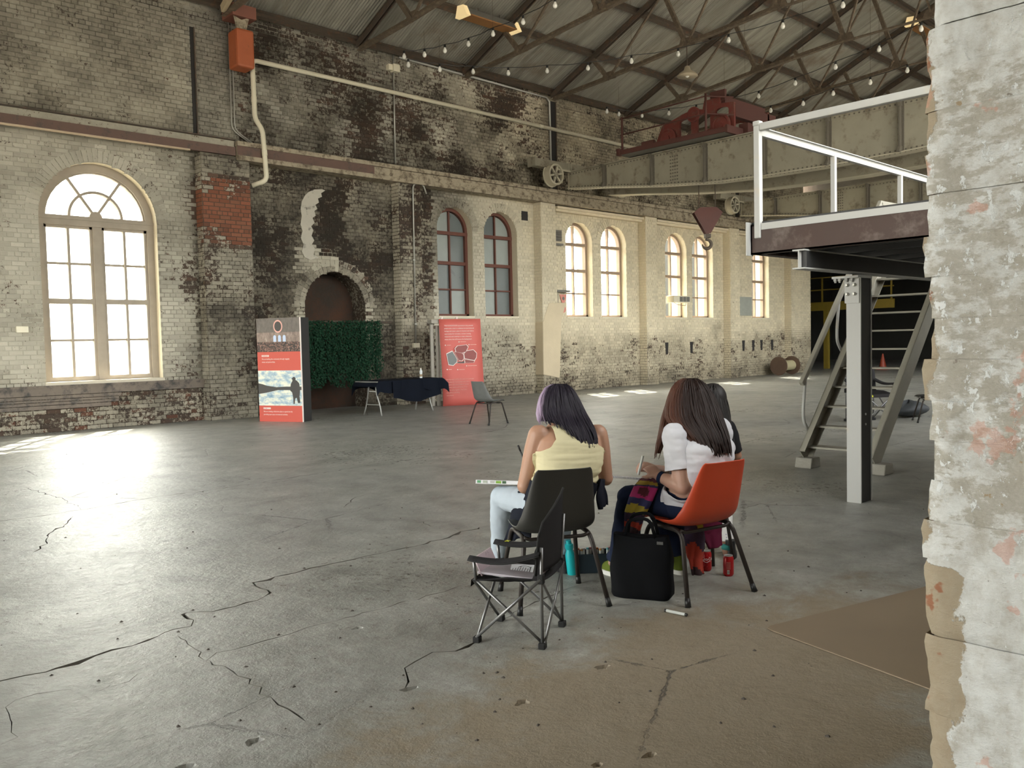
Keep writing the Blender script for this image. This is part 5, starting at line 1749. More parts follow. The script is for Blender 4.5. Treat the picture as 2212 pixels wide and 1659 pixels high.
for r0, r1, mt in ((0.13, 0.10, M_PINKP), (0.10, 0.085, M_DKP)):
    flat(ph, [(WID*0.5+r0*0.85*math.cos(2*math.pi*k/24), 1.93+r0*math.sin(2*math.pi*k/24)) for k in range(24)], mt, 'rosette_print', 0.0002 if r0 > 0.11 else 0.0008)
panel('red_panel', HB*0.495, HB*0.675, M_CORAL)
lk = panel('photo_panel', HB*0.155, HB*0.495, None)
def lake_print():
    q = NT('lake_photo_print'); P = q.coord('World')
    n1 = q.noise(q.map(P, (5, 5, 11)), 1.0, 6, 0.65)
    c = q.ramp(n1, [(0.30, (0.20, 0.33, 0.46)), (0.45, (0.42, 0.55, 0.62)), (0.56, (0.78, 0.80, 0.70)), (0.70, (0.92, 0.90, 0.75))])
    q.set(c, 0.45); return q.m
lk.data.materials.clear(); lk.data.materials.append(lake_print())
zh = HB*0.155+(HB*0.34)*0.47
flat(lk, [(0, zh-0.10), (0.2*WID, zh-0.07), (0.45*WID, zh-0.02), (WID, zh-0.02), (WID, zh+0.05), (0.6*WID, zh+0.05), (0.42*WID, zh+0.04), (0.2*WID, zh+0.07), (0.1*WID, zh+0.10), (0, zh+0.12)], M_DKP, 'shore_print', 0.0002)
sil = [(0.80, 0.165), (0.83, 0.165), (0.845, 0.30), (0.88, 0.32), (0.905, 0.19), (0.93, 0.185), (0.96, 0.20), (0.945, 0.36), (0.955, 0.42), (0.965, 0.55), (0.945, 0.68), (0.90, 0.74), (0.865, 0.76), (0.87, 0.80), (0.85, 0.835), (0.81, 0.835), (0.795, 0.81), (0.765, 0.79), (0.79, 0.785), (0.795, 0.74), (0.755, 0.66), (0.735, 0.50), (0.78, 0.45), (0.80, 0.30)]
flat(lk, [(a*WID, HB*0.155+HB*0.34*(b-0.12)/0.88) for a, b in sil], simple('silhouette_print', (0.055, 0.052, 0.05), 0.5), 'walker_print', 0.0012)
panel('red_panel', 0.0, HB*0.155, M_CORAL)
for zt, s1, s2, s3 in ((HB*0.645, 'COMMUNITY', 'We are building this community through engaging', 'events and partnerships.'), (HB*0.137, 'ACTIVE', 'We are creating a distinctive place to spend time by', 'providing open space recreational activities.')):
    m = MB(); m.prism([(0.10*WID, zt-0.035), (0.27*WID, zt-0.035), (0.27*WID, zt), (0.10*WID, zt)], A+N*0.0, U, Z, N*0.001); m.build('title_label', M_PRINTW, t)
    text_on(t, s1, 0.030, A+U*0.108*WID+Z*(zt-0.029)+N*0.0016, U, Z, M_CORAL, 0.85)
    text_on(t, s2, 0.040, A+U*0.10*WID+Z*(zt-0.095)+N*0.001, U, Z, M_PRINTW, 0.84)
    text_on(t, s3, 0.040, A+U*0.10*WID+Z*(zt-0.155)+N*0.001, U, Z, M_PRINTW, 0.84)

A, U, N, WID = dirbasis((12.98, 16.16, 0), (14.02, 15.84, 0))
if N.dot(-A) < 0: N = -N
HB = 2.10
t = thing('display_board', 'leaning red information board with a white-outlined map', 'display board', A+U*WID/2)
m = MB()
nz_ = 12
m.grid(lambda a, b: A+U*(a*WID+0.012*math.sin(b*4))+Z*(b*HB)+N*(0.0-0.10*b+0.012*math.sin(b*6+a)), 5, nz_)
sheet = m.build('sheet', M_CORAL2, t, smooth=True)
md = sheet.modifiers.new('thickness', 'SOLIDIFY'); md.thickness = 0.012; md.offset = -1
ZT = (Z*HB-N*0.10).normalized()
def b2(parent, pts, mat, name, off):
    m = MB(); m.prism([(p[0]*WID, p[1]*HB) for p in pts], A+N*off, U, ZT, N*0.001); return m.build(name, mat, parent)
lines = ['THE FOUNDATIONS represents a truly potential', 'project with a vision to celebrate the local industrial', 'heritage and create a place for business and visitors,', 'opportunities for recreation, tourism, housing,', 'restaurants and creativity to create a distinctive', 'unique place that will become the beating heart.']
for i, l in enumerate(lines):
    text_on(t, l, 0.042, A+U*0.10*WID+ZT*(HB*(0.918-0.0315*i))+N*0.02, U, ZT, M_PRINTW, 0.88)
lines = ['One day soon it will be the centre of community', 'and a place for local business and culture', 'recreation space for all visitors, market', 'repertory, science and history of the', 'town to come together. From here', 'on it will be something', 'of its future.']
for i, l in enumerate(lines):
    text_on(t, l, 0.042, A+U*0.09*WID+ZT*(HB*(0.298-0.0305*i))+N*0.02, U, ZT, M_PINKP, 0.88)
M_MAP1 = simple('map_maroon', (0.25, 0.06, 0.055), 0.6); M_MAP2 = simple('map_grey', (0.16, 0.17, 0.17), 0.6); M_MAP3 = simple('map_dark', (0.08, 0.05, 0.05), 0.6)
regs = [([(0.13, 0.60), (0.27, 0.63), (0.34, 0.57), (0.38, 0.53), (0.36, 0.50), (0.28, 0.465), (0.17, 0.475), (0.15, 0.53)], M_MAP2),
        ([(0.34, 0.66), (0.40, 0.69), (0.62, 0.70), (0.66, 0.675), (0.60, 0.62), (0.50, 0.605), (0.36, 0.62)], M_MAP1),
        ([(0.32, 0.62), (0.36, 0.62), (0.50, 0.605), (0.54, 0.58), (0.54, 0.54), (0.50, 0.515), (0.42, 0.52), (0.37, 0.57)], M_MAP1),
        ([(0.55, 0.60), (0.62, 0.63), (0.78, 0.64), (0.86, 0.60), (0.85, 0.55), (0.80, 0.515), (0.56, 0.54)], M_MAP1),
        ([(0.56, 0.53), (0.80, 0.51), (0.78, 0.49), (0.57, 0.49)], M_MAP1), ([(0.36, 0.49), (0.55, 0.485), (0.55, 0.515), (0.50, 0.505), (0.40, 0.505)], M_MAP3)]
for pts, mt in regs:
    cx = sum(p[0] for p in pts)/len(pts); cy = sum(p[1] for p in pts)/len(pts)
    b2(t, [(cx+(p[0]-cx)*1.06, cy+(p[1]-cy)*1.07) for p in pts], M_PRINTW, 'map_outline', 0.0175)
    b2(t, [(cx+(p[0]-cx)*0.97, cy+(p[1]-cy)*0.965) for p in pts], mt, 'map_area', 0.0195)
for x, y, w in ((0.11, 0.70, 0.10), (0.44, 0.735, 0.14), (0.68, 0.70, 0.15), (0.60, 0.455, 0.22), (0.13, 0.42, 0.08), (0.38, 0.415, 0.14)):
    b2(t, [(x+0.014*math.cos(k*math.pi/4), y+0.007*math.sin(k*math.pi/4)) for k in range(8)], M_PRINTW, 'map_dot', 0.0195)
    b2(t, [(x+0.03, y-0.003), (x+0.03+w, y-0.003), (x+0.03+w, y+0.003), (x+0.03, y+0.003)], M_PINKP, 'map_caption', 0.0195)
for x in (0.10, 0.46):
    m = MB(); m.obox(A+U*x*WID+ZT*HB-N*0.12, U*0.02, N*0.02, Z*0.06); m.build('peg', M_PRINTW, t)
M_POST = simple('grey_planed_timber', (0.36, 0.335, 0.29), 0.8, var=0.15, coord='World')
for i, (x, y) in enumerate(((12.86, 16.42), (12.98, 16.35))):
    m = MB(); m.box((x, y, 0), (x+0.09, y+0.04, 2.0 if i == 0 else 1.95)); tag(bevel(m.build('timber_post', M_POST), 0.004), ('outer' if i == 0 else 'inner')+' grey timber post behind the left edge of the map board', 'post', 'posts behind the map board')
m = MB(); m.box((12.80, 16.30, 2.0), (14.1, 16.46, 2.09)); tag(bevel(m.build('timber_rail', M_POST), 0.004), 'grey timber rail on posts behind the map board', 'rail')

# ------------------------------------------------------------------ leafy curtain in the arch
def leaf_mat():
    q = NT('artificial_ivy'); 
    nz = q.noise(q.coord('World'), 25.0, 3, 0.6)
    q.set(q.ramp(nz, [(0.35, (0.004, 0.016, 0.009)), (0.55, (0.010, 0.040, 0.020)), (0.72, (0.03, 0.08, 0.04))]), 0.7, Specular_IOR_Level=0.12)
    return q.m
M_LEAF = leaf_mat()
t = thing('ivy_curtain', 'dark green artificial ivy curtain hanging across the arch', 'curtain', (11.1, 17.2, 0.7))
m = MB(); m.tube([(9.9, 17.22, 2.07), (12.3, 17.22, 2.05)], 0.03, 8); m.build('rod', M_STEEL_D, t)
for xx in (9.95, 12.25):
    m = MB(); m.box((xx-0.02, 17.2, 2.04), (xx+0.02, WY, 2.08)); m.build('bracket', M_STEEL_D, t)
rl = random.Random(21)
for s in range(30):
    x = 9.98+s*0.066+rl.uniform(-0.02, 0.02)
    bot = 0.55+0.45*abs(math.sin(s*1.7))*rl.random()+(0.12 if s > 22 else 0)+(0.1 if s in (8, 9, 18) else 0)
    m = MB()
    zz = 2.08
    yy = 17.18+rl.uniform(-0.03, 0.03)
    m.tube([(x, yy, 2.07), (x+rl.uniform(-0.02, 0.02), yy, bot)], 0.004, 4)
    while zz > bot:
        for _ in range(5):
            c = Vector((x+rl.gauss(0, 0.035), yy+rl.gauss(0, 0.03), zz+rl.uniform(-0.03, 0.03)))
            d = Vector((rl.uniform(-1, 1), rl.uniform(-1, 0.2), rl.uniform(-1.4, -0.2))).normalized()
            w = d.cross(Vector((rl.uniform(-0.4, 0.4), -1, 0.3))).normalized()
            L = rl.uniform(0.04, 0.065)
            m.add([c, c+d*L*0.5+w*L*0.36, c+d*L, c+d*L*0.5-w*L*0.36], [(0, 1, 2, 3)])
        zz -= 0.028
    m.build('strand', M_LEAF, t)

# ------------------------------------------------------------------ folding table with its cloth
M_GREYT = simple('grey_tube_steel', (0.33, 0.33, 0.31), 0.45, 0.4, var=0.1)
TC, TA = Vector((11.22, 15.52, 0)), math.radians(6)
tu, tv = Vector((math.cos(TA), math.sin(TA), 0)), Vector((-math.sin(TA), math.cos(TA), 0))
t = thing('folding_table', 'folding trestle table with bent grey legs under a navy cloth', 'table', TC)
m = MB(); m.obox(TC+Z*0.725, tu*0.92, tv*0.37, Z*0.016); bevel(m.build('tabletop', M_GREYT, t), 0.008)
for s in (-1, 1):
    e = TC+tu*(0.74*s)
    for q in (-1, 1):
        m = MB()
        m.tube(bend([e+tv*0.10*q+Z*0.71, e+tv*0.13*q+tu*0.02*s+Z*0.5, e+tv*0.22*q+Z*0.22, e+tv*0.29*q+tu*0.02*s+Z*0.0], 0.12), 0.016, 8)
        m.build('leg', M_GREYT, t, smooth=True)
    m = MB(); m.bar(e-tv*0.22+Z*0.23, e+tv*0.22+Z*0.23, 0.02, 0.02); m.build('cross_bar', M_GREYT, t)
    m = MB(); m.bar(e-tv*0.02+Z*0.50-tu*0.1*s, e+tv*0.13+Z*0.52, 0.016, 0.016); m.build('stay', M_GREYT, t)
M_NAVY = simple('navy_cloth', (0.006, 0.008, 0.014), 0.9, Specular_IOR_Level=0.1, var=0.3, scale=8)
m = MB()
def cl(a, b):
    x = -0.98+1.96*a
    s = -0.62+1.24*b
    over = max(0, abs(s)-0.40)
    y = math.copysign(min(abs(s), 0.40+over*0.12), s)
    z = 0.746-over*1.0*(1.0+0.25*math.sin(x*5+s*3))-(0.12*max(0, abs(x)-0.90)/0.08 if abs(x) > 0.90 else 0)
    z += 0.004*math.sin(x*9)*math.cos(s*11)
    if x > 0.8 and s < 0: y -= 0.18*(x-0.8)/0.18; 
    y += over*0.10*math.sin(x*16)*(1 if s > 0 else -1)
    return TC+tu*x+tv*y+Z*z
m.grid(cl, 64, 40)
o = m.build('tablecloth', M_NAVY, smooth=True)
tag(o, 'dark navy cloth draped over the folding table', 'tablecloth')
m = MB()
def drop(a, b):
    x = -0.55+1.45*a
    return TC+tu*x-tv*(0.42+0.03*math.sin(x*11)+0.02*b)+Z*(0.735-b*(0.42+0.06*math.sin(x*4+1)))
m.grid(drop, 40, 14); m.build('front_drop', M_NAVY, o, smooth=True)
t = thing('water_bottle', 'clear plastic water bottle standing on the navy table', 'bottle', (11.72, 15.35, 0.75))
M_CLEAR = simple('clear_plastic', (0.62, 0.66, 0.68), 0.15, var=0.05)
m = MB(); m.lathe([(0.030, 0), (0.033, 0.01), (0.033, 0.08), (0.030, 0.10), (0.033, 0.12), (0.033, 0.155), (0.014, 0.19), (0.013, 0.205)], (11.72, 15.35, 0.75), (0, 0, 1), 18); m.build('body', M_CLEAR, t, smooth=True)
m = MB(); m.lathe([(0.016, 0.0), (0.016, 0.02)], (11.72, 15.35, 0.953), (0, 0, 1), 14); m.build('cap', M_PRINTW, t)
m = MB(); m.lathe([(0.0335, 0.0), (0.0335, 0.05)], (11.72, 15.35, 0.785), (0, 0, 1), 18); m.build('band', simple('brown_band', (0.28, 0.2, 0.12), 0.5), t, smooth=40)

# ------------------------------------------------------------------ moulded shell chairs
M_LEG = simple('dark_brown_tube', (0.035, 0.028, 0.024), 0.5, 0.3, var=0.25, scale=10)
def make_shell_chair(name, label, mat, loc, rotz, group='moulded shell chairs'):
    t = thing(name, label, 'chair', (0, 0, 0), 0, group)
    prof = [(0.235, 0.418), (0.20, 0.438), (0.10, 0.432), (0.0, 0.416), (-0.09, 0.413), (-0.155, 0.432), (-0.20, 0.478), (-0.225, 0.545), (-0.245, 0.62), (-0.265, 0.70), (-0.285, 0.775), (-0.293, 0.80)]
    half = [0.185, 0.205, 0.222, 0.228, 0.228, 0.226, 0.22, 0.208, 0.194, 0.18, 0.165, 0.148]
    curl = [0.0, 0.004, 0.02, 0.035, 0.05, 0.065, 0.07, 0.06, 0.045, 0.032, 0.02, 0.012]
    N_ = 40
    def samp(L, v):
        f = v*(len(L)-1); i = min(int(f), len(L)-2); w = f-i
        w = w
        a = L[max(i-1, 0)]; b = L[i]; c = L[i+1]; d = L[min(i+2, len(L)-1)]
        def cr(p0, p1, p2, p3): return 0.5*((2*p1)+(-p0+p2)*w+(2*p0-5*p1+4*p2-p3)*w*w+(-p0+3*p1-3*p2+p3)*w**3)
        if isinstance(b, tuple): return tuple(cr(a[k], b[k], c[k], d[k]) for k in range(2))
        return cr(a, b, c, d)
    def fn(u, v):
        y, z = samp(prof, v)
        y2, z2 = samp(prof, min(1, v+0.01)); y1, z1 = samp(prof, max(0, v-0.01))
        ty, tz = y2-y1, z2-z1
        L = math.hypot(ty, tz) or 1
        ny, nz = tz/L, -ty/L          # towards the sitter
        if nz < 0 and v < 0.4: ny, nz = -ny, -nz
        if ny < 0 and v > 0.6: ny, nz = -ny, -nz
        s = 2*u-1
        h = samp(half, v); c = samp(curl, v)
        k = abs(s)**2.6*c
        return Vector((h*math.sin(s*math.pi/2*0.98)*1.0, y+ny*k, z+nz*k))
    m = MB(); m.grid(fn, 25, N_)
    sh = m.build('shell', mat, t, smooth=True)
    md = sh.modifiers.new('thickness', 'SOLIDIFY'); md.thickness = 0.007; md.offset = 0
    md = sh.modifiers.new('soft', 'SUBSURF'); md.levels = 1; md.render_levels = 1
    for s in (-1, 1):
        rear, front = Vector((0.262*s, -0.25, 0)), Vector((0.25*s, 0.25, 0))
        a, b = Vector((0.195*s, -0.13, 0.398)), Vector((0.195*s, 0.15, 0.405))
        m = MB(); m.tube(bend([rear, a, a.lerp(b, 0.5)], 0.06), 0.0135, 10); m.build('leg', M_LEG, t, smooth=True)
        m = MB(); m.tube(bend([front, b, a.lerp(b, 0.5)], 0.06), 0.0135, 10); m.build('leg', M_LEG, t, smooth=True)
        for f, g in ((rear, a), (front, b)):
            d = (g-f).normalized()
            m = MB(); m.tube([f, f+d*0.05], [0.018, 0.015], 10); m.build('leg_tip', M_BLACK, t, smooth=True)
    for y in (-0.12, 0.13):
        m = MB(); m.tube(bend([(-0.195, y, 0.40), (-0.16, y, 0.385), (0.16, y, 0.385), (0.195, y, 0.40)], 0.03), 0.011, 8); m.build('cross_tube', M_LEG, t, smooth=True)
    t.location = loc
    t.rotation_euler = (0, 0, rotz)
    return t
def face_rot(fx, fy): return math.atan2(fy, fx)-math.pi/2
M_GREYSH = simple('dark_olive_grey_plastic', (0.030, 0.029, 0.025), 0.5, var=0.15, scale=6, bump=0.06, bscale=300)
M_ORSH = simple('orange_red_plastic', (0.52, 0.062, 0.022), 0.42, var=0.1, scale=5, bump=0.05, bscale=300)
M_GREYFAR = simple('scuffed_grey_plastic', (0.15, 0.155, 0.15), 0.45, var=0.35, scale=7)
CH1 = ((3.555, 3.46, 0), face_rot(0.482, 0.876))
CH2 = ((4.253, 2.968, 0), face_rot(0.213, 0.977))
chair1 = make_shell_chair('shell_chair', 'dark grey shell chair with the person in the cream top on it', M_GREYSH, *CH1)
chair2 = make_shell_chair('shell_chair', 'orange shell chair with the person in the white t-shirt on it', M_ORSH, *CH2)
make_shell_chair('shell_chair', 'empty scuffed grey shell chair in front of the red map board', M_GREYFAR, (10.63, 11.89, 0), face_rot(1, 0.03))
make_shell_chair('shell_chair', 'black shell chair at the edge of the near white brickwork', M_BLACK, (15.1, 5.66, 0), face_rot(-0.5, 0.85))
_c = pt(1528, 1085, 5.8)
t = thing('low_stool', 'low dark stool under the person in black', 'stool', (_c.x, _c.y, 0))
m = MB(); m.lathe([(0.15, 0.40), (0.17, 0.405), (0.17, 0.435), (0.15, 0.45)], (_c.x, _c.y, 0), (0, 0, 1), 28); m.build('seat', M_GREYSH, t, smooth=40)
for k in range(4):
    a = math.pi/4+k*math.pi/2
    m = MB(); m.tube([(_c.x+0.17*math.cos(a), _c.y+0.17*math.sin(a), 0), (_c.x+0.11*math.cos(a), _c.y+0.11*math.sin(a), 0.41)], 0.012, 8); m.build('leg', M_LEG, t, smooth=True)

# ------------------------------------------------------------------ small folding camp chair
M_CANVAS = simple('charcoal_canvas', (0.024, 0.023, 0.024), 0.9, Specular_IOR_Level=0.15, var=0.2, scale=12, bump=0.1, bscale=400)
M_ALU = simple('grey_chair_tube', (0.20, 0.20, 0.20), 0.35, 0.6, var=0.1, scale=10)
M_STAR = simple('yellow_star_print', (0.55, 0.55, 0.03), 0.6)
M_PIPING = simple('black_webbing', (0.008, 0.008, 0.008), 0.8)
CC = Vector((3.004, 3.153, 0))
cf = Vector((-0.454, 0.891, 0)); crt = Vector((0.891, 0.454, 0))
def CL(a, b, z): return CC+crt*a+cf*b+Z*z
def make_camp():
    t = thing('camp_chair', 'small folding camp chair with papers on its seat, nearest the viewer', 'camp chair', CC, 0, 'folding camp chairs')
    h = 0.172
    feet = {k: CL(h*k[0], h*k[1], 0.015) for k in ((-1, -1), (1, -1), (1, 1), (-1, 1))}
    tops = {(-1, -1): CL(-h, -h, 0.345), (1, -1): CL(h, -h, 0.345), (1, 1): CL(h*1.0, h, 0.315), (-1, 1): CL(-h, h, 0.315)}
    for k, f in feet.items():
        m = MB(); m.obox(f, crt*0.021, cf*0.018, Z*0.015); bevel(m.build('foot', M_PIPING, t), 0.005)
    order = [(-1, -1), (1, -1), (1, 1), (-1, 1)]
    for i in range(4):
        a, b = order[i], order[(i+1) % 4]
        off = (crt if a[0] == b[0] else cf)*(0.012*(a[0] if a[0] == b[0] else a[1]))
        m = MB(); m.tube([feet[a]+off+Z*0.012, tops[b]+off], 0.0075, 8); m.build('cross_leg', M_ALU, t, smooth=True)
        m = MB(); m.tube([feet[b]-off*0.2+Z*0.012, tops[a]-off*0.2], 0.0075, 8); m.build('cross_leg', M_ALU, t, smooth=True)
    # rear posts and front arm posts
    bl, br = CL(-h, -h-0.01, 0.62), CL(h, -h-0.03, 0.735)
    m = MB(); m.tube([feet[(-1, -1)], CL(-h, -h, 0.345), CL(-h, -h-0.005, 0.50)], 0.0085, 8); m.build('back_post', M_ALU, t, smooth=True)
    m = MB(); m.tube([feet[(1, -1)], CL(h, -h, 0.345), CL(h, -h-0.02, 0.60)], 0.0085, 8); m.build('back_post', M_ALU, t, smooth=True)
    for s in (-1, 1):
        m = MB(); m.tube([tops[(s, 1)], CL(h*s, h+0.01, 0.43)], 0.008, 8); m.build('arm_post', M_ALU, t, smooth=True)
        m = MB(); m.obox(CL(h*s, -h, 0.345), crt*0.016, cf*0.016, Z*0.024); bevel(m.build('hub', M_PIPING, t), 0.006)
    # seat
    m = MB()
    def seat(a, b):
        x, y = -1+2*a, -1+2*b
        return CL(h*1.04*x, h*1.08*y, 0.345-0.03*(y > 0)*y+0.0-0.055*(1-x*x)*(1-y*y*0.8))
    m.grid(seat, 15, 15); s = m.build('seat', M_CANVAS, t, smooth=True)
    md = s.modifiers.new('thickness', 'SOLIDIFY'); md.thickness = 0.006
    m = MB(); m.grid(lambda a, b: CL(-h*1.06+2*h*1.06*a, h*1.12+0.004*b, 0.318-0.035*b), 12, 3); s2 = m.build('front_flap', M_CANVAS, t, smooth=True)
    m = MB()
    c0 = CL(0.10, h*1.14, 0.30)
    m.prism([(0.016*(1 if k % 2 == 0 else 0.45)*math.cos(math.pi/2+k*math.pi/5), 0.016*(1 if k % 2 == 0 else 0.45)*math.sin(math.pi/2+k*math.pi/5)) for k in range(10)], c0, -crt, Z, cf*0.002); m.build('star', M_STAR, s2)
    # back rest between the rear posts
    m = MB()
    def back(a, b):
        x = -1+2*a
        top = 0.60+0.135*(a**1.3)+0.02*math.sin(a*math.pi)
        if a < 0.12: top -= 0.05*(1-a/0.12)
        z = 0.36+(top-0.36)*b
        return CL(h*(1.02*x-0.02), -h+0.028*(1-a)**1.5-0.02*b-0.012*(1-x*x), z)
    m.grid(back, 17, 15); s = m.build('backrest', M_CANVAS, t, smooth=True)
    md = s.modifiers.new('thickness', 'SOLIDIFY'); md.thickness = 0.006
    m = MB(); m.tube([back(k/16, 1.0) for k in range(17)], 0.006, 6); m.tube([back(0, k/8) for k in range(9)], 0.006, 6); m.build('piping', M_PIPING, s, smooth=True)
    # side panels and arms
    for sd in (-1, 1):
        zf, zb = 0.435, 0.475
        m = MB()
        def arm(a, b, sd=sd):
            y = -1.0+2.15*a
            w = 0.030+0.010*math.sin(a*math.pi)
            z = zb+(zf-zb)*a-0.028*math.sin(a*math.pi)*0.9
            return CL(h*sd*1.06+(b-0.5)*2*w*0.8, h*y, z-0.012*abs(b-0.5)*2)
        m.grid(arm, 15, 5); s = m.build('arm_rest', M_CANVAS, t, smooth=True)
        md = s.modifiers.new('thickness', 'SOLIDIFY'); md.thickness = 0.008
        m = MB(); m.tube([arm(k/14, 0) for k in range(15)]+[arm(1, 0.5)]+[arm(1-k/14, 1) for k in range(15)], 0.005, 6); m.build('piping', M_PIPING, s, smooth=True)
        if sd == 1:
            m = MB(); c0 = arm(0.82, 0.5)+Z*0.006
            m.prism([(0.02*(1 if k % 2 == 0 else 0.45)*math.cos(math.pi/2+k*math.pi/5), 0.02*(1 if k % 2 == 0 else 0.45)*math.sin(math.pi/2+k*math.pi/5)) for k in range(10)], c0, crt, cf, Z*0.002); m.build('star', M_STAR, s)
        m = MB()
        m.grid(lambda a, b, sd=sd: CL(h*sd*1.04, h*(-1.0+0.34*a*(1-b*0.25)), 0.335+0.10*b*(1-a)**0.8), 7, 5)
        m.build('side_panel', M_CANVAS, t, smooth=True)
    return t
camp = make_camp()
_M = Matrix.Translation((14.52, 6.46, 0)) @ Matrix.Rotation(math.radians(122), 4, 'Z') @ Matrix.Scale(1.55, 4) @ Matrix.Translation(-CC)
dup(camp, _M, 'dark folding camp chair behind the white column and stair')
# things lying on the camp chair
M_PAPER = simple('white_paper', (0.80, 0.81, 0.84), 0.7, var=0.02)
M_FOLDER = simple('pale_lilac_folder', (0.50, 0.46, 0.50), 0.45, var=0.08)
M_INK = simple('black_ink', (0.01, 0.01, 0.012), 0.6)
t = thing('folder', 'pale lilac plastic folder on the small camp chair seat', 'folder', CL(0, 0, 0.33))
m = MB(); m.obox(CL(-0.03, 0.02, 0.338), crt*0.115, (cf+Z*0.05).normalized()*0.155, Z*0.006); bevel(m.build('cover', M_FOLDER, t), 0.003)
m = MB(); m.obox(CL(-0.03, 0.17, 0.375), crt*0.115, Vector((0, 0, 0.045))+cf*0.02, cf*0.003); m.build('flap', simple('pink_clear_flap', (0.62, 0.50, 0.54), 0.3), t)
t = thing('sketch_sheet', 'white sheet with black ink drawing on the camp chair seat', 'paper', CL(-0.02, -0.05, 0.36))
q0, qu = pt(1126, 1236, 4.35), (CR*0.97-CF*0.24+Z*0.02).normalized()
qv = (CF*0.80+CR*0.2+Z*0.55); qv = (qv-qu*qv.dot(qu)).normalized()
m = MB(); m.obox(q0, qu*0.060, qv*0.052, qu.cross(qv)*0.0008); m.build('sheet', M_PAPER, t)
nn_ = qu.cross(qv)
if nn_.z < 0: nn_ = -nn_
rk = random.Random(4)
m = MB()
pp = []
for k in range(9): pp.append(q0+nn_*0.0016+qu*(-0.05+0.11*k/8)+qv*(-0.046+(0.03 if k % 2 else 0)))
m.tube(pp, 0.0012, 4); m.build('ink_line', M_INK, t)
for k in range(8):
    a = q0+nn_*0.0016+qu*(-0.05+0.013*k)+qv*(0.0+0.01*rk.random())
    m = MB(); m.tube([a, a+qv*rk.uniform(0.02, 0.035)+qu*0.004], 0.0013, 4); m.build('ink_line', M_INK, t)
m = MB(); m.tube([q0+nn_*0.0016+qu*(0.03*math.cos(k*0.4)+0.01)+qv*(0.030+0.012*math.sin(k*0.4)) for k in range(9)], 0.0012, 4); m.build('ink_line', M_INK, t)
M_MARK = simple('pale_marker_barrel', (0.66, 0.69, 0.66), 0.35, var=0.04)
def marker(a, b, label, capc, group='marker pens', name='marker_pen'):
    a, b = Vector(a), Vector(b)
    d = (b-a).normalized()
    t = thing(name, label, 'marker', a, 0, group)
    m = MB(); m.tube([a+d*0.012, b-d*0.012], 0.0085, 12); m.build('barrel', M_MARK, t, smooth=40)
    cm = simple('marker_cap', capc, 0.4)
    m = MB(); m.tube([a, a+d*0.012], [0.008, 0.0088], 12); m.build('end_cap', cm, t, smooth=40)
    m = MB(); m.tube([b-d*0.012, b], [0.0088, 0.008], 12); m.build('end_cap', cm, t, smooth=40)
    return t
marker(pt(1046, 1229, 4.47), pt(1106, 1243, 4.42), 'green-ended marker pen on the camp chair folder', (0.05, 0.3, 0.12))
marker(pt(1052, 1237, 4.43), pt(1110, 1250, 4.37), 'red-ended marker pen on the camp chair folder', (0.6, 0.12, 0.06))
marker(pt(1062, 1228, 4.52), pt(1116, 1238, 4.46), 'grey-ended marker pen on the camp chair folder', (0.3, 0.3, 0.3))
marker((3.791, 2.827, 0.0095), (3.806, 2.690, 0.0095), 'white marker pen with black ends lying on the floor', (0.02, 0.02, 0.02))

# ------------------------------------------------------------------ bag, cans, case, bottle
M_BAG = simple('black_nylon', (0.005, 0.0055, 0.007), 0.75, Specular_IOR_Level=0.12, var=0.3, scale=12, bump=0.1, bscale=60)
t = thing('tote_bag', 'black nylon tote bag standing between the two front chairs', 'bag', (3.92, 3.08, 0))
ba, bb = Vector((3.80, 3.235, 0)), Vector((3.945, 2.905, 0))
bu = (bb-ba).normalized(); bn = Vector((-bu.y, bu.x, 0))
if bn.dot(Vector((1, 1, 0))) < 0: bn = -bn
bc = (ba+bb)/2+bn*0.085
m = MB()
def bagf(a, b):
    ang = 2*math.pi*a
    e = 0.42
    ca, sa = math.cos(ang), math.sin(ang)
    x = math.copysign(abs(ca)**e, ca); y = math.copysign(abs(sa)**e, sa)
    z = 0.365*b
    hw = 0.178-0.016*b+0.010*math.sin(b*3.1); hd = 0.085*(1-0.50*b**2)
    k = 1.0
    if b < 0.06: k = 0.93+0.07*math.sin(b/0.06*math.pi/2)
    return bc+bu*(x*hw*k+0.004*math.sin(z*30+y))+bn*(y*hd*k+0.006*math.sin(z*18+x*4))+Z*(z-0.02*b*(1-abs(x))*(1 if b > 0.8 else 0))
m.grid(bagf, 48, 20, close_u=True)
n0 = len(m.v)
m.f.append(tuple(reversed(range(48)))); m.c.append(None); m.m.append(0)
m.f.append(tuple(19*48+k for k in range(48))); m.c.append(None); m.m.append(0)
m.build('body', M_BAG, t, smooth=50)
for s, hgt in ((-1, 0.10), (1, 0.12)):
    base = bc+bn*0.035*s+Z*0.35
    m = MB(); m.tube(bend([base-bu*0.09, base-bu*0.075+Z*hgt, base+bu*0.06+Z*(hgt+0.02), base+bu*0.09], 0.07), 0.010, 8, flat=0.4); m.build('handle', M_BAG, t, smooth=True)
m = MB(); m.obox(bc-bn*0.05+bu*0.12+Z*0.33, bu*0.018, bn*0.004, Z*0.008); m.build('zip_tag', M_ALU, t)

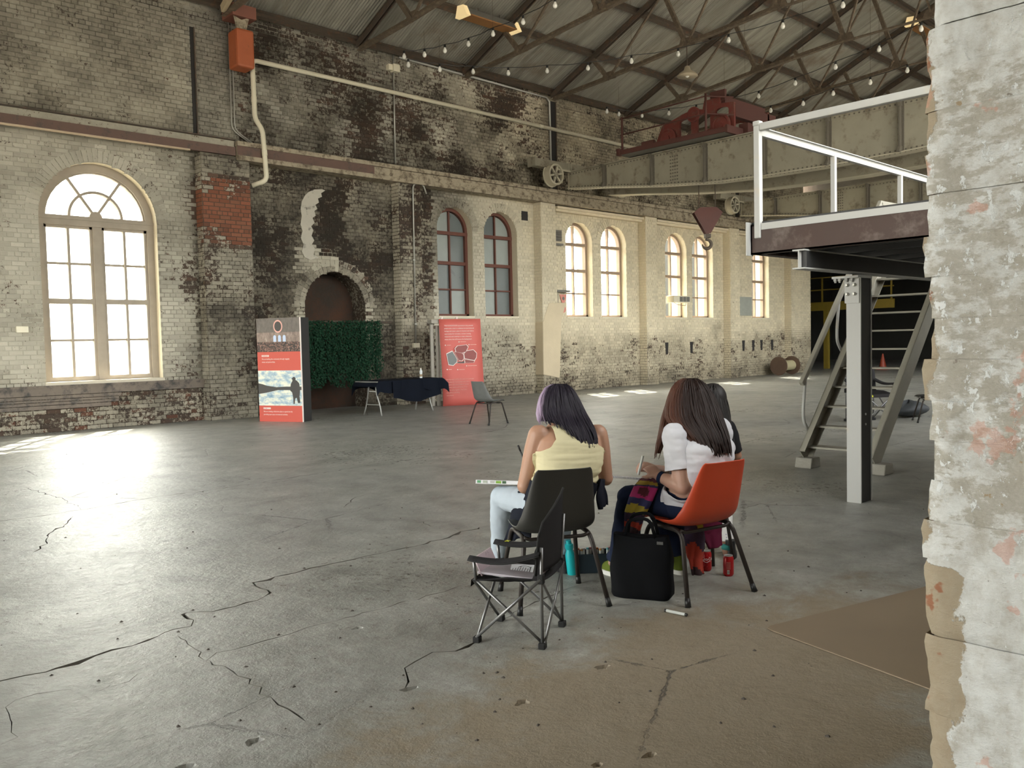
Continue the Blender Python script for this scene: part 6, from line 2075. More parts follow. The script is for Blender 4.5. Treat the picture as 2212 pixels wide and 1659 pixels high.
M_CANR = simple('cola_red', (0.42, 0.008, 0.012), 0.3, 0.2, var=0.05)
M_CANA = simple('can_aluminium', (0.62, 0.62, 0.62), 0.3, 0.8, var=0.05)
def can(x, y, label, turn):
    t = thing('drink_can', label, 'can', (x, y, 0), 0, 'red drink cans on the floor')
    r = 0.033
    m = MB(); m.lathe([(0.026, 0.0), (0.028, 0.004), (r, 0.012), (r, 0.112), (0.029, 0.122), (0.0275, 0.126)], (x, y, 0), (0, 0, 1), 32); m.build('body', M_CANR, t, smooth=40)
    m = MB(); m.lathe([(0.0275, 0.1255), (0.0282, 0.130), (0.0262, 0.130), (0.0255, 0.1265), (0.01, 0.1262)], (x, y, 0), (0, 0, 1), 32); m.build('lid', M_CANA, t, smooth=40)
    m = MB(); m.obox((x, y, 0.1285), (0.006, 0, 0), (0, 0.011, 0), (0, 0, 0.0008)); m.build('pull_tab', M_CANA, t)
    return t, r
def toward(x, y, turn): return math.atan2(-y, -x)+turn
t, r = can(4.665, 3.142, 'red cola can with white script, left of the pair', 0)
a = toward(4.665, 3.142, -0.95)
text_on(t, 'Coca-Cola', 0.030, (4.665+r*math.cos(a), 3.142+r*math.sin(a), 0.072), (0, 1, 0), Z, M_PRINTW, 0.62, wrap=((4.665, 3.142), r))
m = MB(); m.tube([Vector((4.665+(r+0.0006)*math.cos(a+k*0.14), 3.142+(r+0.0006)*math.sin(a+k*0.14), 0.063+0.004*math.sin(k*0.7))) for k in range(14)], 0.0014, 4); m.build('swash', M_PRINTW, t)
t, r = can(4.655, 2.972, 'red drink can with a white barcode, right of the pair', 0)
a = toward(4.655, 2.972, -0.25)
m = MB(); m.grid(lambda p, q: Vector((4.655+(r+0.0006)*math.cos(a+0.45*p), 2.972+(r+0.0006)*math.sin(a+0.45*p), 0.016+0.026*q)), 8, 2); bc_ = m.build('barcode_label', M_PRINTW, t)
for k in range(7):
    m = MB(); m.grid(lambda p, q: Vector((4.655+(r+0.0011)*math.cos(a+0.04+0.06*k+0.025*p), 2.972+(r+0.0011)*math.sin(a+0.04+0.06*k+0.025*p), 0.020+0.018*q)), 2, 2); m.build('bar_print', M_INK, bc_)
for k in range(6):
    text_on(t, 'water sugar colour', 0.0075, (4.655+r*math.cos(a-0.1), 2.972+r*math.sin(a-0.1), 0.088-k*0.008), (0, 1, 0), Z, M_PINKP, 0.42, wrap=((4.655, 2.972), r), name='small_print')

M_CASE = simple('dark_teal_case', (0.010, 0.022, 0.032), 0.6, var=0.2)
cb = gz(1290, 1238)
ku = (gz(1338, 1240)-gz(1240, 1244)).normalized(); kn = Vector((-ku.y, ku.x, 0))
if kn.dot(Vector((1, 1, 0))) < 0: kn = -kn
cb = cb+kn*0.07
t = thing('pen_case', 'dark teal open case of marker pens under the grey chair', 'pen case', cb)
m = MB()
for sgn, ax, hw, hd in ((1, 0, 0, 0),):
    m.obox(cb+Z*0.006, ku*0.135, kn*0.07, Z*0.006)
    m.obox(cb-kn*0.067+Z*0.065, ku*0.135, kn*0.004, Z*0.06); m.obox(cb+kn*0.067+Z*0.065, ku*0.135, kn*0.004, Z*0.06)
    m.obox(cb-ku*0.132+Z*0.065, ku*0.004, kn*0.07, Z*0.06); m.obox(cb+ku*0.132+Z*0.065, ku*0.004, kn*0.07, Z*0.06)
bevel(m.build('body', M_CASE, t), 0.006)
rk = random.Random(8)
CAPS = [(0.5, 0.15, 0.05), (0.6, 0.3, 0.1), (0.5, 0.5, 0.5), (0.1, 0.35, 0.4), (0.45, 0.2, 0.25), (0.2, 0.2, 0.2)]
PLC = ['farthest left', 'left', 'right']
CN = ['rust', 'orange', 'grey', 'teal', 'plum', 'charcoal']
for k in range(12):
    p = cb+ku*(-0.115+0.021*k)-kn*(0.03 if k % 2 else 0.005)
    ci = k % 6
    marker(p+Z*0.014, p+Z*(0.150+0.01*rk.random())+ku*rk.uniform(-0.004, 0.004), 'upright marker pen with %s ends in the %s half of the pen case' % (CN[ci], 'left' if k < 6 else 'right'), CAPS[ci], 'marker pens standing in the case')
bp = gz(1238, 1243)
t = thing('drink_bottle', 'slim turquoise drink bottle beside the pen case', 'bottle', bp)
M_TEAL = simple('turquoise_plastic', (0.01, 0.42, 0.45), 0.35, var=0.06)
ax = Vector((-0.12, 0.02, 1)).normalized()
m = MB(); m.lathe([(0.030, 0.0), (0.032, 0.01), (0.032, 0.13), (0.022, 0.16), (0.021, 0.17)], bp+kn*0.03, ax, 20); m.build('body', M_TEAL, t, smooth=40)
m = MB(); m.lathe([(0.025, 0.17), (0.027, 0.175), (0.027, 0.20), (0.018, 0.205), (0.016, 0.225)], bp+kn*0.03, ax, 20); m.build('cap', M_TEAL, t, smooth=40)
# shoulder bag under the grey chair
sbp = gz(1215, 1240)+kn*0.12
m = MB()
def sbag(a, b):
    ang = 2*math.pi*a; e = 0.6
    x = math.copysign(abs(math.cos(ang))**e, math.cos(ang)); y = math.copysign(abs(math.sin(ang))**e, math.sin(ang))
    k = math.sin(min(1, (b+0.06)*1.05)*math.pi)**0.35
    return sbp-ku*0.06+ku*x*0.11*k+kn*y*0.08*k+Z*(0.008+0.21*b+0.012*math.sin(a*25))
m.grid(sbag, 32, 12, close_u=True)
m.f.append(tuple(reversed(range(32)))); m.c.append(None); m.m.append(0)
m.f.append(tuple(11*32+k for k in range(32))); m.c.append(None); m.m.append(0)
tag(m.build('soft_bag', M_BAG, smooth=True), 'soft black bag slumped under the grey chair', 'bag')

# sheet of brown board on the floor
M_CARD = simple('brown_hardboard', (0.235, 0.18, 0.12), 0.75, var=0.14, scale=3, coord='World')
c0 = Vector((3.911, 2.291, 0))
e1 = (Vector((3.693, 1.405, 0))-c0).normalized()
e2 = (Vector((5.3, 2.02, 0))-c0); e2 = (e2-e1*e2.dot(e1)).normalized()
out = []
m = MB(); m.prism([(0.05, 0.0), (1.35, 0.0), (1.35, 1.35), (0.0, 1.35), (0.0, 0.05), (0.012, 0.012)], c0+Z*0.002, e1, e2, Z*0.006)
tag(bevel(m.build('floor_board', M_CARD), 0.001), 'thin brown hardboard sheet lying on the floor by the near brickwork', 'board')
# duffel bag by the stair
p = gz(1978, 903)
m = MB()
m.grid(lambda a, b: p+Vector((0.2, 0.2, 0))+Vector((0.55*math.cos(2*math.pi*a)*math.sin(b*math.pi)**0.5, 0.30*math.sin(2*math.pi*a)*math.sin(b*math.pi)**0.5, 0.005+0.28*b*(1+0.1*math.sin(a*20)))), 28, 9, close_u=True)
tag(m.build('duffel_bag', simple('dark_slate_nylon', (0.03, 0.035, 0.04), 0.7), smooth=True), 'dark slate duffel bag on the floor past the stair', 'bag')
# ------------------------------------------------------------------ people
M_SKIN1 = simple('skin_light_tan', (0.42, 0.235, 0.155), 0.5, var=0.06, scale=6, Subsurface_Weight=0.05)
M_SKIN2 = simple('skin_fair', (0.50, 0.30, 0.225), 0.5, var=0.06, scale=6, Subsurface_Weight=0.05)
M_SKIN3 = simple('skin_brown', (0.36, 0.19, 0.12), 0.5, var=0.06, scale=6, Subsurface_Weight=0.05)
def fabric(name, col, rough=0.9, var=0.10, scale=9, bump=0.12, bscale=350):
    return simple(name, col, rough, var=var, scale=scale, bump=bump, bscale=bscale, coord='World', Specular_IOR_Level=0.15)
def ellring(c, r, f, hw, hd, n=28, e=0.9):
    out = []
    for k in range(n):
        a = 2*math.pi*k/n
        ca, sa = math.cos(a), math.sin(a)
        out.append(c+r*(hw*math.copysign(abs(ca)**e, ca))+f*(hd*math.copysign(abs(sa)**e, sa)))
    return out
def loft(mb, rings):
    n = len(rings[0])
    vs = [p for r in rings for p in r]
    fs = []
    for i in range(len(rings)-1):
        for k in range(n):
            k2 = (k+1) % n
            fs.append((i*n+k, i*n+k2, (i+1)*n+k2, (i+1)*n+k))
    fs.append(tuple(reversed(range(n))))
    fs.append(tuple((len(rings)-1)*n+k for k in range(n)))
    mb.add(vs, fs)
def ball(mb, c, r, seg=14, sc=(1, 1, 1), axes=None):
    ax = axes or (Vector((1, 0, 0)), Vector((0, 1, 0)), Vector((0, 0, 1)))
    rings = []
    for i in range(1, seg):
        th = math.pi*i/seg
        rings.append([c+ax[0]*(r*sc[0]*math.sin(th)*math.cos(2*math.pi*k/(seg*2)))+ax[1]*(r*sc[1]*math.sin(th)*math.sin(2*math.pi*k/(seg*2)))+ax[2]*(-r*sc[2]*math.cos(th)) for k in range(seg*2)])
    loft(mb, rings)
def limb(mb, pts, rs, n=14):
    """tapering limb with rounded joints"""
    P, R_ = [], []
    for i in range(len(pts)-1):
        for k in range(8):
            t = k/8
            P.append(Vector(pts[i]).lerp(Vector(pts[i+1]), t)); 
            a, b = rs[i], rs[i+1]
            bulge = 0.06*math.sin(math.pi*min(1, t*1.5))*max(a, b)
            R_.append(a+(b-a)*t+bulge)
    P.append(Vector(pts[-1])); R_.append(rs[-1])
    mb.tube(P, R_, n)
    for p, r in zip(pts, rs): ball(mb, Vector(p), r*0.99, 8)
def hand(mb, wrist, d, nrm, side, curl=0.5, grip=False):
    """palm, four unequal bent fingers and a thumb; d points to the knuckles, nrm out of the back of the hand"""
    d, nrm = Vector(d).normalized(), Vector(nrm)
    nrm = (nrm-d*nrm.dot(d)).normalized()
    x = d.cross(nrm)*side      # towards the thumb
    wrist = Vector(wrist)
    loft(mb, [ellring(wrist+d*t, x, nrm, w, h, 16) for t, w, h in ((0.0, 0.026, 0.020), (0.03, 0.034, 0.019), (0.065, 0.041, 0.016), (0.088, 0.039, 0.013), (0.095, 0.03, 0.009))])
    for i, (off, L) in enumerate(((0.029, 0.068), (0.010, 0.076), (-0.010, 0.071), (-0.028, 0.056))):
        p = wrist+d*0.086+x*off
        dd = d.copy(); pts = [p-d*0.012]
        for k, fr in enumerate((0.45, 0.3, 0.25)):
            ang = curl*(0.55+0.45*k)
            dd = (dd*math.cos(ang)-nrm*math.sin(ang)).normalized() if k == 0 else (dd*math.cos(ang)-(nrm*dd.dot(d)+d*(-dd.dot(-nrm)))*0-(dd.cross(x)*(-side)).normalized()*math.sin(ang)*-1*-1).normalized() if False else Matrix.Rotation(-ang*side*(1 if True else -1), 3, x) @ dd if k else dd
            pts.append(pts[-1]+dd*L*fr)
        mb.tube(pts, [0.0098, 0.0092, 0.0084, 0.007], 8)
        ball(mb, pts[-1], 0.0072, 6)
    p = wrist+d*0.03+x*0.028
    dd = (d*0.55+x*0.75-nrm*0.35).normalized()
    q = p+dd*0.04
    dd2 = (d*0.9+x*0.1-nrm*0.4).normalized()
    mb.tube([p-dd*0.015, q, q+dd2*0.03], [0.0125, 0.011, 0.0085], 8)
    ball(mb, q+dd2*0.03, 0.0086, 6)
def head(mb, c, up, fwd, s=1.0):
    right = fwd.cross(up).normalized()
    ax = (right, fwd, up)
    ball(mb, c+up*0.022*s, 0.1*s, 16, (0.76, 0.95, 0.98), ax)
    ball(mb, c+fwd*0.026*s-up*0.045*s, 0.075*s, 12, (0.78, 0.85, 0.98), ax)
    ball(mb, c+fwd*0.060*s-up*0.092*s, 0.026*s, 8, (1.05, 0.9, 0.8), ax)         # chin
    ball(mb, c+fwd*0.098*s-up*0.022*s, 0.017*s, 8, (0.8, 1.0, 1.5), ax)          # nose
    ball(mb, c+fwd*0.106*s-up*0.038*s, 0.013*s, 8, (1.2, 1, 0.8), ax)
    ball(mb, c+fwd*0.084*s+up*0.022*s, 0.030*s, 8, (1.6, 0.5, 0.4), ax)          # brow
    ball(mb, c+fwd*0.084*s-up*0.066*s, 0.020*s, 8, (1.2, 0.6, 0.5), ax)          # mouth
    for sx in (-1, 1):
        ball(mb, c+right*0.077*s*sx-fwd*0.01*s-up*0.01*s, 0.026*s, 8, (0.35, 0.75, 1.25), ax)   # ears
    return right
def voxel(mb, size, smooth_it=6):
    me = mb.mesh('body')
    o = bpy.data.objects.new('tmp', me)
    COL.objects.link(o)
    md = o.modifiers.new('r', 'REMESH'); md.mode = 'VOXEL'; md.voxel_size = size
    ms = o.modifiers.new('s', 'SMOOTH'); ms.factor = 0.5; ms.iterations = smooth_it
    dg = bpy.context.evaluated_depsgraph_get()
    out = bpy.data.meshes.new_from_object(o.evaluated_get(dg))
    bpy.data.objects.remove(o)
    out.polygons.foreach_set('use_smooth', [True]*len(out.polygons))
    return out
def seg_d(P, a, b, ra, rb):
    """distance of points to a tapering capsule, minus its radius"""
    a, b = np.array(a), np.array(b)
    ab = b-a
    t = np.clip(((P-a)@ab)/(ab@ab), 0, 1)
    return np.linalg.norm(P-(a+t[:, None]*ab), axis=1)-(ra+(rb-ra)*t)
def garment(body, gfun, off, mat, name, parent, wr=0.004, wscale=(14, 14, 22), thick=0.0, seed=0.0, offfun=None):
    """cloth over the part of the body where gfun > 0, clipped cleanly along gfun = 0"""
    n = len(body.vertices)
    P = np.empty(n*3); body.vertices.foreach_get('co', P); P = P.reshape(n, 3)
    Nn = np.empty(n*3); body.vertices.foreach_get('normal', Nn); Nn = Nn.reshape(n, 3)
    g = gfun(P)
    o_ = np.full(n, off) if offfun is None else offfun(P)
    keep = g > -0.03
    Q = P.copy()
    for i in np.nonzero(keep)[0]:
        p = P[i]
        w = noise.fractal(Vector((p[0]*wscale[0]+seed, p[1]*wscale[1], p[2]*wscale[2])), 1.0, 2.0, 3)
        Q[i] = p+Nn[i]*(o_[i]+wr*w)
    body.calc_loop_triangles()
    m = MB()
    idx = {}
    def vid(key, co):
        if key not in idx:
            idx[key] = len(m.v); m.v.append(tuple(co))
        return idx[key]
    for lt in body.polygons:
        vs = list(lt.vertices)
        gs = [g[v] for v in vs]
        if max(gs) <= 0: continue
        poly = []
        for k in range(len(vs)):
            a, b = vs[k], vs[(k+1) % len(vs)]
            ga, gb = g[a], g[b]
            if ga > 0: poly.append(vid(a, Q[a]))
            if (ga > 0) != (gb > 0):
                t = ga/(ga-gb)
                poly.append(vid((min(a, b), max(a, b)), Q[a]+(Q[b]-Q[a])*t))
        if len(poly) >= 3:
            m.f.append(tuple(poly)); m.c.append(None); m.m.append(0)
    o = m.build(name, mat, parent, smooth=True)
    sm = o.modifiers.new('relax', 'SMOOTH'); sm.factor = 0.5; sm.iterations = 2
    md = o.modifiers.new('thickness', 'SOLIDIFY'); md.thickness = thick or 0.004; md.offset = 1
    return o
def hair_mat(name, dark, light, tip=None):
    q = NT(name)
    at = q.n('ShaderNodeAttribute', attribute_name='tone')
    P = q.coord('World')
    nz = q.noise(q.map(P, (60, 60, 6)), 1.0, 5, 0.7)
    c = q.mix(nz, dark, light)
    if tip is not None: c = q.mix(at.outputs['Fac'], c, tip)
    q.set(c, 0.5, 0.0, Specular_IOR_Level=0.22)
    return q.m
def hair(rows, mat, parent, n=90, seed=1, tipfun=None, ends=None, name='hair', lock=0.0075, sheet=True):
    """rows of (y, x left, x right, depth at the edges, depth in the middle) in the photo's frame, swept into a mass of locks"""
    rh = random.Random(seed)
    T = len(rows)
    def surf(s, t, lift=0.0):
        f = t*(T-1); i = min(int(f), T-2); w = f-i
        w2 = w
        r = [rows[i][k]*(1-w2)+rows[i+1][k]*w2 for k in range(5)]
        c = 2*s-1
        x = r[1]+(r[2]-r[1])*s
        d = r[3]+(r[4]-r[3])*math.sqrt(max(0, 1-c*c))
        return pt(x, r[0], d-lift)
    m = MB()
    if sheet:
        NS, NTT = 40, 36
        tt = lambda s: (ends(s)-0.03 if ends else 0.93)
        m.col = (0, 0, 0, 1)
        def gf(u, v):
            s = 0.02+0.96*u
            return surf(s, v*tt(s), -0.006+0.003*math.sin(s*90))
        NN = 48
        for j in range(NTT-1):
            for i in range(NN-1):
                s = (i+0.5)/(NN-1)
                k = tipfun(s, (j+0.5)/(NTT-1)) if tipfun else 0
                m.col = (k, k, k, 1)
                q = [gf(a/(NN-1), b/(NTT-1)) for a, b in ((i, j), (i+1, j), (i+1, j+1), (i, j+1))]
                m.add(q, [(0, 1, 2, 3)])
    for k in range(n):
        s0 = rh.random()
        te = (ends(s0) if ends else 1.0)*rh.uniform(0.84, 1.06)
        ts = rh.uniform(0.0, 0.25)
        ds = rh.uniform(-0.05, 0.05)
        ph = rh.uniform(0, 6)
        lf = rh.uniform(0.0, 0.007)
        N_ = 14
        pts = []
        for j in range(N_):
            u = j/(N_-1)
            t = min(1.0, ts+(te-ts)*u)
            s = min(0.995, max(0.005, s0+ds*u+0.010*math.sin(u*7+ph)*u))
            p = surf(s, t, lf+0.003*math.sin(u*9+ph))
            if te > 1: p = p-Vector((0, 0, (te-1)*0.2*u*u))
            pts.append(p)
        kk = tipfun(s0, 0.6) if tipfun else 0
        m.col = (kk, kk, kk, 1)
        r0 = lock*rh.uniform(0.6, 1.2)
        m.tube(pts, [r0*(0.55+0.45*math.sin(min(1, u/(N_-1)*1.6)*math.pi/2))*(1 if u < N_*0.6 else max(0.12, 1-(u-N_*0.6)/(N_*0.42))) for u in range(N_)], 6, flat=0.6)
    o = m.build(name, mat, parent, smooth=True)
    return o
def scalp(c, up, fwd, mat, parent, s=1.0, col=(0, 0, 0, 1)):
    """close cap of hair over the skull, open at the face"""
    right = fwd.cross(up).normalized()
    m = MB(); m.col = col
    ball(m, c+up*0.026*s-fwd*0.006*s, 0.1*s, 18, (0.84, 1.02, 1.04), (right, fwd, up))
    keep = []
    for f in m.f:
        p = sum((Vector(m.v[i]) for i in f), Vector())/len(f)-c
        if not (p.dot(fwd) > 0.045*s and p.dot(up) < 0.055*s) and p.dot(up) > -0.075*s: keep.append(f)
    m.f = keep; m.c = [col]*len(keep); m.m = [0]*len(keep)
    o = m.build('hair_cap', mat, parent, smooth=True)
    return o
def eyes(c, up, fwd, parent, s=1.0):
    right = fwd.cross(up).normalized()
    me_ = simple('eye', (0.35, 0.3, 0.27), 0.2)
    for sx in (-1, 1):
        m = MB(); ball(m, c+right*0.031*s*sx+fwd*0.086*s-up*0.002*s, 0.0115*s, 8); m.build('eye', me_, parent, smooth=True)
def shoe(ankle_floor, d, upper, sole, parent, L=0.25, name='shoe', hi=0.10):
    """shoe standing on the floor: heel at ankle_floor, toe along d"""
    d = Vector((d[0], d[1], 0)).normalized(); r = Vector((d.y, -d.x, 0))
    h = Vector((ankle_floor[0], ankle_floor[1], 0))
    base = h.z
    m = MB()
    out = []
    for k in range(24):
        a = 2*math.pi*k/24
        y = L*0.5+L*0.5*math.copysign(abs(math.cos(a))**0.75, math.cos(a))
        w = 0.036+0.012*math.sin(min(1, y/L)*math.pi*0.9)
        out.append((math.copysign(abs(math.sin(a))**0.8, math.sin(a))*w, y-0.03))
    m.prism([(p[0], p[1]) for p in out], h+Z*ankle_floor[2], r, d, Z*0.028)
    so = m.build('sole', sole, parent, smooth=40)
    m = MB()
    rings = []
    for z, y0, y1, w in ((0.024, -0.026, L-0.04, 0.040), (0.05, -0.022, L-0.055, 0.039), (0.07, -0.018, L-0.10, 0.036), (0.085, -0.016, 0.11, 0.034), (hi, -0.016, 0.085, 0.034), (hi+0.02, -0.014, 0.075, 0.033)):
        rings.append(ellring(h+Z*(ankle_floor[2]+z)+d*((y0+y1)/2), r, d, w, (y1-y0)/2, 20, 0.85))
    loft(m, rings)
    up_ = m.build(name, upper, parent, smooth=50)
    return so, up_

# ---------------------------------------------------------------- person in the cream top
def person_cream():
    t = thing('person', 'seated person with long dark hair in a cream sleeveless top, seen from behind', 'person', (pt(1225, 1100, 4.95).x, pt(1225, 1100, 4.95).y, 0), 0, 'people sketching')
    shL, shR = pt(1164, 940, 4.98), pt(1290, 938, 5.07)
    rr = (shR-shL); rr.z = 0; rr.normalize()
    ff = Vector((-rr.y, rr.x, 0))
    secs = [((1206, 1112, 5.02), 0.145, 0.10), ((1207, 1098, 5.01), 0.168, 0.12), ((1212, 1066, 4.985), 0.178, 0.122), ((1222, 1036, 4.95), 0.184, 0.122), ((1229, 1012, 4.94), 0.184, 0.128), ((1230, 992, 4.955), 0.190, 0.130), ((1230, 968, 4.975), 0.192, 0.128), ((1228, 946, 5.00), 0.183, 0.115), ((1224, 930, 5.03), 0.150, 0.092), ((1218, 917, 5.055), 0.095, 0.072), ((1213, 905, 5.08), 0.062, 0.060), ((1208, 893, 5.11), 0.055, 0.056)]
    m = MB()
    TOR = [(pt(*c), hw, hd) for c, hw, hd in secs]
    loft(m, [ellring(c, rr, ff, hw, hd) for c, hw, hd in TOR])
    elL, elR = pt(1134, 1050, 5.02), pt(1308, 1033, 5.13)
    wrL, wrR = pt(1150, 1032, 5.24), pt(1205, 1020, 5.33)
    limb(m, [shL, elL, wrL], [0.064, 0.047, 0.028])
    limb(m, [shR, elR, wrR], [0.062, 0.046, 0.028])
    hand(m, wrL, (wrL-elL)*0.4+ff*0.1+rr*0.05, (0, 0, 1), 1, 0.35)
    dR = (wrR-elR).normalized()
    hand(m, wrR, dR*0.6-rr*0.3+ff*0.3, (0.0, 0, 1), -1, 0.55)
    hL, hR = pt(1180, 1092, 5.06), pt(1238, 1088, 5.09)
    kL, kR = pt(1085, 1074, 5.40), pt(1212, 1066, 5.46)
    aL, aR = pt(1079, 1198, 5.56), pt(1215, 1195, 5.62)
    limb(m, [hL, kL, aL], [0.082, 0.066, 0.042])
    limb(m, [hR, kR, aR], [0.082, 0.066, 0.042])
    for a in (aL, aR):
        limb(m, [a, a+ff*0.10-Z*0.05], [0.036, 0.026])
    hc = pt(1204, 876, 5.155)
    hup = (Z*0.90+ff*0.42).normalized(); hf = (ff*0.90-Z*0.42-rr*0.05).normalized()
    head(m, hc, hup, hf)
    limb(m, [pt(1212, 905, 5.085), hc-hup*0.05-hf*0.01], [0.056, 0.052])
    body = voxel(m, 0.006)
    b = link('body', body, M_SKIN1, t)
    cen = np.array([list(c) for c, _, _ in TOR]); R3 = np.array(rr)
    def armd(P):
        d = np.full(len(P), 9.0)
        for A_, B_, ra, rb_ in ((shL, elL, 0.066, 0.05), (elL, wrL, 0.05, 0.03), (shR, elR, 0.066, 0.05), (elR, wrR, 0.05, 0.03)):
            d = np.minimum(d, seg_d(P, A_, B_, ra, rb_))
        return d
    def tord(P):
        d = np.full(len(P), 9.0)
        for (c0, w0, d0), (c1, w1, d1) in zip(TOR[:-2], TOR[1:-1]):
            ab = np.array(c1-c0); q = np.clip(((P-np.array(c0))@ab)/(ab@ab), 0, 1)
            cc = np.array(c0)+q[:, None]*ab
            lx = (P-cc)@R3; ly = (P-cc)@np.array(ff); lz = (P-cc)[:, 2]
            w = w0+(w1-w0)*q; h = d0+(d1-d0)*q
            k = np.sqrt((lx/w)**2+(ly/h)**2+(lz/0.12)**2)
            d = np.minimum(d, (k-1)*np.minimum(w, h))
        return d
    def top_g(P):
        z = P[:, 2]
        cx = np.interp(z, cen[:, 2], (cen@R3))
        x = np.abs(P@R3-cx)
        wz = np.interp(z, [0.80, 0.86, 0.90, 0.94, 0.985, 1.03], [0.30, 0.215, 0.135, 0.105, 0.098, 0.085])
        fr = (P-cen[6])@np.array(ff)
        return np.minimum.reduce([wz-x, z-0.66, (1.045-0.10*np.clip(fr/0.1, 0, 1))-z, (armd(P)-tord(P))*1.0+0.02])
    garment(body, top_g, 0.006, fabric('cream_rib_knit', (0.62, 0.565, 0.36), var=0.05), 'tank_top', t, 0.011, (3, 3, 24), 0.004)
    def leg_g(P):
        d = np.full(len(P), 9.0)
        for A_, B_, C_ in ((hL, kL, aL), (hR, kR, aR)):
            d = np.minimum(d, seg_d(P, A_, B_, 0.10, 0.07)); d = np.minimum(d, seg_d(P, B_, C_, 0.07, 0.045))
        pel = 0.70-P[:, 2]
        return np.minimum.reduce([0.05-np.minimum(d, np.where(P[:, 2] < 0.68, tord(P), 9)), pel, P[:, 2]-0.115, armd(P)-0.012+np.clip(0.02-d, 0, 1)])
    garment(body, leg_g, 0.007, fabric('pale_bleached_denim', (0.44, 0.50, 0.56), var=0.14, scale=6), 'jeans', t, 0.005, (16, 16, 12), 0.004, 3.0)
    mt = hair_mat('near_black_violet_hair', (0.006, 0.005, 0.009), (0.028, 0.021, 0.034), (0.40, 0.30, 0.43))
    rows = [(829, 1193, 1224, 5.15, 5.13), (838, 1176, 1238, 5.15, 5.075), (855, 1166, 1250, 5.15, 5.04), (875, 1161, 1260, 5.145, 5.025), (893, 1158, 1269, 5.12, 5.005), (908, 1160, 1277, 5.08, 4.97), (922, 1166, 1284, 5.03, 4.93), (938, 1178, 1290, 4.985, 4.905), (952, 1190, 1293, 4.955, 4.885), (968, 1200, 1292, 4.94, 4.87)]
    def ends(s): return 0.60 if s < 0.16 else (0.60+(s-0.16)*0.3 if s < 0.42 else min(1.0, 0.70+(s-0.42)*1.35))
    hair(rows, mt, t, 170, 2, tipfun=lambda s, v: max(0, min(0.9, (0.13-s)/0.09))*max(0, min(1, (v-0.18)/0.3)), ends=ends)
    scalp(hc, hup, hf, mt, t)
    eyes(hc, hup, hf, t)
    M_SHOEB = simple('black_canvas_shoe', (0.010, 0.010, 0.012), 0.7)
    for a in (aL, aR):
        shoe((a-ff*0.05).to_tuple()[:2]+(0.0,), ff-rr*0.05, M_SHOEB, M_SHOEB, t)
    # dark jacket tied round the waist, hanging past both sides of the seat
    MJ = fabric('black_navy_jersey', (0.012, 0.014, 0.022), var=0.2)
    jk = MB()
    def drape(q, nu=18, nv=16, fold=0.014):
        def fn(u, v):
            a = q[0]*(1-u)*(1-v)+q[1]*u*(1-v)+q[2]*u*v+q[3]*(1-u)*v
            return a+ff*(fold*math.sin(u*14+v*3)*(0.3+v))+rr*(fold*0.6*math.cos(u*9+v*5))
        jk.grid(fn, nu, nv)
    drape([pt(1160, 1046, 4.90), pt(1118, 1062, 5.22), pt(1084, 1172, 5.22), pt(1146, 1160, 4.98)])
    drape([pt(1160, 1046, 4.92), pt(1200, 1055, 5.25), pt(1110, 1060, 5.30), pt(1118, 1062, 5.15)], fold=0.006)
    drape([pt(1292, 1034, 4.90), pt(1304, 1036, 5.15), pt(1311, 1090, 5.12), pt(1292, 1100, 4.97)])
    o = jk.build('waist_jacket', MJ, t, smooth=True)
    md = o.modifiers.new('thickness', 'SOLIDIFY'); md.thickness = 0.008
    def belt_g(P):
        return np.minimum.reduce([P[:, 2]-0.56, 0.70+0.012*np.sin(P[:, 0]*30)-P[:, 2], armd(P)-0.01, 0.05-tord(P)])
    garment(body, belt_g, 0.020, MJ, 'waist_wrap', t, 0.006, (20, 20, 9), 0.006, 5.0)
    return t, ff, rr, hc, (wrL, wrR)
P1_, f1, r1, hc1, wr1 = person_cream()
# open sketch board on the lap
def lap_book(label, c, u, v, hu, hv, th, name, spiral=False, stripe=False):
    t = thing(name, label, 'sketchbook', c)
    n = u.cross(v)
    if n.z < 0: n = -n
    m = MB(); m.obox(c, u*hu, v*hv, n*th/2); bevel(m.build('pages', M_PAPER, t), 0.001)
    m = MB(); m.obox(c-n*(th/2+0.0015), u*(hu+0.003), v*(hv+0.003), n*0.0015); m.build('cover', simple('book_cover', (0.6, 0.6, 0.58), 0.6), t)
    if spiral:
        for k in range(26):
            p = c-v*hv+u*(-hu+2*hu*(k+0.5)/26)
            w = MB(); w.tube([p+(v*math.cos(a)+n*math.sin(a))*0.006 for a in [2*math.pi*q/8 for q in range(9)]], 0.0011, 4, False); w.build('spiral_ring', M_BLACK, t)
    if stripe:
        for k, (a, b, col) in enumerate(((-0.95, -0.82, (0.12, 0.35, 0.16)), (-0.75, -0.60, (0.45, 0.5, 0.42)), (-0.30, -0.12, (0.22, 0.42, 0.05)), (-0.08, 0.05, (0.05, 0.12, 0.05)), (-0.5, -0.35, (0.5, 0.5, 0.48)))):
            w = MB(); w.obox(c-v*(hv+0.0008)+u*hu*(a+b)/2, u*hu*(b-a)/2, v*0.0006, n*th*0.36); w.build('edge_print', simple('edge_print_%d' % k, col, 0.5), t)
    return t
_bu = (pt(1160, 1052, 5.25)-pt(1036, 1043, 5.33)); _bu.z *= 0.3; _bu.normalize()
lap_book('white sketch board with green edge stripes on the lap of the cream top person', pt(1100, 1043, 5.42), _bu, Vector((-_bu.y, _bu.x, -0.19)).normalized(), 0.185, 0.125, 0.022, 'sketch_board', stripe=True)
a = pt(1142, 1018, 5.36); b = pt(1119, 962, 5.33)
t = thing('ink_pen', 'black ink pen held upright past the left arm of the cream top person', 'pen', a)
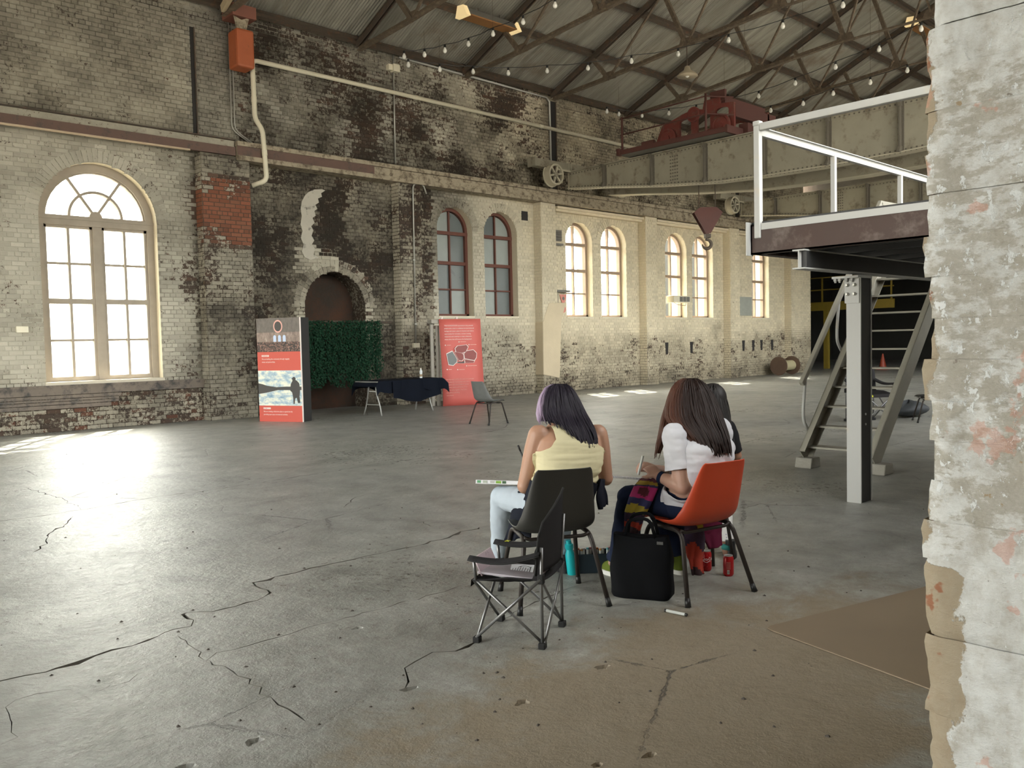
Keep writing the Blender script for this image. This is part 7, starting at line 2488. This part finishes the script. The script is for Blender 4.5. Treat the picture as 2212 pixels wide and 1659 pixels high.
m = MB(); m.tube([a, a.lerp(b, 0.8)], 0.005, 8); m.build('barrel', M_BLACK, t, smooth=True)
m = MB(); m.tube([a.lerp(b, 0.78), b], 0.0062, 8); m.build('cap', M_BLACK, t, smooth=True)

# ---------------------------------------------------------------- person in the white t-shirt
def person_white():
    t = thing('person', 'seated person with long brown hair in a white t-shirt, drawing in a spiral sketchbook', 'person', (pt(1530, 1090, 5.05).x, pt(1530, 1090, 5.05).y, 0), 0, 'people sketching')
    shL, shR = pt(1458, 938, 5.04), pt(1556, 930, 5.27)
    rr = (shR-shL); rr.z = 0; rr.normalize()
    ff = Vector((-rr.y, rr.x, 0))
    secs = [((1494, 1106, 5.16), 0.145, 0.105), ((1496, 1094, 5.15), 0.170, 0.122), ((1502, 1062, 5.125), 0.182, 0.128), ((1513, 1025, 5.10), 0.186, 0.130), ((1521, 995, 5.095), 0.186, 0.134), ((1522, 968, 5.10), 0.190, 0.132), ((1515, 946, 5.13), 0.178, 0.115), ((1508, 930, 5.15), 0.145, 0.092), ((1501, 916, 5.165), 0.09, 0.072), ((1496, 904, 5.18), 0.060, 0.060), ((1491, 892, 5.20), 0.054, 0.056)]
    TOR = [(pt(*c), hw, hd) for c, hw, hd in secs]
    m = MB()
    loft(m, [ellring(c, rr, ff, hw, hd) for c, hw, hd in TOR])
    elL, elR = pt(1476, 1050, 5.00), pt(1508, 1030, 5.50)
    wrL, wrR = pt(1424, 1030, 5.12), pt(1418, 1014, 5.40)
    limb(m, [shL, elL, wrL], [0.058, 0.055, 0.030])
    limb(m, [shR, elR, wrR], [0.064, 0.050, 0.030])
    hand(m, wrL, pt(1402, 1008, 5.20)-wrL, (-0.5, -0.6, 0.5), -1, 0.35)
    gp = pt(1385, 1010, 5.40)
    hand(m, wrR, gp-wrR+Z*0.01, (-0.55, -0.6, 0.75), -1, 0.62)
    hL, hR = pt(1472, 1090, 5.14), pt(1512, 1084, 5.24)
    kL, kR = pt(1362, 1074, 5.32), pt(1408, 1062, 5.55)
    aL, aR = pt(1345, 1205, 5.36), pt(1466, 1172, 5.36)
    limb(m, [hL, kL, aL], [0.086, 0.072, 0.044])
    limb(m, [hR, kR, aR], [0.086, 0.072, 0.044])
    limb(m, [aL, aL+ff*0.10-Z*0.05], [0.036, 0.026]); limb(m, [aR, aR+ff*0.10-Z*0.05], [0.036, 0.026])
    hc = pt(1487, 866, 5.235)
    hup = (Z*0.90+ff*0.42).normalized(); hf = (ff*0.90-Z*0.42).normalized()
    head(m, hc, hup, hf)
    limb(m, [pt(1498, 908, 5.175), hc-hup*0.05-hf*0.01], [0.056, 0.052])
    body = voxel(m, 0.006)
    link('body', body, M_SKIN2, t)
    R3, F3 = np.array(rr), np.array(ff)
    cen = np.array([list(c) for c, _, _ in TOR])
    ARM = ((shL, elL, 0.066, 0.058), (elL, wrL, 0.056, 0.032), (shR, elR, 0.066, 0.052), (elR, wrR, 0.052, 0.032))
    def fore(P): return np.minimum(seg_d(P, *ARM[1]), seg_d(P, *ARM[3]))
    def tord(P):
        d = np.full(len(P), 9.0)
        for (c0, w0, d0), (c1, w1, d1) in zip(TOR[:-2], TOR[1:-1]):
            ab = np.array(c1-c0); q = np.clip(((P-np.array(c0))@ab)/(ab@ab), 0, 1)
            cc = np.array(c0)+q[:, None]*ab
            lx = (P-cc)@R3; ly = (P-cc)@F3; lz = (P-cc)[:, 2]
            w = w0+(w1-w0)*q; h = d0+(d1-d0)*q
            d = np.minimum(d, (np.sqrt((lx/w)**2+(ly/h)**2+(lz/0.12)**2)-1)*np.minimum(w, h))
        return d
    def sleeve(P):
        out = np.full(len(P), -9.0)
        for A_, B_, ra, rb_ in (ARM[0], ARM[2]):
            a_, b_ = np.array(A_), np.array(B_); ab = b_-a_
            tt = ((P-a_)@ab)/(ab@ab)
            dist = seg_d(P, A_, B_, ra, rb_)
            out = np.maximum(out, np.minimum((0.68-tt)*np.linalg.norm(ab), 0.03-dist))
        return out
    def shirt_g(P):
        z = P[:, 2]
        tg = np.minimum.reduce([z-0.53, 1.065-z, 0.03-tord(P), fore(P)-tord(P)+0.005])
        ua = np.minimum(seg_d(P, *ARM[0]), seg_d(P, *ARM[2]))
        tg = np.minimum(tg, ua-tord(P)+0.0)
        return np.minimum(np.maximum(tg, sleeve(P)), fore(P)+0.03)
    def off(P):
        z = P[:, 2]
        s = np.clip((np.minimum(seg_d(P, *ARM[0]), seg_d(P, *ARM[2]))*-1+0.02)/0.03, 0, 1)
        tt = np.clip((1.0-z)/0.12, 0, 1)
        a_, b_ = np.array(shL), np.array(elL); ab = b_-a_
        ta = np.clip(((P-a_)@ab)/(ab@ab), 0, 1)
        na = np.clip(1-seg_d(P, *ARM[0])/0.03, 0, 1)
        return 0.010+0.028*ta*na+0.014*np.clip((0.72-z)/0.08, 0, 1)
    garment(body, shirt_g, 0.012, fabric('white_cotton', (0.60, 0.60, 0.635), var=0.04), 'tshirt', t, 0.013, (9, 9, 13), 0.004, 1.0, off)
    def leg_g(P):
        d = np.full(len(P), 9.0)
        for A_, B_, C_ in ((hL, kL, aL), (hR, kR, aR)):
            d = np.minimum(d, seg_d(P, A_, B_, 0.107, 0.076)); d = np.minimum(d, seg_d(P, B_, C_, 0.076, 0.046))
        arms = np.minimum.reduce([seg_d(P, *a_) for a_ in ARM])
        hands = np.minimum(seg_d(P, wrL, pt(1395, 1005, 5.22), 0.04, 0.05), seg_d(P, wrR, gp, 0.05, 0.06))
        sh = np.linalg.norm(P-np.array(aR), axis=1)-0.04
        return np.minimum.reduce([0.05-np.minimum(d, np.where(P[:, 2] < 0.66, tord(P), 9)), 0.68-P[:, 2], P[:, 2]-0.125, arms-0.012+np.clip(0.02-d, 0, 1), hands-0.005, sh])
    def loff(P):
        low = np.clip((0.50-P[:, 2])/0.3, 0, 1)
        return 0.005+0.032*low
    garment(body, leg_g, 0.012, fabric('navy_twill', (0.016, 0.024, 0.055), var=0.15), 'trousers', t, 0.008, (12, 12, 9), 0.005, 7.0, loff)
    mt = hair_mat('dark_brown_hair', (0.009, 0.005, 0.0045), (0.032, 0.016, 0.012), (0.095, 0.038, 0.024))
    rows = [(817, 1474, 1508, 5.225, 5.205), (826, 1458, 1522, 5.225, 5.15), (842, 1448, 1536, 5.225, 5.115), (862, 1441, 1547, 5.22, 5.10), (882, 1436, 1556, 5.20, 5.085), (900, 1436, 1562, 5.17, 5.05), (918, 1446, 1568, 5.12, 5.015), (935, 1462, 1574, 5.08, 4.985), (952, 1476, 1578, 5.05, 4.965), (968, 1488, 1581, 5.03, 4.95), (984, 1498, 1582, 5.01, 4.94)]
    hair(rows, mt, t, 180, 5, tipfun=lambda s, v: max(0, min(0.9, (0.34-s)/0.25)), ends=lambda s: 0.82+0.18*math.sin(min(1, s*1.3)*math.pi/2))
    rows2 = [(850, 1446, 1462, 5.20, 5.17), (880, 1436, 1452, 5.20, 5.17), (905, 1429, 1446, 5.19, 5.15), (935, 1424, 1440, 5.17, 5.13), (960, 1417, 1434, 5.17, 5.14), (990, 1412, 1424, 5.18, 5.15)]
    hair(rows2, mt, t, 26, 9, tipfun=lambda s, v: 0.9, name='hair_strand', lock=0.006)
    scalp(hc, hup, hf, mt, t)
    eyes(hc, hup, hf, t)
    m = MB()
    dw = (wrL-elL).normalized()
    m.tube([wrL-dw*0.030, wrL-dw*0.006], 0.037, 20); m.build('wrist_band', fabric('navy_band', (0.012, 0.02, 0.05)), t, smooth=40)
    MG, MS = fabric('olive_green_canvas', (0.13, 0.17, 0.03), var=0.1), simple('white_rubber', (0.72, 0.71, 0.66), 0.6)
    hR_ = gz(1468, 1240)
    dR = (CF.x*0.9-CR.x*0.25, CF.y*0.9-CR.y*0.25)
    so, up_ = shoe((hR_.x, hR_.y, 0.0), dR, MG, MS, t, 0.25, 'high_top_shoe', 0.13)
    d3 = Vector((dR[0], dR[1], 0)).normalized(); r3 = Vector((d3.y, -d3.x, 0))
    m = MB(); m.lathe([(0.019, 0), (0.019, 0.003)], Vector((hR_.x, hR_.y, 0.085))-r3*0.036+d3*0.03, -r3, 18); pa = m.build('ankle_patch', MS, up_)
    m = MB(); cc = Vector((hR_.x, hR_.y, 0.085))-r3*0.040+d3*0.03
    m.prism([(0.011*(1 if k % 2 == 0 else 0.42)*math.cos(math.pi/2+k*math.pi/5), 0.011*(1 if k % 2 == 0 else 0.42)*math.sin(math.pi/2+k*math.pi/5)) for k in range(10)], cc, d3, Z, -r3*0.002); m.build('star', M_INK, pa)
    m = MB(); m.tube([Vector((hR_.x, hR_.y, 0.13))+d3*0.03, Vector((hR_.x, hR_.y, 0.24))+d3*0.05], [0.038, 0.040], 16); m.build('sock', M_PAPER, t, smooth=True)
    hL_ = gz(1340, 1246)
    shoe((hL_.x, hL_.y, 0.0), (-r3*0.3+d3).to_tuple()[:2], MG, MS, t, 0.25, 'high_top_shoe', 0.13)
    return t, ff, rr, gp
P2_, f2, r2, gp2 = person_white()
_c = pt(1372, 1033, 5.46)
_bu = (pt(1412, 1035, 5.30)-pt(1326, 1031, 5.45)); _bu.z = 0; _bu.normalize()
lap_book('spiral-bound sketchbook on the lap of the white t-shirt person', _c, _bu, Vector((-_bu.y, _bu.x, -0.16)).normalized(), 0.135, 0.10, 0.010, 'spiral_sketchbook', spiral=True)
marker(pt(1379, 1026, 5.38), pt(1389, 984, 5.36), 'white marker pen in the hand of the white t-shirt person', (0.62, 0.64, 0.62))

# multicoloured scarf over the lap
def scarf_mat():
    q = NT('striped_knit')
    uv = q.n('ShaderNodeAttribute', attribute_name='tone')
    sp = q.n('ShaderNodeSeparateColor'); q.l(uv.outputs['Color'], sp.inputs[0])
    v = sp.outputs[0]
    c = q.ramp(v, [(0.0, (0.10, 0.02, 0.035)), (0.09, (0.42, 0.30, 0.04)), (0.17, (0.05, 0.05, 0.13)), (0.22, (0.50, 0.04, 0.20)), (0.40, (0.05, 0.055, 0.16)), (0.50, (0.45, 0.36, 0.05)), (0.62, (0.05, 0.03, 0.06)), (0.72, (0.42, 0.05, 0.03)), (0.83, (0.05, 0.025, 0.03)), (0.90, (0.03, 0.04, 0.10))], 'CONSTANT')
    # heart in the pink band
    u = sp.outputs[1]
    c = q.mix(q.math('MULTIPLY', q.math('LESS_THAN', q.math('ADD', q.math('POWER', q.math('MULTIPLY', q.math('SUBTRACT', u, 0.5), 2.6), 2.0), q.math('POWER', q.math('MULTIPLY', q.math('SUBTRACT', v, 0.30), 12.0), 2.0)), 0.5), 1.0), c, (0.13, 0.03, 0.05))
    q.set(c, 0.95)
    q.bump(q.noise(q.coord('World'), 260, 3, 0.6), 0.25, 0.01)
    return q.m
M_SCARF = scarf_mat()
def cloth_strip(rowsL, rowsR, name, parent, mat, vmap=(0, 1), nu=16, nv=50, fold=0.012):
    m = MB()
    n = len(rowsL)
    def S(L, v):
        f = v*(n-1); i = min(int(f), n-2); w = f-i
        w = w*w*(3-2*w)
        return L[i].lerp(L[i+1], w)
    def fn(u, v):
        a, b = S(rowsL, v), S(rowsR, v)
        return a.lerp(b, u)+CF*(-fold*math.sin(u*math.pi)*1.6+fold*0.7*math.sin(u*11+v*6))
    for j in range(nv):
        for i in range(nu):
            u0, u1, v0, v1 = i/nu, (i+1)/nu, j/nv, (j+1)/nv
            vv = vmap[0]+(vmap[1]-vmap[0])*(v0+v1)/2+0.02*math.sin((u0+u1)*2.5)
            m.col = (vv, (u0+u1)/2, 0, 1)
            m.add([fn(u0, v0), fn(u1, v0), fn(u1, v1), fn(u0, v1)], [(0, 1, 2, 3)])
    me = m.mesh(name, True)
    bm = bmesh.new(); bm.from_mesh(me); bmesh.ops.remove_doubles(bm, verts=bm.verts, dist=0.0003); bm.to_mesh(me); bm.free()
    o = link(name, me, mat, parent)
    md = o.modifiers.new('thickness', 'SOLIDIFY'); md.thickness = 0.012
    return o
rl_ = [pt(1385, 1036, 5.30), pt(1372, 1052, 5.22), pt(1362, 1075, 5.18), pt(1352, 1105, 5.17), pt(1350, 1135, 5.17), pt(1334, 1172, 5.17)]
rr_ = [pt(1418, 1036, 5.26), pt(1420, 1052, 5.16), pt(1408, 1080, 5.12), pt(1396, 1108, 5.12), pt(1386, 1138, 5.13), pt(1372, 1176, 5.14)]
o = cloth_strip(rl_, rr_, 'scarf', None, M_SCARF)
tag(o, 'multicoloured striped knitted scarf hanging off the lap beside the orange chair', 'scarf')
rl_ = [pt(1478, 1128, 5.22), pt(1480, 1165, 5.22), pt(1486, 1205, 5.20), pt(1494, 1242, 5.18)]
rr_ = [pt(1514, 1128, 5.24), pt(1520, 1165, 5.24), pt(1516, 1205, 5.22), pt(1520, 1240, 5.20)]
cloth_strip(rl_, rr_, 'scarf_end', o, M_SCARF, (0.60, 0.86), 10, 30)
rl_ = [pt(1520, 1128, 5.35), pt(1512, 1150, 5.34), pt(1530, 1186, 5.33)]
rr_ = [pt(1556, 1120, 5.40), pt(1556, 1150, 5.40), pt(1558, 1178, 5.40)]
o = cloth_strip(rl_, rr_, 'maroon_cloth', None, fabric('maroon_wool', (0.11, 0.012, 0.035)), nu=10, nv=14)
tag(o, 'maroon woollen cloth hanging below the orange seat', 'cloth')

# ---------------------------------------------------------------- person in black, half hidden
def person_black():
    base = pt(1525, 1090, 5.82)
    t = thing('person', 'person in black with dark wavy hair, mostly hidden behind the white t-shirt person', 'person', (base.x, base.y, 0), 0, 'people sketching')
    shL, shR = pt(1492, 932, 5.66), pt(1570, 926, 5.82)
    rr = (shR-shL); rr.z = 0; rr.normalize()
    ff = Vector((-rr.y, rr.x, 0))
    secs = [((1524, 1112, 5.82), 0.15, 0.12), ((1525, 1090, 5.81), 0.175, 0.13), ((1528, 1045, 5.79), 0.165, 0.12), ((1532, 1000, 5.78), 0.155, 0.115), ((1534, 960, 5.76), 0.165, 0.115), ((1534, 936, 5.75), 0.155, 0.10), ((1534, 922, 5.74), 0.12, 0.08), ((1536, 910, 5.73), 0.07, 0.06), ((1538, 898, 5.72), 0.052, 0.055)]
    TOR = [(pt(*c), hw, hd) for c, hw, hd in secs]
    m = MB()
    loft(m, [ellring(c, rr, ff, hw, hd) for c, hw, hd in TOR])
    elL, elR = pt(1480, 1010, 5.72), pt(1590, 984, 5.86)
    wrL, wrR = pt(1470, 1000, 5.95), pt(1540, 1000, 6.02)
    limb(m, [shL, elL, wrL], [0.05, 0.038, 0.025]); limb(m, [shR, elR, wrR], [0.05, 0.040, 0.025])
    hand(m, wrL, ff+rr*0.2, (0, 0, 1), 1, 0.4); hand(m, wrR, ff-rr*0.3, (0, 0, 1), -1, 0.5)
    hL, hR = pt(1505, 1095, 5.83), pt(1548, 1092, 5.88)
    kL, kR = pt(1478, 1082, 6.24), pt(1556, 1078, 6.22)
    aL, aR = pt(1490, 1185, 6.1), pt(1572, 1192, 5.86)
    limb(m, [hL, kL, aL], [0.085, 0.06, 0.036]); limb(m, [hR, kR, aR], [0.085, 0.06, 0.036])
    for a, d_ in ((aL, ff), (aR, (ff*0.6+rr*0.5).normalized())): limb(m, [a, a+d_*0.08-Z*0.06], [0.030, 0.022])
    hc = pt(1541, 868, 5.72)
    hup = (Z*0.93+ff*0.35).normalized(); hf = (ff*0.93-Z*0.35).normalized()
    head(m, hc, hup, hf, 0.97)
    limb(m, [pt(1537, 905, 5.73), hc-hup*0.05-hf*0.01], [0.050, 0.048])
    body = voxel(m, 0.007)
    link('body', body, M_SKIN3, t)
    R3, F3 = np.array(rr), np.array(ff)
    ARM = ((shL, elL, 0.052, 0.042), (shR, elR, 0.052, 0.042))
    FO = ((elL, wrL, 0.042, 0.028), (elR, wrR, 0.044, 0.028))
    def g(P):
        z = P[:, 2]
        fo = np.minimum(seg_d(P, *FO[0]), seg_d(P, *FO[1]))
        tor = np.full(len(P), 9.0)
        for (c0, w0, d0), (c1, w1, d1) in zip(TOR[:-2], TOR[1:-1]): tor = np.minimum(tor, seg_d(P, c0, c1, w0, w1))
        out = np.full(len(P), -9.0)
        for A_, B_, ra, rb_ in ARM:
            a_, b_ = np.array(A_), np.array(B_); ab = b_-a_
            out = np.maximum(out, np.minimum((0.84-((P-a_)@ab)/(ab@ab))*np.linalg.norm(ab), 0.03-seg_d(P, A_, B_, ra, rb_)))
        return np.maximum(np.minimum.reduce([z-0.46, 1.03-z, 0.02-tor, fo-0.02]), np.minimum(out, fo+0.02))
    garment(body, g, 0.010, fabric('black_cotton', (0.018, 0.018, 0.02)), 'black_top', t, 0.005, (10, 10, 14), 0.004, 2.0)
    def lg(P):
        d = np.full(len(P), 9.0)
        for A_, B_, C_ in ((hL, kL, aL), (hR, kR, aR)):
            d = np.minimum(d, seg_d(P, A_, B_, 0.087, 0.062)); d = np.minimum(d, seg_d(P, B_, C_, 0.062, 0.038))
        return np.minimum.reduce([0.04-d, 0.60-P[:, 2], P[:, 2]-0.10])
    q = NT('white_patterned_cotton'); P = q.coord('World')
    q.set(q.mix(q.step(q.voro(P, 42.0), 0.16, 0.20), (0.30, 0.25, 0.38), (0.70, 0.69, 0.66)), 0.85)
    garment(body, lg, 0.010, q.m, 'patterned_trousers', t, 0.004, (12, 12, 9), 0.004, 4.0)
    mt = hair_mat('black_wavy_hair', (0.010, 0.009, 0.009), (0.038, 0.034, 0.032))
    rows = [(829, 1526, 1552, 5.71, 5.69), (838, 1512, 1562, 5.71, 5.65), (855, 1504, 1569, 5.71, 5.625), (875, 1500, 1574, 5.70, 5.61), (897, 1500, 1578, 5.69, 5.60), (918, 1506, 1580, 5.66, 5.59), (938, 1516, 1582, 5.64, 5.58), (958, 1526, 1580, 5.63, 5.58)]
    hair(rows, mt, t, 90, 7, ends=lambda s: 0.9+0.08*math.sin(s*9))
    scalp(hc, hup, hf, mt, t, 0.97)
    eyes(hc, hup, hf, t, 0.97)
    MB_ = simple('black_boot_leather', (0.012, 0.012, 0.013), 0.5)
    for a, d in ((aL, ff), (aR, ff*0.6+rr*0.5)):
        h = Vector((a.x, a.y, 0))-ff*0.03
        so, u_ = shoe((h.x, h.y, 0.0), d.to_tuple()[:2], MB_, MB_, t, 0.24, 'boot', 0.10)
    m = MB(); m.tube([aR+Z*0.02, aR+Z*0.05], 0.042, 14); m.build('sock_band', simple('teal_sock', (0.05, 0.3, 0.28), 0.9), t, smooth=True)
    return t
person_black()
